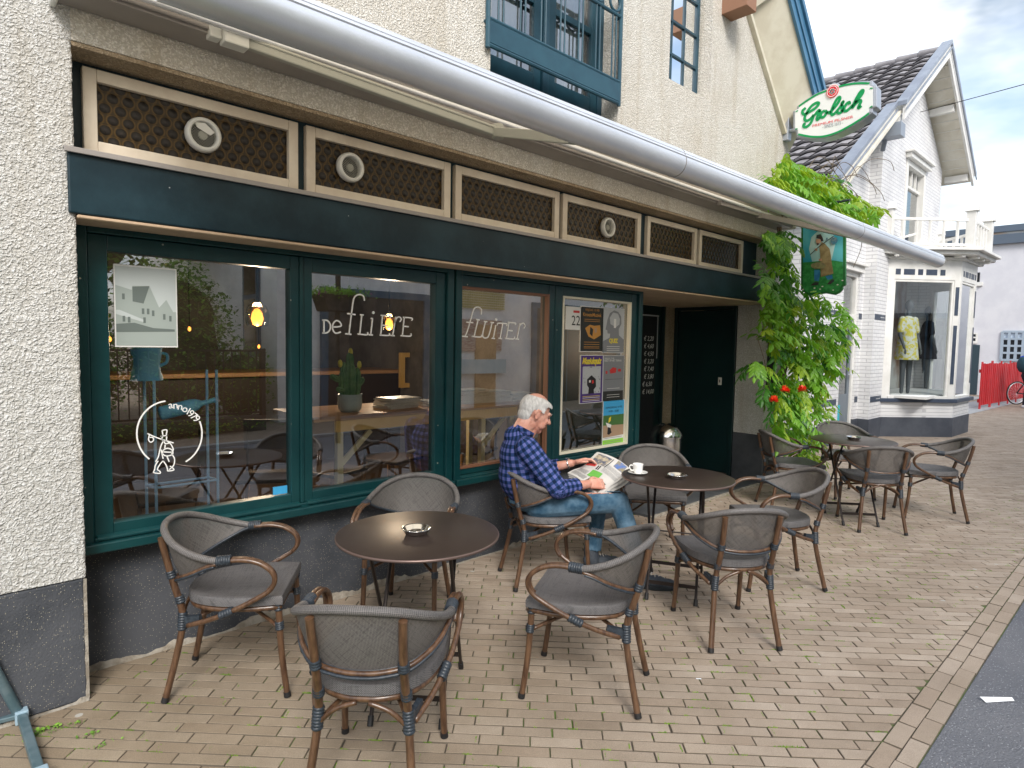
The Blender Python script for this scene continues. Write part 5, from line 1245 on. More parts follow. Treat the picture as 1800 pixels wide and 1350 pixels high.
# shoes and watch
for i in (0, 1):
    dr_ = Vector(((.26, -.14, 0), (.28, .0, 0))[i]).normalized(); pr_ = Vector((-dr_.y, dr_.x, 0)); A = AN[i]; M3 = Matrix((dr_, pr_, Vector((0, 0, 1)))).transposed(); b_ = Vector((A.x, A.y, 0))
    s = MB(); ell(s, b_+dr_*-.01+Vector((0, 0, .055)), (.055, .042, .055), M3); ell(s, b_+dr_*.085+Vector((0, 0, .042)), (.075, .046, .040), M3); ell(s, b_+dr_*.160+Vector((0, 0, .034)), (.055, .046, .032), M3); capsule(s, b_+Vector((0, 0, .06)), b_+Vector((0, 0, .125))-dr_*.01, .052, .050)
    sh = fuse(s, 'shoe', G['shoe'], man, .006, 3)
    s = MB(); pts = []
    for k in range(28):
        a = k/28*2*math.pi; x = .07+.142*math.cos(a); y = (.046+.004*math.cos(a))*math.sin(a); pts.append(b_+dr_*x+pr_*y+Vector((0, 0, .0)))
    s.prism(pts, (0, 0, .026)); s.build('sole', G['sole'], sh, bevel=.004)
    s = MB()
    for k in range(4):
        p = b_+dr_*(.055+k*.024)+Vector((0, 0, .095-k*.009)); s.tube([p-pr_*.022-Vector((0, 0, .006)), p+Vector((0, 0, .004)), p+pr_*.022+dr_*.014-Vector((0, 0, .006))], .0028, 6)
    s.build('laces', G['lace'], sh, smooth=True)
d = (WR[1]-EL[1]).normalized(); c = WR[1]-d*.022; u = d.cross(Vector((0, 0, 1))).normalized(); v_ = d.cross(u)
w = MB(); w.tube([c+u*.0305*math.cos(a)+v_*.0305*math.sin(a) for a in [k*math.pi/10 for k in range(20)]], .008, 6, closed=True, flat=.3)
w.build('watch_strap', G['chrome'], man, smooth=True)
w = MB(); cc2 = c-v_*.034 if v_.z < 0 else c+v_*.034; q = d.to_track_quat('Z', 'Y'); w.tube([cc2-Vector((0, 0, .003)), cc2+Vector((0, 0, .006))], .017, 16); w.build('watch_case', G['chrome'], man, auto=True)
# ------------------------------------------------------------------ the newspaper
npap = thing('newspaper', 'open newspaper with coloured pictures held by the seated man', 'newspaper', (3.3, 2.5, .65))
PX = Vector((math.cos(math.radians(-27)), math.sin(math.radians(-27)), 0)); PY = Vector((-PX.y, PX.x, 0)); M0 = Vector((2.98, 2.785, .004))
def LW(a, b, z): return M0+PX*a-PY*b+Vector((0, 0, z))
# four corners of the spread: far left, far right, near right, near left (from the photograph: two pages falling away from a raised fold)
c00, c10, c11, c01 = LW(.19, -.10, .672), LW(.455, -.20, .790), LW(.605, .02, .700), LW(.30, .19, .575)
def ps(u, v):
    p = (c00*(1-u)+c10*u)*(1-v)+(c01*(1-u)+c11*u)*v; z = .030*math.sin(v*math.pi)*(.4+.6*u)-.020*math.sin(u*math.pi*1.0)*(1-v)+.006*math.sin(u*9+v*5); return p+Vector((0, 0, z))
mat('newsprint', (.56, .55, .53), .9, c2=(.50, .49, .47), cs=5); mat('ink_grey', (.20, .20, .20), .9, c2=(.33, .33, .33), cs=220, cb=(.45, .55)); mat('photo_print', (.08, .09, .13), .8, c2=(.42, .36, .26), cs=26, cb=(.42, .58)); mat('photo_pink', (.45, .20, .20), .8, c2=(.10, .12, .09), cs=24, cb=(.42, .58)); mat('print_green', (.12, .38, .06), .8); mat('print_red', (.55, .05, .04), .8); mat('print_blue', (.08, .16, .42), .8, c2=(.25, .22, .14), cs=30)
for off, nm in ((0, 'page'), (-.012, 'page'), (-.024, 'page')):
    w = MB(); w.grid(lambda u, v: ps(u, v)+Vector((0, 0, off*(1.0+1.2*u)))+PX*(-off*.6*u)+(PY*off*.8), 26, 20); w.build(nm, G['newsprint'], npap, world=True, smooth=True)
def patch(u0, v0, u1, v1, m_, nm):
    w = MB(); w.grid(lambda u, v: ps(u0+(u1-u0)*u, v0+(v1-v0)*v)+Vector((0, 0, .0025)), 10, 8); w.build(nm, m_, npap, world=True, smooth=True)
patch(.04, .48, .30, .90, G['photo_pink'], 'printed_picture'); patch(.26, .36, .46, .66, G['print_green'], 'printed_picture'); patch(.63, .10, .94, .52, G['photo_print'], 'printed_picture'); patch(.55, .04, .62, .34, G['print_red'], 'printed_picture'); patch(.80, .66, .98, .92, G['print_blue'], 'printed_picture')
w = MB()
def line(u0, v, u1, h=.012):
    k = 8; a = [ps(u0+(u1-u0)*i/k, v)+Vector((0, 0, .003)) for i in range(k+1)]; b = [ps(u0+(u1-u0)*i/k, v+h)+Vector((0, 0, .003)) for i in range(k+1)]; w.add(a+b, [(i, i+1, k+2+i, k+1+i) for i in range(k)])
random.seed(2)
for k in range(22):
    v = .06+k*.019
    if v < .44: line(.06, v, .22+random.uniform(-.02, 0), .008); line(.24, v, .40 if v < .32 else .25, .008)
for k in range(20):
    v = .56+k*.021; line(.50, v, .62, .009); line(.64, v, .76, .009)
w.build('text_lines', G['ink_grey'], npap, world=True)
w = MB(); line(.49, .40, .60, .035); line(.49, .455, .61, .03); line(.62, .54, .95, .02); w.build('headlines', G['black_gap'], npap, world=True)
# ------------------------------------------------------------------ oval beer sign on its bracket
def XP(px, py, X): return onX(px, py, X)
def crop(ox, oy, s): return lambda x, y: (ox+x/s, oy+y/s)
SX = 7.02
sg = thing('hanging_sign', 'white and green light box sign with green script lettering, bracketed to the cafe corner', 'sign', (SX, 2.6, 3.8))
g_ = crop(1370, 120, 9.0)
def sp_(pts, off=0.): return [XP(*g_(x, y), SX)+Vector((-off, 0, 0)) for x, y in pts]
FACE = [(232, 720), (232, 670), (290, 640), (290, 600), (420, 500), (560, 410), (700, 345), (775, 318), (795, 262), (850, 235), (912, 240), (945, 278), (1100, 240), (1250, 215), (1435, 205), (1440, 262), (1500, 285), (1500, 600), (1440, 632), (1435, 690), (1280, 820), (1100, 930), (900, 1030), (700, 1090), (500, 1095), (285, 1055), (280, 985), (232, 970)]
mat('sign_white', (.80, .82, .80), .25, coat=.4); mat('sign_green', (.0, .30, .085), .35); mat('sign_red', (.72, .015, .03), .4); mat('sign_grey', (.42, .45, .50), .35, metal=.5)
fp = sp_(FACE); cen = sum(fp, Vector())/len(fp)
w = MB(); w.prism([cen+(p-cen)*1.045+Vector((.012, 0, 0)) for p in fp], (.15, 0, 0)); w.build('casing', G['sign_grey'], sg, world=True, bevel=.006)
w = MB(); w.prism([cen+(p-cen)*1.012+Vector((.004, 0, 0)) for p in fp], (.012, 0, 0)); w.build('face_rim', G['sign_grey'], sg, world=True, bevel=.003)
w = MB(); w.prism([cen+(p-cen)*.972 for p in fp], (.010, 0, 0)); w.build('face', G['sign_white'], sg, world=True)
w = MB(); NX_ = Vector((-1, 0, 0))
def rib(mb, pts, wd, off=.003, sm=4): mb.ribbon(smooth_path(sp_(pts, off), sm), wd, NX_, .001)
for pts in ([(308, 605), (440, 512), (600, 415), (752, 355)], [(945, 290), (1100, 255), (1260, 238), (1425, 240)], [(300, 1045), (500, 1082), (700, 1078), (900, 1020), (1100, 920), (1280, 810), (1418, 715)]): rib(w, pts, .020)
for pts in ([(258, 692), (298, 668)], [(1432, 318), (1482, 316)], [(1430, 622), (1474, 598)], [(250, 962), (290, 960)]): w.ribbon(sp_(pts, .003), .012, NX_, .001)
SCR = [[(420, 628), (372, 670), (372, 715), (410, 730), (480, 690), (560, 640), (615, 585), (625, 552), (585, 550), (520, 590), (455, 670), (410, 760), (405, 815), (440, 832), (500, 795), (548, 735)], [(548, 735), (530, 800), (490, 880), (430, 928), (390, 925), (388, 890), (420, 875)],
 [(560, 745), (610, 680), (632, 668), (622, 720), (596, 790), (606, 815), (650, 775)], [(632, 680), (665, 672)], [(722, 672), (675, 700), (655, 760), (690, 778), (735, 735), (745, 690), (722, 672)], [(745, 700), (790, 700)],
 [(775, 720), (850, 650), (930, 550), (962, 480), (945, 458), (905, 500), (850, 610), (822, 700), (840, 738), (885, 710)], [(885, 710), (960, 620), (1008, 545), (1010, 530), (990, 560), (1000, 620), (985, 690), (940, 712), (915, 690)], [(985, 690), (1020, 660)],
 [(1112, 575), (1108, 540), (1070, 560), (1030, 625), (1030, 675), (1070, 672), (1120, 630)], [(1120, 630), (1200, 545), (1290, 440), (1328, 370), (1312, 350), (1270, 395), (1205, 510), (1150, 640)], [(1150, 640), (1200, 570), (1270, 512), (1292, 530), (1262, 595), (1255, 632), (1300, 595)]]
for s_ in SCR: rib(w, s_, .029, .004, 5)
w.build('lettering', G['sign_green'], sg, world=True)
a, b = XP(*g_(520, 935), SX), XP(*g_(1170, 760), SX); L_ = abs(a.y-b.y)
w = MB(); v, f = text_mesh('PREMIUM PILSNER', L_/10.4, (SX-.004, a.y, a.z), (0, -1, 0), (0, 0, 1), sx=1.18); mxx_ = min(p.y for p in v); k_ = (b.y-a.y)/(mxx_-a.y); v = [Vector((p.x, a.y+(p.y-a.y)*k_, p.z)) for p in v]; w.add(v, f); w.build('small_lettering', G['sign_red'], sg, world=True)
a, b = XP(*g_(680, 958), SX), XP(*g_(1010, 862), SX)
w = MB(); v, f = text_mesh('- SINDS 1615 -', .05, (SX-.004, a.y, a.z), (0, -1, 0), (0, 0, 1)); mxx_ = min(p.y for p in v); k_ = (b.y-a.y)/(mxx_-a.y); v = [Vector((p.x, a.y+(p.y-a.y)*k_, p.z)) for p in v]; w.add(v, f); w.build('small_lettering', G['steel_grey'], sg, world=True)
c = XP(*g_(843, 370), SX); R_ = (XP(*g_(843, 275), SX)-XP(*g_(843, 465), SX)).length/2
w = MB(); w.prism([c+Vector((-.012, math.cos(t)*R_*.95, math.sin(t)*R_)) for t in [k*math.pi/16 for k in range(32)]], (.012, 0, 0)); bd_ = w.build('badge', G['sign_red'], sg, world=True)
w = MB()
w.ribbon([c+Vector((-.013, math.cos(t)*R_*.80, math.sin(t)*R_*.84)) for t in [k*math.pi/16 for k in range(33)]], .006, NX_); 
for k in range(7): t = k*.9; w.ribbon([c+Vector((-.013, math.cos(t)*R_*.55, math.sin(t)*R_*.5)), c+Vector((-.013, math.cos(t+2.2)*R_*.45, math.sin(t+2.2)*R_*.5))], .010, NX_)
w.build('badge_motif', G['sign_white'], bd_, world=True)
k0, k1 = onY(1375, 202, WF-.01), onY(1375, 246, WF-.01)
w = MB(); w.box(SX+.03, WF-.06, k1.z, SX+.12, WF-.001, k0.z); w.build('bracket', G['sign_grey'], sg, world=True, bevel=.006)
zb_ = (k0.z*.4+k1.z*.6); w = MB(); w.tube([(SX+.08, WF-.05, zb_), (SX+.08, fp[0].y-.02, zb_)], .024, 10); w.build('bracket_arm', G['sign_grey'], sg, world=True, auto=True)
# ------------------------------------------------------------------ painted pub board
PXX = 7.12; q_ = crop(1380, 380, 9.0)
pb = thing('painted_board', 'painted hanging board of a walking man in a long coat, among the vine', 'sign', (PXX, 2.6, 2.6))
def pp_(pts, off=0.): return [XP(*q_(x, y), PXX)+Vector((-off, 0, 0)) for x, y in pts]
OUTL = [(262, 20), (945, 100), (948, 1085), (905, 1110), (905, 1150), (850, 1210), (780, 1240), (640, 1215), (520, 1235), (400, 1250), (330, 1215), (255, 1160)]
fp2 = pp_(OUTL); cen2 = sum(fp2, Vector())/len(fp2)
mat('board_green', (.02, .17, .045), .5)
w = MB(); w.prism([cen2+(p-cen2)*1.02+Vector((.002, 0, 0)) for p in fp2], (.035, 0, 0)); w.build('board', G['board_green'], pb, world=True, bevel=.003)
mat('paint_sky', (.02, .34, .52), .5, c2=(.12, .52, .62), cs=2.5); mat('paint_glow', (.36, .62, .66), .5, c2=(.55, .74, .74), cs=4); mat('paint_grass', (.015, .22, .05), .6, c2=(.05, .36, .10), cs=22); mat('paint_coat', (.26, .19, .09), .7, c2=(.36, .28, .14), cs=18); mat('paint_blue', (.02, .17, .42), .6, c2=(.04, .26, .52), cs=14); mat('paint_dark', (.03, .05, .06), .6, c2=(.06, .03, .03), cs=20); mat('paint_skin', (.55, .30, .20), .6); mat('paint_basket', (.20, .17, .10), .7, c2=(.30, .30, .14), cs=40); mat('paint_bundle', (.06, .20, .32), .6, c2=(.25, .30, .30), cs=30)
w = MB(); w.prism(pp_([(285, 30), (915, 105), (915, 800), (285, 760)], .001), (.001, 0, 0)); w.build('painted_sky', G['paint_sky'], pb, world=True)
w = MB(); w.prism(pp_([(420, 330), (560, 200), (760, 240), (800, 420), (740, 680), (600, 740), (430, 720), (380, 520)], .003), (.001, 0, 0)); w.build('painted_glow', G['paint_glow'], pb, world=True)
w = MB(); w.prism(pp_([(285, 735), (500, 715), (760, 700), (915, 725), (915, 1060), (885, 1110), (850, 1180), (780, 1215), (640, 1190), (520, 1210), (400, 1222), (340, 1195), (285, 1140)], .005), (.001, 0, 0)); w.build('painted_grass', G['paint_grass'], pb, world=True)
w = MB(); w.prism(pp_([(465, 850), (550, 850), (560, 900), (540, 1030), (465, 1020)], .007), (.001, 0, 0)); w.prism(pp_([(640, 950), (745, 925), (760, 985), (680, 1010)], .007), (.001, 0, 0)); w.build('painted_trousers', G['paint_blue'], pb, world=True)
w = MB(); w.prism(pp_([(585, 410), (640, 440), (710, 520), (725, 600), (745, 750), (770, 910), (690, 930), (570, 965), (565, 800), (560, 600), (545, 480)], .009), (.001, 0, 0)); w.build('painted_coat', G['paint_coat'], pb, world=True)
w = MB(); w.prism(pp_([(500, 350), (505, 300), (570, 285), (600, 340), (615, 395), (575, 405), (565, 365)], .011), (.001, 0, 0)); w.prism(pp_([(500, 430), (535, 420), (545, 445), (515, 465)], .011), (.001, 0, 0))
w.prism(pp_([(400, 1100), (480, 1040), (540, 1045), (535, 1090)], .011), (.001, 0, 0)); w.prism(pp_([(670, 1075), (730, 1010), (780, 1000), (785, 1030), (720, 1080)], .011), (.001, 0, 0)); w.ribbon(pp_([(405, 610), (560, 470), (780, 315)], .012), .008, NX_); w.build('painted_hat_and_shoes', G['paint_dark'], pb, world=True)
w = MB(); w.prism(pp_([(500, 365), (560, 365), (580, 410), (550, 435), (505, 425), (492, 400)], .013), (.001, 0, 0)); w.prism(pp_([(470, 520), (515, 505), (520, 555), (480, 545)], .013), (.001, 0, 0)); w.prism(pp_([(540, 680), (590, 670), (585, 710), (545, 715)], .013), (.001, 0, 0)); w.build('painted_face', G['paint_skin'], pb, world=True)
w = MB(); w.prism(pp_([(415, 770), (440, 750), (520, 730), (620, 740), (655, 780), (620, 830), (480, 835), (425, 810)], .014), (.001, 0, 0)); w.build('painted_basket', G['paint_basket'], pb, world=True)
w = MB(); w.prism(pp_([(725, 380), (760, 340), (820, 340), (845, 385), (820, 430), (740, 460)], .014), (.001, 0, 0)); w.prism(pp_([(655, 350), (680, 340), (685, 390), (660, 400)], .014), (.001, 0, 0)); w.build('painted_bundle', G['paint_bundle'], pb, world=True)
w = MB()
for x, y in ((290, 1160), (415, 1200), (470, 1138), (560, 1155), (595, 1112), (765, 1170), (835, 1085), (912, 1018)): c = pp_([(x, y)], .008)[0]; w.prism([c+Vector((0, .010*math.cos(t), .007*math.sin(t))) for t in [k*math.pi/4 for k in range(8)]], (.001, 0, 0))
w.build('painted_daisies', G['sign_white'], pb, world=True)
zt2 = fp2[0].z+.12; w = MB(); w.tube([(PXX+.018, WF, zt2), (PXX+.018, fp2[1].y-.03, zt2)], .012, 8); w.tube([(PXX+.018, fp2[0].y-.08, zt2), (PXX+.018, fp2[0].y-.08, fp2[0].z-.02)], .006, 6); w.tube([(PXX+.018, fp2[1].y+.08, zt2), (PXX+.018, fp2[1].y+.08, fp2[1].z-.02)], .006, 6); w.build('iron_arm', G['binding'], pb, world=True)
# ------------------------------------------------------------------ lettering on the window glass
WN = Vector((0, -1, 0)); YL = GLY-.003
mat('letter_white', (.86, .86, .84), .6)
def wl_(cr_, strokes, wd, name, parent, m='letter_white', off=0., sm=5):
    w = MB()
    for s_ in strokes:
        P = [onY(*cr_(x, y), YL-off) for x, y in s_]
        if len(P) > 2: P = smooth_path(P, sm)
        w.ribbon(P, wd, WN, .0005)
    return w.build(name, G[m], parent, world=True)
c4 = crop(520, 440, 3.068)
DE = [[(152, 376), (152, 447)], [(143, 377), (170, 379), (186, 400), (184, 428), (168, 444), (143, 446)], [(199, 414), (243, 409), (238, 388), (218, 379), (201, 398), (200, 428), (216, 447), (243, 440)],
 [(370, 272), (364, 246), (338, 239), (314, 258), (303, 320), (293, 400), (287, 450)], [(277, 341), (322, 347)], [(267, 450), (300, 453)],
 [(356, 348), (345, 452)], [(346, 347), (367, 349)], [(333, 451), (384, 455), (387, 441)], [(414, 368), (404, 455)], [(404, 367), (416, 368)], [(393, 455), (416, 457)],
 [(468, 352), (458, 457)], [(452, 457), (502, 459), (505, 447)], [(458, 351), (508, 355), (507, 368)], [(463, 403), (496, 407)], [(540, 358), (522, 460)], [(510, 459), (534, 461)], [(534, 390), (545, 365), (560, 360), (569, 372), (560, 386)],
 [(585, 361), (575, 460)], [(565, 460), (617, 463), (621, 448)], [(577, 361), (626, 366), (624, 380)], [(581, 409), (609, 412)]]
l1 = wl_(c4, DE, .0085, 'lettering', GLASSES[1])
w = MB(); c = onY(*c4(418, 336), YL); w.prism([c+Vector((.009*math.cos(t), 0, .009*math.sin(t))) for t in [k*math.pi/6 for k in range(12)]], (0, -.001, 0)); 
c5 = crop(780, 480, 3.969)
c = onY(*c5(366, 324), YL); w.prism([c+Vector((.010*math.cos(t), 0, .010*math.sin(t))) for t in [k*math.pi/6 for k in range(12)]], (0, -.001, 0)); w.build('letter_dots', G['letter_white'], GLASSES[1], world=True)
FL_ = [[(262, 290), (264, 255), (240, 238), (210, 252), (190, 320), (168, 395), (150, 440)], [(158, 342), (206, 347)], [(128, 441), (168, 444)], [(240, 325), (212, 442)], [(228, 324), (252, 327)], [(196, 441), (258, 446), (264, 430)],
 [(292, 338), (272, 425), (280, 450), (304, 450), (318, 425), (338, 345)], [(280, 337), (304, 340)], [(326, 344), (350, 346)], [(364, 362), (346, 456)], [(334, 455), (358, 457)], [(412, 352), (394, 456)], [(376, 366), (380, 350), (440, 354), (438, 368)], [(382, 455), (406, 458)],
 [(456, 344), (437, 456)], [(428, 455), (488, 459), (494, 444)], [(447, 343), (500, 349), (498, 362)], [(446, 399), (482, 403)], [(532, 350), (512, 460)], [(500, 459), (526, 462)], [(526, 385), (536, 358), (556, 350), (568, 368), (558, 387)]]
wl_(c5, FL_, .0095, 'lettering', GLASSES[2])
c6 = crop(180, 440, 2.811)
cx_, cy_, rr = 331, 905, 161
def arc(a0, a1, n=22): return [(cx_+rr*math.cos(math.radians(a0+(a1-a0)*k/n)), cy_-rr*1.0*math.sin(math.radians(a0+(a1-a0)*k/n))) for k in range(n+1)]
wl_(c6, [arc(97, 232)], .007, 'emblem_ring', GLASSES[0], sm=2); wl_(c6, [arc(22, -60)], .007, 'emblem_ring', GLASSES[0], sm=2)
FIG = [[(295, 890), (318, 888), (316, 912), (328, 914)], [(295, 890), (298, 915), (288, 918), (328, 914)], [(298, 918), (294, 930), (300, 940), (314, 940), (318, 920)], [(302, 940), (288, 970), (276, 1020), (262, 1046)], [(316, 940), (338, 958), (350, 985), (342, 1002), (356, 1030), (352, 1062), (330, 1084)], [(222, 905), (260, 922), (300, 936), (352, 952)], [(232, 912), (228, 935), (238, 948), (252, 940), (250, 926), (234, 924)], [(300, 940), (312, 955), (330, 952)], [(300, 988), (322, 978), (345, 988), (346, 1008), (318, 1016), (298, 1006), (300, 988)], [(303, 996), (344, 998)], [(276, 1040), (262, 1062), (258, 1084), (254, 1098), (284, 1102), (284, 1092), (272, 1082), (284, 1058), (300, 1040)], [(300, 1040), (314, 1060), (322, 1082), (324, 1090), (352, 1086), (348, 1076), (334, 1066)], [(310, 960), (308, 985)], [(290, 985), (300, 1030)], [(318, 1016), (330, 1045)]]
wl_(c6, FIG, .0052, 'emblem_figure', GLASSES[0])
w = MB()
for ch, x, y, an in (('a', 340, 768, 8), ('n', 362, 770, 2), ('n', 385, 776, -10), ('o', 407, 787, -20), ('1', 424, 800, -30), ('9', 436, 811, -36), ('7', 450, 824, -42), ('9', 463, 836, -48)):
    c = onY(*c6(x, y), YL); a = math.radians(an); v, f = text_mesh(ch, .050, c-Vector((math.cos(a), 0, math.sin(a)))*.013-Vector((-math.sin(a), 0, math.cos(a)))*.012, (math.cos(a), 0, math.sin(a)), (-math.sin(a), 0, math.cos(a)), bold=.0); w.add(v, f)
w.build('lettering', G['letter_white'], GLASSES[0], world=True)
# ------------------------------------------------------------------ papers taped inside the glass
YI = GLY-.006
def paper(name, label, cat, cr_, x0, y0, x1, y1, m_, group=None):
    a, b = onY(*cr_(x0, (y0+y0)/2), YI), onY(*cr_(x1, y1), YI)
    tl_ = onY(*cr_(x0, y0), YI); r = thing(name, label, cat, ((a.x+b.x)/2, YI, (a.z+b.z)/2), 0, group)
    w = MB(); w.box(a.x, YI, b.z, b.x, YI+.0012, a.z); w.build('sheet', m_, r, world=True)
    def rect(u0, v0, u1, v1, mm, nm, o=.0008, poly=None):
        w = MB()
        if poly: w.add([Vector((a.x+(b.x-a.x)*u, YI-o, a.z+(b.z-a.z)*v)) for u, v in poly], [tuple(range(len(poly)))])
        else: w.add([Vector((a.x+(b.x-a.x)*u, YI-o, a.z+(b.z-a.z)*v)) for u, v in ((u0, v0), (u1, v0), (u1, v1), (u0, v1))], [(0, 1, 2, 3)])
        return w.build(nm, mm, r, world=True)
    def txt(s_, u, v, wd, mm, shear=0., bold=0., hs=1.):
        w = MB(); vv, f = text_mesh(s_, .05, (0, 0, 0), (1, 0, 0), (0, 0, 1), shear=shear, bold=bold); xs = [p.x for p in vv]; k = wd*(b.x-a.x)/(max(xs)-min(xs)); o = Vector((a.x+(b.x-a.x)*u-min(xs)*k, YI-.0016, a.z+(b.z-a.z)*v))
        w.add([Vector((p.x*k, 0, p.z*k*hs))+o for p in vv], f); return w.build('lettering', mm, r, world=True)
    return rect, txt, r
for n, c in (('ink_black', (.01, .01, .012)), ('p_white', (.75, .75, .73)), ('p_purple', (.07, .03, .20)), ('p_yellow', (.75, .60, .05)), ('p_black', (.02, .022, .02)), ('p_orange', (.55, .26, .05)), ('p_grey', (.22, .23, .25)), ('p_lightgrey', (.48, .50, .52)), ('p_blue', (.05, .38, .70)), ('p_green', (.25, .60, .05)), ('p_red', (.55, .03, .03)), ('p_sand', (.42, .28, .18)), ('p_photo_mid', (.33, .38, .36)), ('p_photo_light', (.50, .55, .55)), ('p_photo_dark', (.13, .16, .15)), ('p_leaf', (.06, .16, .04))): mat(n, c, .6)
z4 = crop(0, 420, 3.0)
rc, tx, r_ = paper('photo_print', 'grey framed photograph of gabled houses, taped high in the left window', 'photograph', z4, 597, 130, 938, 572, G['p_white'])
rc(.02, .02, .98, .98, G['p_photo_light'], 'photo_sky'); rc(0, 0, 0, 0, G['p_photo_mid'], 'photo_house', .0012, [(.02, .25), (.27, .30), (.28, .25), (.55, .24), (.70, .50), (.82, .40), (.93, .55), (.98, .55), (.98, .80), (.02, .80)]); rc(.02, .78, .98, .98, G['p_photo_mid'], 'photo_street', .0014)
rc(0, 0, 0, 0, G['p_photo_dark'], 'photo_roof', .0018, [(.28, .26), (.55, .24), (.45, .46), (.28, .44)]); rc(0, 0, 0, 0, G['p_photo_light'], 'photo_awning', .0018, [(.02, .55), (.08, .55), (.45, .66), (.45, .69), (.02, .60)]); rc(0, 0, 0, 0, G['p_photo_dark'], 'photo_hedge', .0018, [(.02, .72), (.3, .70), (.6, .76), (.95, .77), (.95, .80), (.02, .82)])
for u, v in ((.12, .35), (.42, .52), (.50, .52), (.58, .54), (.44, .63), (.76, .58), (.86, .60), (.12, .62), (.2, .63)): rc(u, v, u+.04, v+.07, G['p_photo_dark'], 'photo_window', .0022)
rc, tx, r_ = paper('price_card', 'white card with the number 22, half behind the dark poster', 'card', c5, 852, 230, 962, 398, G['p_white']); tx('22', .36, .80, .52, G['ink_black']); rc(.46, .16, .84, .26, G['p_red'], 'red_mark')
rc, tx, r_ = paper('dark_poster', 'black poster with orange lettering, top left of the window group', 'poster', c5, 957, 228, 1108, 550, G['p_white'], 'posters taped in the fourth window')
rc(.02, .015, .98, .985, G['p_black'], 'print'); tx('VRIJDAG 13 MEI', .18, .10, .62, G['p_orange']); tx('KroezeMuziek', .10, .215, .80, G['p_orange'], bold=.001); rc(0, 0, 0, 0, G['p_orange'], 'picture', .0012, [(.20, .48), (.40, .40), (.60, .42), (.85, .40), (.90, .62), (.60, .72), (.35, .66)]); rc(0, 0, 0, 0, G['p_black'], 'picture', .0016, [(.42, .44), (.55, .50), (.52, .66), (.40, .60)]); rc(0, 0, 0, 0, G['p_sand'], 'picture', .0016, [(.60, .48), (.70, .46), (.72, .56), (.62, .58)])
for v in (.28, .32, .78, .83, .88, .91): rc(.16, v, .84, v+.010, G['p_orange'], 'text_line', .0013)
rc, tx, r_ = paper('quiz_poster', 'pale grey poster of a head in profile with the word QUIZ', 'poster', c5, 1114, 238, 1253, 558, G['p_lightgrey'], 'posters taped in the fourth window')
rc(0, 0, 0, 0, G['p_grey'], 'head', .0010, [(.16, .38), (.20, .26), (.30, .12), (.50, .05), (.70, .08), (.84, .18), (.86, .34), (.74, .46), (.76, .60), (1.0, .70), (1.0, .98), (.02, .98), (.02, .74), (.32, .66), (.34, .57), (.22, .57), (.20, .50), (.12, .48)]); rc(0, 0, 0, 0, G['p_lightgrey'], 'brain', .0014, [(.30, .22), (.45, .10), (.68, .12), (.78, .24), (.76, .36), (.60, .42), (.34, .36)]); rc(.50, .24, .60, .44, G['p_white'], 'bulb', .0018); tx('QUIZ', .30, .77, .42, G['p_yellow'], bold=.003)
for v in (.85, .90, .94): rc(.2, v, .8, v+.010, G['p_white'], 'text_line', .0013)
rc, tx, r_ = paper('music_quiz_poster', 'purple poster with yellow Muziekquiz lettering', 'poster', c5, 955, 572, 1105, 900, G['p_white'], 'posters taped in the fourth window')
rc(.02, .012, .98, .988, G['p_purple'], 'print'); tx('Muziekquiz', .07, .18, .86, G['p_yellow'], shear=.3, bold=.003, hs=1.3); rc(.10, .235, .90, .80, G['p_lightgrey'], 'picture', .0012); rc(0, 0, 0, 0, G['ink_black'], 'picture', .0016, [(.30, .50), (.48, .42), (.68, .50), (.70, .66), (.60, .72), (.62, .80), (.36, .80), (.38, .68), (.30, .62)]); rc(0, 0, 0, 0, G['p_red'], 'picture', .0020, [(.50, .53), (.58, .52), (.60, .58), (.52, .60)]); rc(.38, .52, .46, .57, G['p_white'], 'picture', .0020)
random.seed(4)
w = MB(); a_ = r_.location
for k in range(60):
    u, v = random.uniform(-.42, .40), random.uniform(-.26, .20); p = Vector((a_.x+u*.36*.9, YI-.0018, a_.z-v*.78*.9)); s_ = random.uniform(.002, .006); w.add([p+Vector((-s_, 0, -s_)), p+Vector((s_, 0, -s_)), p+Vector((0, 0, s_))], [(0, 1, 2)])
w.build('ink_spots', G['ink_black'], r_, world=True)
for v in (.85, .88, .92, .95): rc(.12, v, .88, v+.010, G['p_yellow' if v in (.85, .92) else 'p_white'], 'text_line', .0013)
rc, tx, r_ = paper('grey_poster', 'dark grey poster with small red figures and dim text', 'poster', c5, 1114, 574, 1252, 885, G['p_lightgrey'], 'posters taped in the fourth window')
rc(.02, .012, .98, .78, G['p_grey'], 'print'); rc(.02, .78, .98, .988, G['p_black'], 'print'); rc(0, 0, 0, 0, G['p_red'], 'picture', .0014, [(.30, .32), (.45, .26), (.62, .28), (.60, .38), (.34, .40)]); rc(.12, .34, .20, .40, G['p_red'], 'picture', .0014); rc(.70, .30, .84, .36, G['p_red'], 'picture', .0014); rc(.10, .52, .90, .526, G['p_black'], 'text_line', .0013)
tx('VRIJDAG 17 MEI', .05, .085, .45, G['p_white']); tx('FEEST OP HET TERRAS', .05, .135, .80, G['p_white'])
for v in (.72, .86, .91): rc(.2, v, .8, v+.008, G['p_white'], 'text_line', .0015)
rc, tx, r_ = paper('blue_green_poster', 'lowest poster, with a blue top, a small figure and a green foot', 'poster', c5, 1112, 892, 1252, 1213, G['p_white'], 'posters taped in the fourth window')
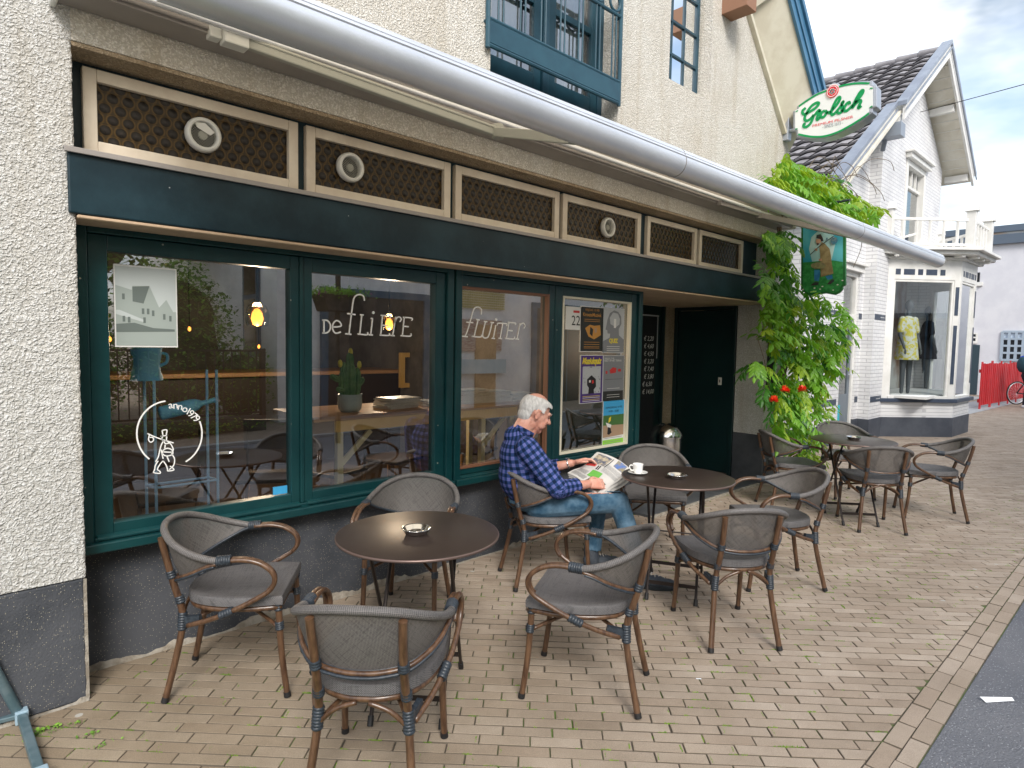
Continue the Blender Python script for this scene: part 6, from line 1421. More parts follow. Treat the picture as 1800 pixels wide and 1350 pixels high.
rc(.02, .012, .98, .30, G['p_blue'], 'print'); tx('DONDERDAG 16 MEI', .12, .165, .76, G['ink_black']); tx('14.00 - 18.00', .26, .245, .46, G['ink_black']); rc(.02, .30, .98, .72, G['p_leaf'], 'picture', .0009); rc(0, 0, 0, 0, G['p_sand'], 'picture', .0012, [(.02, .50), (.98, .52), (.98, .73), (.02, .75)]); rc(.02, .80, .98, .985, G['p_green'], 'print', .0009)
rc(0, 0, 0, 0, G['p_yellow'], 'picture', .0016, [(.28, .36), (.38, .33), (.36, .42), (.26, .46)]); rc(0, 0, 0, 0, G['p_white'], 'picture', .0016, [(.14, .44), (.40, .50), (.36, .58), (.22, .54)]); rc(0, 0, 0, 0, G['ink_black'], 'picture', .0018, [(.24, .54), (.36, .56), (.42, .66), (.30, .70), (.22, .68)])
for v in (.76, .84, .88, .92): rc(.1, v, .9, v+.008, G['p_grey'], 'text_line', .0015)
a, b = onY(*z4(1440, 1310), YI), onY(*z4(1515, 1340), YI); w = MB(); w.box(a.x, YI, b.z, b.x, YI+.001, a.z); tag(w.build('blue_sticker', G['p_blue']), 'small blue sticker in the bottom corner of the left window', 'sticker')
# ------------------------------------------------------------------ chalk price board in the doorway
cb_ = thing('price_board', 'tall black chalkboard with a column of white prices beside the entrance', 'chalkboard', (6.4, 4.26, 1.2))
w = MB(); w.box(5.7, 4.250, .35, 6.42, 4.268, 1.93); w.build('board', G['board_black'], cb_, world=True, bevel=.003)
w = MB(); w.box(5.7, 4.244, 1.90, 6.46, 4.249, 1.915); w.box(6.435, 4.244, 1.4, 6.447, 4.249, 1.9); w.build('chalk_frame', G['p_lightgrey'], cb_, world=True)
w = MB()
for k, s_ in enumerate(('€ 2,20', '€ 4,60', '€ 4,50', '€ 3,20', '€ 7,40', '€ 3,80', '€ 6,50', '€ 14,00')):
    c = onY(1130+(0 if k < 6 else -3), 594+k*13.5+(k > 3)*0, 4.243); v, f = text_mesh(s_, .075, (c.x+.02, 4.243, c.z-.03), (1, 0, 0), (0, 0, 1), shear=.2); w.add(v, f)
w.build('prices', G['letter_white'], cb_, world=True)
# dark framed case with red flowers on the cafe corner
mc = thing('display_case', 'black framed white case half hidden by the vine on the corner pillar', 'display case', (7.06, 3.05, 1.2))
w = MB(); za, zb2 = onY(1352, 705, 3.05).z, onY(1352, 580, 3.05).z; frame(w, 6.90, 7.26, za, zb2, .045, 3.03, 3.105); w.build('frame', G['board_black'], mc, world=True, bevel=.003)
w = MB(); w.box(6.945, 3.085, za+.045, 7.215, 3.10, zb2-.045); w.build('panel', G['p_white'], mc, world=True)
mat('petal_red', (.75, .03, .015), .5, c2=(.85, .10, .02), cs=30)
for (px, py, s_, lab) in ((1360, 705, 1., 'red blossom lowest, at the foot of the black framed case'), (1380, 688, 1.1, 'double red blossom in the middle by the black framed case'), (1410, 687, 1.1, 'red blossom furthest right among the vine leaves')):
    c = onY(px, py, 2.42); w = MB(); random.seed(px)
    for k in range(26):
        a = random.uniform(0, 6.28); e = random.uniform(-.3, 1.3); d = Vector((math.cos(a)*math.cos(e), math.sin(a)*math.cos(e), math.sin(e))); t = d.cross(Vector((.3, .2, 1))).normalized(); r = .048*s_
        w.add([c, c+d*r*.6+t*r*.4, c+d*r+Vector((0, 0, .01)), c+d*r*.6-t*r*.4], [(0, 1, 2, 3)])
    tag(w.build('red_flower', G['petal_red']), lab, 'flower', 'red flowers at the cafe corner')
# ------------------------------------------------------------------ climbing plant
vine = thing('climbing_plant', 'lush green wisteria climbing the cafe corner and spilling over the awning', 'climber', (7.6, 2.95, 0))
mat('bark', (.12, .085, .055), .9, c2=(.20, .15, .10), cs=30, bs=60, bd=.6)
def leafmat(name, c, c2):
    M = mat(name, c, .45, c2=c2, cs=5, cb=(.35, .65)); B = M.node_tree.nodes['Principled BSDF']
    nt = M.node_tree; o = nt.nodes['Material Output']; tr = nt.nodes.new('ShaderNodeBsdfTranslucent'); tr.inputs[0].default_value = (c2[0]*1.6, c2[1]*1.7, c2[2], 1); mx_ = nt.nodes.new('ShaderNodeMixShader'); mx_.inputs[0].default_value = .32
    nt.links.new(B.outputs[0], mx_.inputs[1]); nt.links.new(tr.outputs[0], mx_.inputs[2]); nt.links.new(mx_.outputs[0], o.inputs[0]); return M
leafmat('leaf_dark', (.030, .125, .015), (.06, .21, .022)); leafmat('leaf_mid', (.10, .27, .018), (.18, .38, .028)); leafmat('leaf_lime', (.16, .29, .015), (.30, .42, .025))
def pinnate(mb, base, d, ln, pairs=5, ls=.095, droop=.6):
    d = Vector(d).normalized(); side = d.cross(Vector((0, 0, 1)));
    if side.length < .1: side = Vector((1, 0, 0))
    side.normalize(); p = Vector(base); step = ln/(pairs+1)
    for k in range(pairs+1):
        d = (d+Vector((0, 0, -droop*.22))).normalized(); side = (side-d*side.dot(d)).normalized(); up = side.cross(d); q = p+d*step
        for sgn in ((-1, 1) if k < pairs else (0,)):
            ld = (side*sgn*.85+d*.55+Vector((0, 0, -.45-random.random()*.5))+Vector((random.uniform(-.25, .25), random.uniform(-.25, .25), 0))).normalized() if sgn else (d+Vector((0, 0, -.5))).normalized()
            L_ = ls*random.uniform(.75, 1.15)*(1 if k else .8); wv = ld.cross(up+Vector((random.uniform(-.4, .4), random.uniform(-.4, .4), random.uniform(-.2, .2))))
            if wv.length < .05: wv = ld.cross(Vector((1, .3, 0)))
            wv = wv.normalized()*L_*.20; nn = wv.cross(ld).normalized()*L_*.05
            a, b, c, e, f = q, q+ld*L_*.35+nn, q+ld*L_*.72+nn*.6, q+ld*L_-nn*1.2, None
            mb.add([a, b+wv-nn*1.4, c+wv*.72-nn*1.2, e, c-wv*.72-nn*1.2, b-wv-nn*1.4, b, c], [(0, 1, 6), (1, 2, 7, 6), (2, 3, 7), (3, 4, 7), (4, 5, 6, 7), (5, 0, 6)])
        p = q
def inpoly(x, y, P):
    c = False; n = len(P); j = n-1
    for i in range(n):
        if (P[i][1] > y) != (P[j][1] > y) and x < (P[j][0]-P[i][0])*(y-P[i][1])/(P[j][1]-P[i][1])+P[i][0]: c = not c
        j = i
    return c
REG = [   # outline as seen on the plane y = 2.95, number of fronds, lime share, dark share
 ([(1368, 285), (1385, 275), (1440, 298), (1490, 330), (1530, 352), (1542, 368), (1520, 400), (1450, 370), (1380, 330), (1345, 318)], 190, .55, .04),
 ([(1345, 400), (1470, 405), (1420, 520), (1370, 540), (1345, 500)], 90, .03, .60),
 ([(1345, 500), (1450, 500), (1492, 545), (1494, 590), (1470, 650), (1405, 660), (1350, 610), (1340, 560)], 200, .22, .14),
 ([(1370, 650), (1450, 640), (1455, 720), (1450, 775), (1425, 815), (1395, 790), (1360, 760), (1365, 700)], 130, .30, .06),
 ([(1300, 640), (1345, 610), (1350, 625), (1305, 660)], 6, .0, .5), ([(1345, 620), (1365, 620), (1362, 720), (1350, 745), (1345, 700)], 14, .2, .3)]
mbs = {'leaf_dark': MB(), 'leaf_mid': MB(), 'leaf_lime': MB()}
random.seed(17); stemB = MB(); trunk = [onY(1408, 812, 2.98), onY(1402, 740, 2.95), onY(1372, 690, 3.0), onY(1392, 600, 2.96), onY(1380, 500, 2.98), onY(1372, 400, 3.0), onY(1395, 330, 2.9), onY(1450, 335, 2.75)]
trunk[0].z = -.01
stemB.tube(smooth_path(trunk, 5), [.028-.018*k/35 for k in range(36)], 8); t2 = [p+Vector((.05*math.sin(k*2), -.03*math.cos(k*1.7), 0)) for k, p in enumerate(trunk)]; stemB.tube(smooth_path(t2, 5), .012, 6)
for poly, n, lime, dark in REG:
    xs = [p[0] for p in poly]; ys = [p[1] for p in poly]; k = 0
    while k < n:
        x, y = random.uniform(min(xs), max(xs)), random.uniform(min(ys), max(ys))
        if not inpoly(x, y, poly) or (x > 1393 and 380 < y < 512): continue
        Y = random.triangular(2.42, 3.04, 2.78); 
        if x > 1400: Y -= (x-1400)/140*.22
        c = onY(x, y, Y)
        if c.y > 3.06 and c.x < 7.25: continue
        a = random.uniform(0, 6.28); d = Vector((math.cos(a)*.8-.1, math.sin(a)*.5-.45, random.uniform(-.5, .35)))
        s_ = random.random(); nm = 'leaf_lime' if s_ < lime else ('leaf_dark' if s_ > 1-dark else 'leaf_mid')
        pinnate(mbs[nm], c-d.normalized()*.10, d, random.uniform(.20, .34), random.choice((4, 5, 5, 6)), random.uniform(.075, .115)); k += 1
for nm, mb in mbs.items(): mb.build('foliage', G[nm], vine, world=True)
for k in range(16):      # bare tendrils
    a = onY(random.uniform(1400, 1500), random.uniform(300, 370), 2.75); b = a+Vector((random.uniform(.2, .6), random.uniform(-.3, .1), random.uniform(-.1, .3))); m_ = a.lerp(b, .5)+Vector((0, 0, .12)); stemB.tube(smooth_path([a, m_, b, b+Vector((.05, -.05, -.12))], 5), .0035, 5)
for (a, b, c) in (((1492, 385), (1515, 425), (1500, 470)), ((1505, 340), (1530, 375), (1525, 400)), ((1330, 590), (1345, 640), (1355, 700))): stemB.tube(smooth_path([onY(*a, 2.6), onY(*b, 2.62), onY(*c, 2.7)], 5), .0035, 5)
stemB.build('stem', G['bark'], vine, world=True, smooth=True)
# ------------------------------------------------------------------ inside the bar, seen through the glass
mat('oak', (.42, .23, .10), .45, c2=(.55, .32, .15), cs=5, streak=(1, 6, 6)); mat('table_yellow', (.80, .50, .14), .5, c2=(.86, .58, .20), cs=4); mat('leg_cream', (.78, .68, .38), .5)
YT = 3.80
c = onY(574, 735, YT); d = onY(908, 718, YT)
lt = thing('long_table', 'long wooden table with yellow rails standing just inside the second and third windows', 'table', (c.x, YT, .06))
zt3 = (c.z+d.z)/2+.02
w = MB(); w.box(c.x-.10, YT-.02, zt3-.022, d.x+.05, YT+.62, zt3+.012); w.build('top', G['oak'], lt, world=True, bevel=.004)
w = MB(); w.box(c.x+.06, YT-.012, zt3-.10, d.x+.0, YT+.012, zt3-.023); w.box(c.x+.06, YT+.57, zt3-.10, d.x, YT+.595, zt3-.023); w.build('rail', G['table_yellow'], lt, world=True, bevel=.003)
for x in (c.x+.10, (c.x+d.x)/2+.5, d.x-.05):
    for y in (YT+.02, YT+.56): w = MB(); w.box(x-.022, y-.022, .06, x+.022, y+.022, zt3-.024); w.build('leg', G['leg_cream'], lt, world=True, bevel=.003)
    w = MB(); w.bar((x+.02, YT+.02, zt3-.32), (x+.24, YT+.02, zt3-.11), .02, .035); w.build('brace', G['leg_cream'], lt, world=True)
mat('paper_edge', (.84, .82, .76), .8, c2=(.62, .60, .55), cs=60, streak=(1, 1, 9)); mat('cover', (.28, .36, .42), .4, c2=(.6, .6, .58), cs=14)
random.seed(8)
for i, (px, n, lab) in enumerate(((697, 9, 'broad stack of magazines on the long table, right of the cactus'), (751, 4, 'low sliver of magazines at the right edge of the second window'), (822, 11, 'tall stack of magazines at the left of the third window'), (864, 9, 'stack of magazines in the middle of the third window'), (905, 5, 'low stack of magazines behind the head of the seated man'))):
    p = onY(px, 725, YT+.22); t = thing('magazine_stack', lab, 'magazines', (p.x, YT+.22, zt3+.012), 0, 'stacks of magazines on the long table'); z = 0
    for k in range(n):
        h_ = random.uniform(.006, .014); w = MB(); a = random.uniform(-.16, .16); R = Matrix.Translation((random.uniform(-.012, .012), random.uniform(-.012, .012), 0)) @ Matrix.Rotation(a, 4, 'Z'); wd = .145 if px != 751 else .06; w.box(-wd*random.uniform(.9, 1), -.10, z, wd, .10, z+h_-.002, R); z += h_
        w.build('magazine', G['paper_edge'] if k < n-1 else G['cover'], t)
# cactus
cp = onY(615, 722, YT+.16); t = thing('cactus', 'green cactus with yellow buds in a pale glazed pot', 'cactus', (cp.x, YT+.16, zt3+.012))
w = MB(); w.lathe([(0, 0), (.062, 0), (.078, .02), (.085, .06), (.083, .115), (.085, .125), (.078, .125), (.076, .105), (0, .10)], n=32); w.build('pot', mat('glaze', (.42, .52, .53), .25, c2=(.5, .6, .6), cs=6), t, smooth=True)
mat('cactus_green', (.07, .19, .06), .6, c2=(.15, .30, .10), cs=18); mat('bud_yellow', (.70, .62, .06), .6)
def cact(mb, b, tp, r):
    b, tp = Vector(b), Vector(tp); d = tp-b; q = d.normalized().to_track_quat('Z', 'Y').to_matrix().to_4x4(); L_ = d.length; n = 16; prof_ = [(r*.7, 0), (r, L_*.25), (r, L_*.6), (r*.8, L_*.85), (r*.35, L_*.98), (0, L_)]
    vs = []; 
    for (rr_, z) in prof_:
        for j in range(n): k = rr_*(1 if j % 2 else .78); vs.append(b+(q @ Vector((k*math.cos(2*math.pi*j/n), k*math.sin(2*math.pi*j/n), z))))
    mb.add(vs, [(i*n+j, i*n+(j+1) % n, (i+1)*n+(j+1) % n, (i+1)*n+j) for i in range(len(prof_)-1) for j in range(n)])
w = MB(); cact(w, (0, 0, .10), (0, 0, .36), .045); cact(w, (-.05, .01, .11), (-.055, 0, .30), .030); cact(w, (.05, 0, .11), (.06, 0, .31), .030); cact(w, (-.07, 0, .22), (-.15, 0, .26), .022); cact(w, (.06, 0, .18), (.10, -.01, .24), .024); cact(w, (-.06, -.02, .15), (-.12, -.03, .17), .02); cact(w, (.0, .0, .3), (.0, 0, .42), .028); cact(w, (-.06, 0, .27), (-.045, 0, .35), .02)
w.build('stems', G['cactus_green'], t)
for p in ((-.075, 0, .34), (.005, 0, .42), (.075, 0, .33)): w = MB(); ell(w, Vector(p), (.016, .016, .028), None, 10); w.build('bud', G['bud_yellow'], t, smooth=True)
# hanging lamps
mat('shade_glass', (.75, .45, .18), .3); emis('bulb_glow', (1, .40, .09), 1.7); emis('bulb_small', (1, .36, .06), 1.5)
def lamp(px, py, Y, r, lab, big=True):
    c = onY(px, py, Y); t = thing('hanging_lamp', lab, 'lamp', c, 0, 'glowing lamps inside the bar')
    w = MB(); w.lathe([(0, -r*1.0), (r*.4, -r*.8), (r*.62, -r*.2), (r*.5, r*.4), (r*.25, r*.8), (0, r*.9)], n=16); w.build('bulb', G['bulb_glow' if big else 'bulb_small'], t, smooth=True)
    if big: w = MB(); w.lathe([(r*1.1, -r*.9), (r*1.25, r*.2), (r*1.0, r*1.1), (r*.3, r*1.5)], n=20, caps=False); w.build('shade', G['amber'], t, smooth=True)
    w = MB(); w.tube([(0, 0, r*.9), (0, 0, 2.74-c.z)], .004, 5); w.build('cord', G['black_gap'], t)
    if big: ld = bpy.data.lights.new('lamp_light', 'POINT'); ld.energy = 17; ld.color = (1, .76, .52); ld.shadow_soft_size = r; lo = bpy.data.objects.new('lamp_light', ld); COL.objects.link(lo); lo.parent = t; lo.location = (0, 0, -r*2.6); lo.rotation_euler = (math.radians(14), 0, 0)
glass('amber', .02, (1., .80, .5), .0)
lamp(452, 557, 5.6, .085, 'largest glowing glass lamp, in the left window', True); lamp(684, 569, 5.0, .06, 'orange bulb glowing through the lettering of the second window', True); lamp(917, 604, 6.6, .06, 'pale orange lamp in the third window', True)
lamp(455, 609, 6.4, .022, 'small flame shaped bulb below the largest lamp', False); lamp(333, 578, 7.4, .028, 'small orange bulb right of the taped photograph', False); lamp(193, 596, 7.6, .030, 'small orange bulb left of the taped photograph', False)
# blue wire rack, bottle and jug behind the left window
mat('rack_blue', (.38, .68, 1.0), .5); mat('jug_blue', (.16, .58, 1.0), .55, c2=(.28, .70, 1.0), cs=7); 
YK = 3.62; rk = thing('wire_rack', 'light blue wire rack standing behind the left window', 'rack', onY(320, 900, YK))
P = {}
for nm, (xa, ya, yb, Yo) in dict(a=(256, 668, 905, .10), b=(273, 668, 905, 0), c=(365, 650, 880, .10), d=(382, 650, 880, 0)).items():
    top_, bot_ = onY(xa, ya, YK+Yo), onY(xa, yb, YK+Yo); top_.x = bot_.x = (top_.x+bot_.x)/2; bot_.z = .10; w = MB(); w.tube([bot_, top_], .0075, 8); w.build('post', G['rack_blue'], rk, world=True); P[nm] = (bot_, top_)
w = MB()
for z in (onY(273, 858, YK).z, onY(273, 1000, YK).z):
    for p, q in (('a', 'c'), ('b', 'd'), ('a', 'b'), ('c', 'd')): A_, B_ = P[p][0].copy(), P[q][0].copy(); A_.z = B_.z = z; w.tube([A_, B_], .0065, 6)
w.build('cross_bars', G['rack_blue'], rk, world=True)
a, b = onY(281, 727, YK+.03), onY(378, 703, YK+.03); bt = thing('bottle', 'matt blue bottle hung slanting in the wire rack', 'bottle', a); dd = (b-a); q = dd.normalized().to_track_quat('Z', 'Y').to_matrix().to_4x4(); L_ = dd.length
w = MB(); w.lathe([(0, 0), (.030, 0), (.036, .006), (.037, L_*.56), (.030, L_*.66), (.014, L_*.76), (.0125, L_*.96), (.015, L_*.965), (.015, L_), (0, L_)], (0, 0, 0), 24, q); w.build('glass_body', G['jug_blue'], bt, smooth=True)
w = MB(); w.tube([dd*.85, onY(380, 662, YK)-a], .002, 4); w.tube([dd*.1, onY(270, 690, YK)-a, onY(262, 672, YK)-a], .002, 4); w.build('string', mat('string', (.45, .35, .18), .9), bt)
jc = onY(258, 640, YK+.06); jg = thing('blue_jug', 'crumpled bright blue jug standing on the left rack posts', 'jug', jc)
w = MB()
def jf(u, v): a = u*2*math.pi; r = (.052+.014*abs(v-.5)*2)*(1+.10*noise.noise(Vector((math.cos(a)*2, math.sin(a)*2, v*5)))); return Vector((r*math.cos(a)*1.15, r*math.sin(a), -.085+v*.17))
w.grid(jf, 28, 12, closed_u=True); w.build('body', G['jug_blue'], jg, smooth=True)
w = MB(); w.tube(smooth_path([(.058, 0, .06), (.095, 0, .05), (.095, 0, .01), (.06, 0, -.01)], 4), .008, 6); w.build('handle', G['jug_blue'], jg, smooth=True)
# wooden chairs with white leg socks inside
random.seed(31); pr = None
for i, (px, Y, a, lab) in enumerate(((585, 4.6, 20, 'wooden chair with white leg socks under the table, left in the second window'), (690, 4.75, 200, 'wooden chair with white leg socks, right in the second window'), (830, 4.65, 30, 'wooden chair with white leg socks, left in the third window'), (300, 4.5, 80, 'wooden chair with white leg socks behind the blue rack'), (470, 4.7, 150, 'wooden chair with white leg socks, right in the left window'))):
    x = onY(px, 800, Y).x
    if pr is None:
        pr = thing('wooden_chair', lab, 'chair', (x, Y, .06), math.radians(a), 'wooden chairs inside the bar')
        w = MB(); w.box(-.2, -.2, .43, .2, .2, .46); w.build('seat', G['wood_dark'], pr, bevel=.01)
        for sx in (-1, 1):
            for sy in (-1, 1):
                w = MB(); w.tube([(sx*.2, sy*.2, 0), (sx*.165, sy*.165, .43)], [.012, .018], 8); lg = w.build('leg', G['oak'], pr); w = MB(); w.tube([(sx*.2, sy*.2, 0), (sx*.189, sy*.189, .13)], [.0175, .018], 8); w.build('sock', G['p_white'], lg)
        w = MB(); w.box(-.2, -.21, .62, .2, -.19, .86); w.tube([(-.17, -.18, .45), (-.17, -.2, .84)], .012, 6); w.tube([(.17, -.18, .45), (.17, -.2, .84)], .012, 6); w.build('backrest', G['wood_dark'], pr, bevel=.003); index_kids()
    else: dup(pr, (x, Y, .06), math.radians(a), lab)
# back bar and shelf
bb = thing('bar_counter', 'dark bar counter with lit yellow framed board deep inside the room', 'counter', (3.5, 7.4, .06))
w = MB(); w.box(1.2, 7.2, .06, 6.2, 7.8, 1.12); w.build('counter', G['wood_dark'], bb, world=True, bevel=.01)
w = MB(); w.box(1.1, 7.1, 1.121, 6.3, 7.9, 1.17); w.build('counter_top', G['oak'], bb, world=True, bevel=.01)
fa, fb_ = onY(704, 620, 7.0), onY(742, 680, 7.0); w = MB(); frame(w, fa.x, fb_.x+.1, fb_.z, fa.z, .06, 6.98, 7.04); w.build('yellow_frame', G['table_yellow'], bb, world=True)
# ------------------------------------------------------------------ across the street: what the glass mirrors
YO = -4.6
ob = thing('opposite_building', 'whitewashed building across the street with blue framed windows', 'building', (6, YO, 0))
mat('old_white', (.70, .71, .72), .85, c2=(.84, .85, .86), cs=1.2, cb=(.35, .6), bs=30, bd=.4, bdist=.02); mat('frame_blue', (.03, .10, .17), .5); mat('dull_red', (.16, .03, .03), .6); mat('osb', (.36, .20, .08), .8, c2=(.46, .28, .12), cs=18); mat('win_dark', (.02, .022, .026), .12)
def MX(px, py, Y=YO): return mir(px, py, Y)
x0 = MX(488, 650).x; x1 = MX(1180, 650).x
def rectm(pxa, pya, pxb, pyb, Y=YO): a, b = mir(pxa, pya, Y), mir(pxb, pyb, Y); return a.x, b.x, b.z, a.z
w = MB(); w.box(x0, YO-.4, 0, 26, YO, 7.5); w.box(x0, YO-9, 0, x0+.4, YO-.401, 7.5); w.build('wall', G['old_white'], ob, world=True)
for i, (r, m_) in enumerate((((572, 515, 742, 722), 'win_dark'), ((940, 540, 985, 705), 'win_dark'), ((995, 545, 1080, 705), 'win_dark'))):
    a, b, c_, d_ = rectm(*r); w = MB(); frame(w, a-.12, b+.12, c_-.12, d_+.12, .14, YO+.001, YO+.08); f_ = w.build('window_frame', G['frame_blue'], ob, world=True)
    w = MB(); w.box(a, YO+.01, c_, b, YO+.03, d_); w.build('pane', G[m_], f_, world=True)
a, b, c_, d_ = rectm(835, 570, 868, 738); w = MB(); w.box(a, YO+.01, c_, b, YO+.05, d_); w.build('board_door', G['osb'], ob, world=True)
a, b, c_, d_ = rectm(806, 632, 884, 655); w = MB(); w.box(a, YO+.051, c_, b, YO+.12, d_); w.build('white_panel', mat('pale_blue', (.42, .56, .62), .5), ob, world=True)
a, b, c_, d_ = rectm(806, 560, 880, 618); w = MB(); w.box(a, YO+.01, c_, b, YO+.04, d_); w.build('brick_patch', mat('old_brick', (.30, .13, .09), .9, c2=(.55, .48, .44), cs=9, streak=(1, 1, 6)), ob, world=True)
a, b, c_, d_ = rectm(800, 495, 885, 545); w = MB()
for k in range(22):
    for j in range(10): x = a+(b-a)*k/22; z = c_+(d_-c_)*j/10; w.box(x, YO+.02+.02*((k+j) % 2), z, x+(b-a)/30, YO+.06, z+(d_-c_)/14)
w.build('yellow_screen', mat('screen_yellow', (.50, .46, .18), .5), ob, world=True)
for r, m_ in (((322, 458, 352, 500), 'dull_red'),): pass
ys = YO-2.2; w = MB(); w.box(x0-.05, YO-3.6, 3.9, x0-.001, YO-2.5, 5.4); w.box(x0-.12, YO-3.9, 3.3, x0-.001, YO-2.2, 3.5); w.build('red_hatch', G['dull_red'], ob, world=True)
w = MB(); frame_pts = (YO-1.5, YO-.75); w.box(x0-.06, frame_pts[0], 1.2, x0-.001, frame_pts[1], 3.4); w.build('side_window_frame', G['frame_blue'], ob, world=True)
w = MB(); w.box(x0-.07, frame_pts[0]+.1, 1.3, x0-.061, frame_pts[1]-.1, 2.3); w.box(x0-.07, frame_pts[0]+.1, 2.4, x0-.061, frame_pts[1]-.1, 3.3); w.build('side_window_pane', G['win_dark'], ob, world=True)
# iron fence and garden
mat('iron', (.010, .010, .011), .5)
fn = thing('iron_fence', 'black iron railing across the street, mirrored in the left window', 'fence', (2, -3.95, 0))
fx1 = MX(463, 640, -3.95).x; zt4 = MX(320, 614, -3.95).z; zb4 = MX(320, 735, -3.95).z
w = MB(); w.box(-8, -3.97, zt4-.03, fx1, -3.93, zt4); w.box(-8, -3.97, zb4, fx1, -3.93, zb4+.03); w.box(fx1-.05, -4.0, 0, fx1+.02, -3.9, zt4+.02); w.build('rails', G['iron'], fn, world=True)
w = MB(); x = -8.
while x < fx1: w.box(x-.009, -3.959, zb4, x+.009, -3.941, zt4-.02); x += .135
w.build('bars', G['iron'], fn, world=True)
w = MB(); w.box(-8, -4.1, -.01, fx1, -3.85, max(.08, zb4-.04)); w.build('base_wall', mat('dark_brick', (.06, .05, .045), .9, c2=(.1, .085, .07), cs=8), fn, world=True)
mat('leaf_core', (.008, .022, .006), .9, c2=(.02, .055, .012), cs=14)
def bush(name, lab, c, r, n, cat='shrub', mt=('leaf_dark', 'leaf_mid'), ls=.09, grp='shrubs behind the iron railing'):
    t = thing(name, lab, cat, (c[0], c[1], 0), 0, grp); mbl = [MB(), MB()]
    for k in range(n):
        a = random.uniform(0, 6.28); e = math.asin(random.uniform(-.9, 1)); q = random.uniform(.45, 1.)**.5*(1+.35*noise.noise(Vector((math.cos(a)*2+c[0], math.sin(a)*2, e*2))))
        p = Vector((math.cos(a)*math.cos(e)*r[0]*q, math.sin(a)*math.cos(e)*r[1]*q, c[2]+math.sin(e)*r[2]*q)); d = Vector((random.uniform(-1, 1), random.uniform(-1, 1), random.uniform(-.6, .8))).normalized(); s_ = d.cross(Vector((.2, .3, 1))).normalized()*ls*.3; L_ = ls*random.uniform(.6, 1.3)
        mbl[k % 2].add([p, p+d*L_*.5+s_, p+d*L_, p+d*L_*.5-s_], [(0, 1, 2, 3)])
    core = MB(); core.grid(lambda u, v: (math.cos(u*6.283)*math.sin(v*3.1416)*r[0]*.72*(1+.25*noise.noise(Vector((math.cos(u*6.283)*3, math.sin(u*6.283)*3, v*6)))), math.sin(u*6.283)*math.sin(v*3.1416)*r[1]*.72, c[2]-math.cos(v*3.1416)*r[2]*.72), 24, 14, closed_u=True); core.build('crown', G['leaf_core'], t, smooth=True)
    for q, mm in zip(mbl, mt): q.build('crown', G[mm], t)
    w = MB()
    for k in range(5): a = k*1.3; w.tube([(.05*math.cos(a), .05*math.sin(a), 0), (r[0]*.4*math.cos(a), r[1]*.4*math.sin(a), c[2]*.7), (r[0]*.7*math.cos(a), r[1]*.7*math.sin(a), c[2]+r[2]*.5)], [.025, .015, .005], 5)
    w.build('trunk', G['bark'], t)
random.seed(44)
bush('shrub', 'tall leafy shrub against the side wall across the street', (3.3, -5.2, 1.3), (.9, .8, 1.7), 6000); bush('shrub', 'loose shrub at the left part of the railing across the street', (1.6, -5.4, 1.0), (1.1, .8, 1.1), 5000); bush('shrub', 'spreading shrub far left behind the railing', (-.4, -5.6, 1.1), (1.3, .9, 1.3), 5000); bush('shrub', 'small shrub by the end post of the railing', (4.2, -4.75, .7), (.55, .45, .8), 1000)
bush('tree', 'dark green tree rising behind the shrubs across the street', (.6, -10.0, 5.0), (4.6, 2.6, 4.4), 12000, 'tree', ls=.22, grp=None); bush('low_hedge', 'low yellow green planting at the foot of the railing', (1.6, -3.72, .12), (2.6, .16, .16), 1600, 'plant', ('leaf_lime', 'leaf_dark'), .06, None)
w = MB(); w.box(-12, -16, 0, 0, -15.6, 4.5); tag(w.build('garden_wall', G['dark_brick'], bevel=.03), 'dark brick wall at the back of the garden across the street', 'wall')
# lamp post with flower box, mirrored in the second window
lp = MX(594, 560, -1.9); ft = thing('flower_post', 'dark post carrying a black flower box across the street', 'flower box', (lp.x, -1.9, 0))
w = MB(); w.tube([(0, 0, 0), (0, 0, MX(594, 440, -1.9).z+.6)], .04, 10); w.build('post', G['iron'], ft); za, zb5 = MX(594, 548, -1.9).z, MX(594, 518, -1.9).z
w = MB(); w.prism([(-.26, -.16, za), (.26, -.16, za), (.33, -.2, zb5), (-.33, -.2, zb5)], (0, .36, 0)); w.build('box', G['iron'], ft, bevel=.01)
mbl = MB(); mbf = MB()
for k in range(1400):
    p = Vector((random.gauss(0, .20), random.gauss(0, .12), zb5+abs(random.gauss(0, .055))-.02-(abs(random.gauss(0, .04)) if k % 3 == 0 else 0))); d = Vector((random.uniform(-1, 1), random.uniform(-1, 1), random.uniform(-.3, 1))).normalized(); s_ = d.cross(Vector((.2, .3, 1))).normalized()*.016
    (mbf if k % 9 == 0 else mbl).add([p, p+d*.025+s_, p+d*.05, p+d*.025-s_], [(0, 1, 2, 3)])
mbl.build('leaves', G['leaf_mid'], ft); mbf.build('blossoms', mat('petal_purple', (.25, .04, .16), .6), ft)
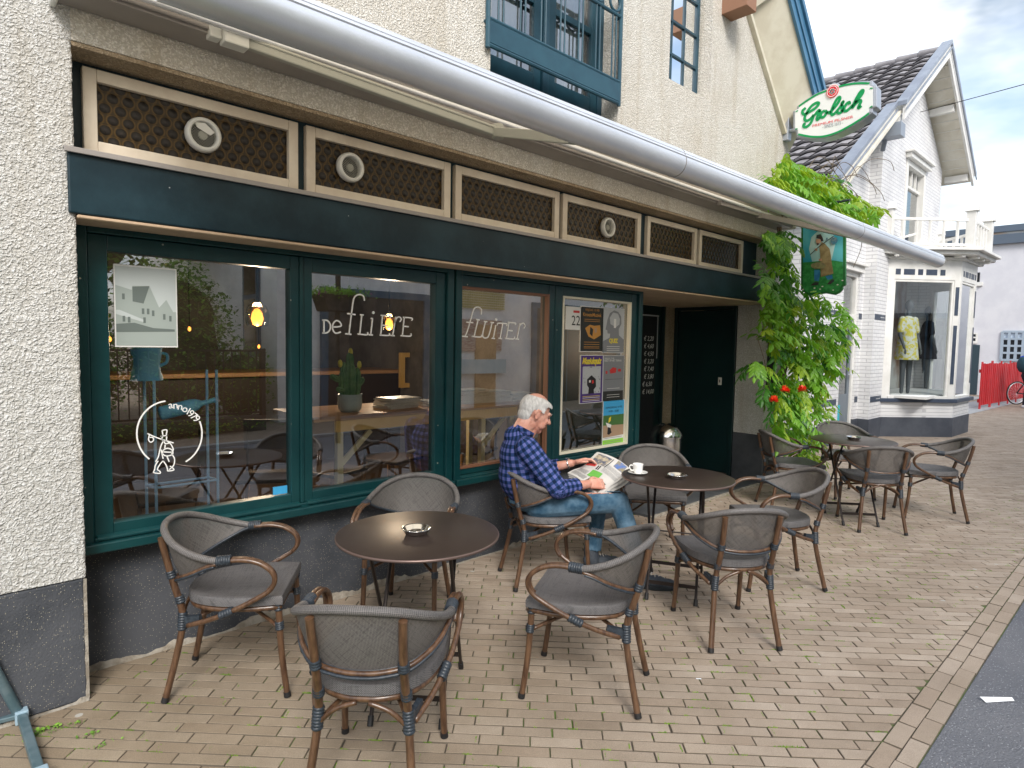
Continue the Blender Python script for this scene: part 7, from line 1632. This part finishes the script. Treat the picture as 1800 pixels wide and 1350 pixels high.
# ------------------------------------------------------------------ far end of the street
XF = 27.0
fbd = thing('grey_building', 'pale grey rendered building with a dark door closing the end of the street', 'building', (XF, 6, 0))
mat('grey_render', (.60, .60, .64), .8, c2=(.66, .66, .69), cs=1.5, bs=30, bd=.2); mat('roof_edge', (.09, .12, .16), .6); mat('flaking', (.62, .60, .56), .9, c2=(.55, .40, .28), cs=.8, cb=(.50, .58))
zr = onX(1755, 430, XF).z
w = MB(); w.box(XF, -2.9, 0, XF+8, 16, zr); w.build('wall', G['grey_render'], fbd, world=True)
w = MB(); w.box(XF-.15, -3.05, zr+.001, XF+8, 16.1, zr+.32); w.build('parapet', G['roof_edge'], fbd, world=True); 
w = MB(); w.box(XF+.6, -3, zr+.321, XF+7.9, 16, onX(1755, 404, XF).z); w.build('upper_wall', G['flaking'], fbd, world=True)
w = MB(); w.box(XF+.5, -3.1, onX(1755, 404, XF).z+.001, XF+8, 16.1, onX(1755, 399, XF).z+.12); w.build('upper_parapet', G['roof_edge'], fbd, world=True)
def rx(pxa, pya, pxb, pyb): a, b = onX(pxa, pya, XF), onX(pxb, pyb, XF); return b.y, a.y, b.z, a.z
y0, y1, z0, z1 = rx(1696, 606, 1717, 693); w = MB(); w.box(XF-.03, y0, .02, XF+.02, y1, z1); w.build('door', mat('door_teal', (.03, .055, .07), .4), fbd, world=True, bevel=.01)
y0, y1, z0, z1 = rx(1696, 585, 1718, 604); w = MB()
for (a, b, c_, d_) in ((y0, y1, z0, z0+.09), (y0, y1, z1-.05, z1), (y0, y0+.05, z0+.091, z1-.051), (y1-.05, y1, z0+.091, z1-.051), ((y0+y1)/2-.025, (y0+y1)/2+.025, z0+.091, z1-.051), (y0+.051, (y0+y1)/2-.026, (z0+z1)/2, (z0+z1)/2+.05), ((y0+y1)/2+.026, y1-.051, (z0+z1)/2, (z0+z1)/2+.05)): w.box(XF-.06, a, c_, XF-.01, b, d_)
fr2 = w.build('fanlight', G['house_trim'], fbd, world=True); w = MB(); w.box(XF-.012, y0+.05, z0+.09, XF-.002, y1-.05, z1-.05); w.build('pane', G['win_dark'], fr2, world=True)
y0, y1, z0, z1 = rx(1763, 583, 1822, 634); w = MB(); n = 5
for k in range(n+1): y = y1-(y1-y0)*k/n; w.box(XF-.05, y-.04, z0, XF-.005, y+.04, z1)
for k in range(5): z = z0+(z1-z0)*k/4; w.box(XF-.053, y0, z-.035, XF-.0052, y1, z+.035)
fr3 = w.build('grid_window', mat('frame_greyblue', (.35, .42, .50), .5), fbd, world=True); w = MB(); w.box(XF-.003, y0, z0, XF-.0005, y1, (z0+z1)/2+.2); w.build('pane', G['win_dark'], fr3, world=True); w = MB(); w.box(XF-.003, y0, (z0+z1)/2+.201, XF-.0005, y1, z1); w.build('blind', mat('blind', (.5, .58, .68), .6), fr3, world=True)
y0, y1, z0, z1 = rx(1703, 480, 1722, 496); w = MB(); w.box(XF-.03, y0, z0, XF-.002, y1, z1); w.build('small_window', G['win_dark'], fbd, world=True); w = MB(); w.box(XF-.08, y0-.1, z0-.13, XF-.002, y1+.1, z0-.001); w.build('sill', G['house_trim'], fbd, world=True)
# red slat fence
mat('fence_red', (.45, .008, .012), .45, c2=(.55, .012, .018), cs=3)
A, B = gnd(1718, 719), gnd(1800, 704); rf = thing('red_fence', 'bright red vertical slat fence at the end of the street', 'fence', A)
Ln = (B-A); Ld = Ln.normalized(); L_ = Ln.length; H_ = 1.22; random.seed(12)
w = MB()
for z in (.22, 1.02): w.bar(A+Vector((0, 0, z)), B+Vector((0, 0, z)), .04, .09)
w.build('rail', G['fence_red'], rf, world=True)
for k in range(int(L_/.19)):
    p = A+Ld*(k*.19); wd = random.choice((.09, .12, .15)); h0 = .10 if k % 5 else 0; w = MB(); pr_ = Vector((-Ld.y, Ld.x, 0)); w.bar(p-pr_*.045+Vector((0, 0, h0)), p-pr_*.045+Vector((0, 0, H_+(.06 if k % 5 == 0 else 0)+random.uniform(-.02, .02))), wd, .022, up=tuple(pr_)); w.build('slat', G['fence_red'], rf, world=True)
# bicycle and its rider at the right edge
bx = gnd(1812, 716); bk_ = thing('bicycle', 'dark bicycle pushed along in front of the red fence', 'bicycle', gnd(1786, 711)+Vector((0, 0, 0)), math.atan2(-.35, .94)*0)
bdir = Vector((.75, -.55, 0)).normalized()
bk_.rotation_euler = (0, 0, math.atan2(bdir.y, bdir.x))
for x in (0, 1.05):
    w = MB(); w.tube([(x+.33*math.cos(t), 0, .34+.33*math.sin(t)) for t in [k*math.pi/18 for k in range(36)]], .018, 8, closed=True); wh = w.build('wheel', G['rubber'], bk_, smooth=True)
    w = MB(); w.tube([(x+.305*math.cos(t), 0, .34+.305*math.sin(t)) for t in [k*math.pi/18 for k in range(36)]], .010, 6, closed=True); [w.tube([(x, 0, .34), (x+.3*math.cos(t), 0, .34+.3*math.sin(t))], .002, 3) for t in [k*math.pi/10 for k in range(20)]]; w.build('rim', G['alu'], wh, smooth=True)
w = MB(); 
for a, b in (((0, 0, .34), (.42, 0, .30)), ((.42, 0, .30), (.30, 0, .85)), ((.0, 0, .34), (.32, 0, .75)), ((.42, 0, .30), (.85, 0, .85)), ((.32, 0, .78), (.83, 0, .90)), ((1.05, 0, .34), (.80, 0, 1.02))): w.tube([a, b], .016, 8)
w.build('frame', G['board_black'], bk_, smooth=True)
w = MB(); w.tube(smooth_path([(.66, -.28, 1.02), (.80, -.2, 1.06), (.80, 0, 1.04), (.80, .2, 1.06), (.66, .28, 1.02)], 4), .012, 8); w.build('handlebar', G['alu'], bk_, smooth=True)
w = MB(); ell(w, Vector((.27, 0, .90)), (.13, .07, .03), None, 12); w.tube([(.29, 0, .85), (.30, 0, .75)], .013, 6); w.build('saddle', G['rubber'], bk_, smooth=True)
rd = thing('person', 'blurred looking passer-by in a bright blue jacket with a dark rucksack at the right edge', 'person', gnd(1803, 717), math.radians(-36)); rd['label'] = 'passer-by in a bright blue jacket with a dark rucksack at the right edge'
s = MB(); ell(s, Vector((.02, 0, 1.60)), (.095, .075, .115)); capsule(s, (0, 0, 1.38), (.01, 0, 1.52), .055, .05); ell(s, Vector((0, 0, 1.22)), (.11, .17, .22)); ell(s, Vector((.11, 0, 1.58)), (.016, .012, .02)); ell(s, Vector((0, 0, .95)), (.11, .15, .13))
for q in (-1, 1): 
    capsule(s, (0, q*.19, 1.38), (.05, q*.22, 1.10), .05, .042); capsule(s, (.05, q*.22, 1.10), (.30, q*.20, 1.02), .042, .03); capsule(s, (0, q*.09, .90), (q*.14+.03, q*.09, .50), .08, .055); capsule(s, (q*.14+.03, q*.09, .50), (q*.16-.02*q, q*.09, .08), .05, .035); ell(s, Vector((.34, q*.20, 1.02)), (.04, .035, .03)); capsule(s, (q*.15, q*.09, .05), (q*.15+.14, q*.09, .03), .035, .03)
fuse(s, 'body', G['skin'], rd, .012, 2)
s = MB(); ell(s, Vector((0, 0, 1.20)), (.14, .20, .26)); ell(s, Vector((-.01, 0, 1.36)), (.10, .20, .09))
for q in (-1, 1): capsule(s, (0, q*.19, 1.38), (.05, q*.22, 1.10), .066, .058); capsule(s, (.05, q*.22, 1.10), (.28, q*.20, 1.02), .058, .045)
fuse(s, 'jacket', mat('jacket_blue', (.01, .05, .50), .7, c2=(.02, .10, .60), cs=6), rd, .012, 3)
s = MB(); ell(s, Vector((0, 0, .93)), (.125, .165, .13))
for q in (-1, 1): capsule(s, (0, q*.09, .90), (q*.14+.03, q*.09, .50), .092, .068); capsule(s, (q*.14+.03, q*.09, .50), (q*.16-.02*q, q*.09, .10), .065, .055)
fuse(s, 'trousers', mat('trouser_navy', (.012, .018, .035), .8), rd, .012, 3)
s = MB(); ell(s, Vector((-.01, 0, 1.635)), (.105, .088, .10)); ell(s, Vector((-.05, 0, 1.58)), (.065, .08, .09)); fuse(s, 'hair', mat('hair_blond', (.45, .33, .18), .7), rd, .012, 2, lambda co: co.x < .06 or co.z > 1.67)
s = MB(); ell(s, Vector((-.20, 0, 1.20)), (.10, .15, .22)); fuse(s, 'rucksack', mat('ruck_teal', (.01, .05, .07), .8), rd, .012, 2)
for q in (-1, 1): s = MB(); capsule(s, (q*.15-.03, q*.09, .045), (q*.15+.16, q*.09, .04), .048, .042); fuse(s, 'shoe', G['p_lightgrey'], rd, .012, 2)
# shop dummies in the bay window
mat('dummy_grey', (.10, .11, .12), .5); mat('dress_print', (.70, .62, .10), .8, c2=(.70, .72, .66), cs=16, cb=(.48, .52)); mat('dress_black', (.015, .015, .02), .8)
def dummy(px, py, Y, rot, lab, dress, nm):
    b = onY(px, py, Y); t = thing('shop_dummy', lab, 'mannequin', (b.x, Y, .75), math.radians(rot), 'shop dummies in the bay window'); s = MB()
    ell(s, Vector((0, 0, 1.62)), (.075, .07, .11)); capsule(s, (0, 0, 1.38), (0, 0, 1.52), .045, .04); ell(s, Vector((0, 0, 1.22)), (.09, .15, .20)); ell(s, Vector((0, 0, .95)), (.10, .15, .14))
    for q in (-1, 1): capsule(s, (0, q*.165, 1.36), (.02, q*.24, 1.08), .042, .034); capsule(s, (.02, q*.24, 1.08), (.10, q*.22, .84), .034, .024); ell(s, Vector((.12, q*.215, .77)), (.022, .02, .055)); capsule(s, (0, q*.08, .9), (.0, q*.09, .45), .075, .05); capsule(s, (0, q*.09, .45), (0, q*.09, .02), .048, .03)
    fuse(s, 'body', G['dummy_grey'], t, .012, 2)
    s = MB(); ell(s, Vector((0, 0, 1.20)), (.115, .18, .24)); 
    s.lathe([(.0, .62), (.20, .62), (.155, 1.0), (.12, 1.2), (0, 1.25)], n=24)
    for q in (-1, 1): capsule(s, (0, q*.165, 1.36), (.01, q*.215, 1.16), .062, .062)
    fuse(s, 'dress', G[dress], t, .012, 2); t.scale = (.93, .93, .93) if False else (1, 1, 1); return t
dummy(1589, 700, 3.35, -110, 'shop dummy in a yellow and white patterned dress', 'dress_print', 'a'); dummy(1623, 700, 3.55, -60, 'shop dummy in a black top behind the patterned dress', 'dress_black', 'b')
w = MB(); w.box(12.6, 2.85, .70, 15.4, 3.9, .745); w.build('display_floor', G['p_white'], hs, world=True); w = MB(); w.box(12.3, 3.95, .7, 15.8, 4.0, 3.1); w.build('display_backing', mat('backing_brown', (.20, .11, .06), .8, c2=(.5, .5, .48), cs=.9), hs, world=True)
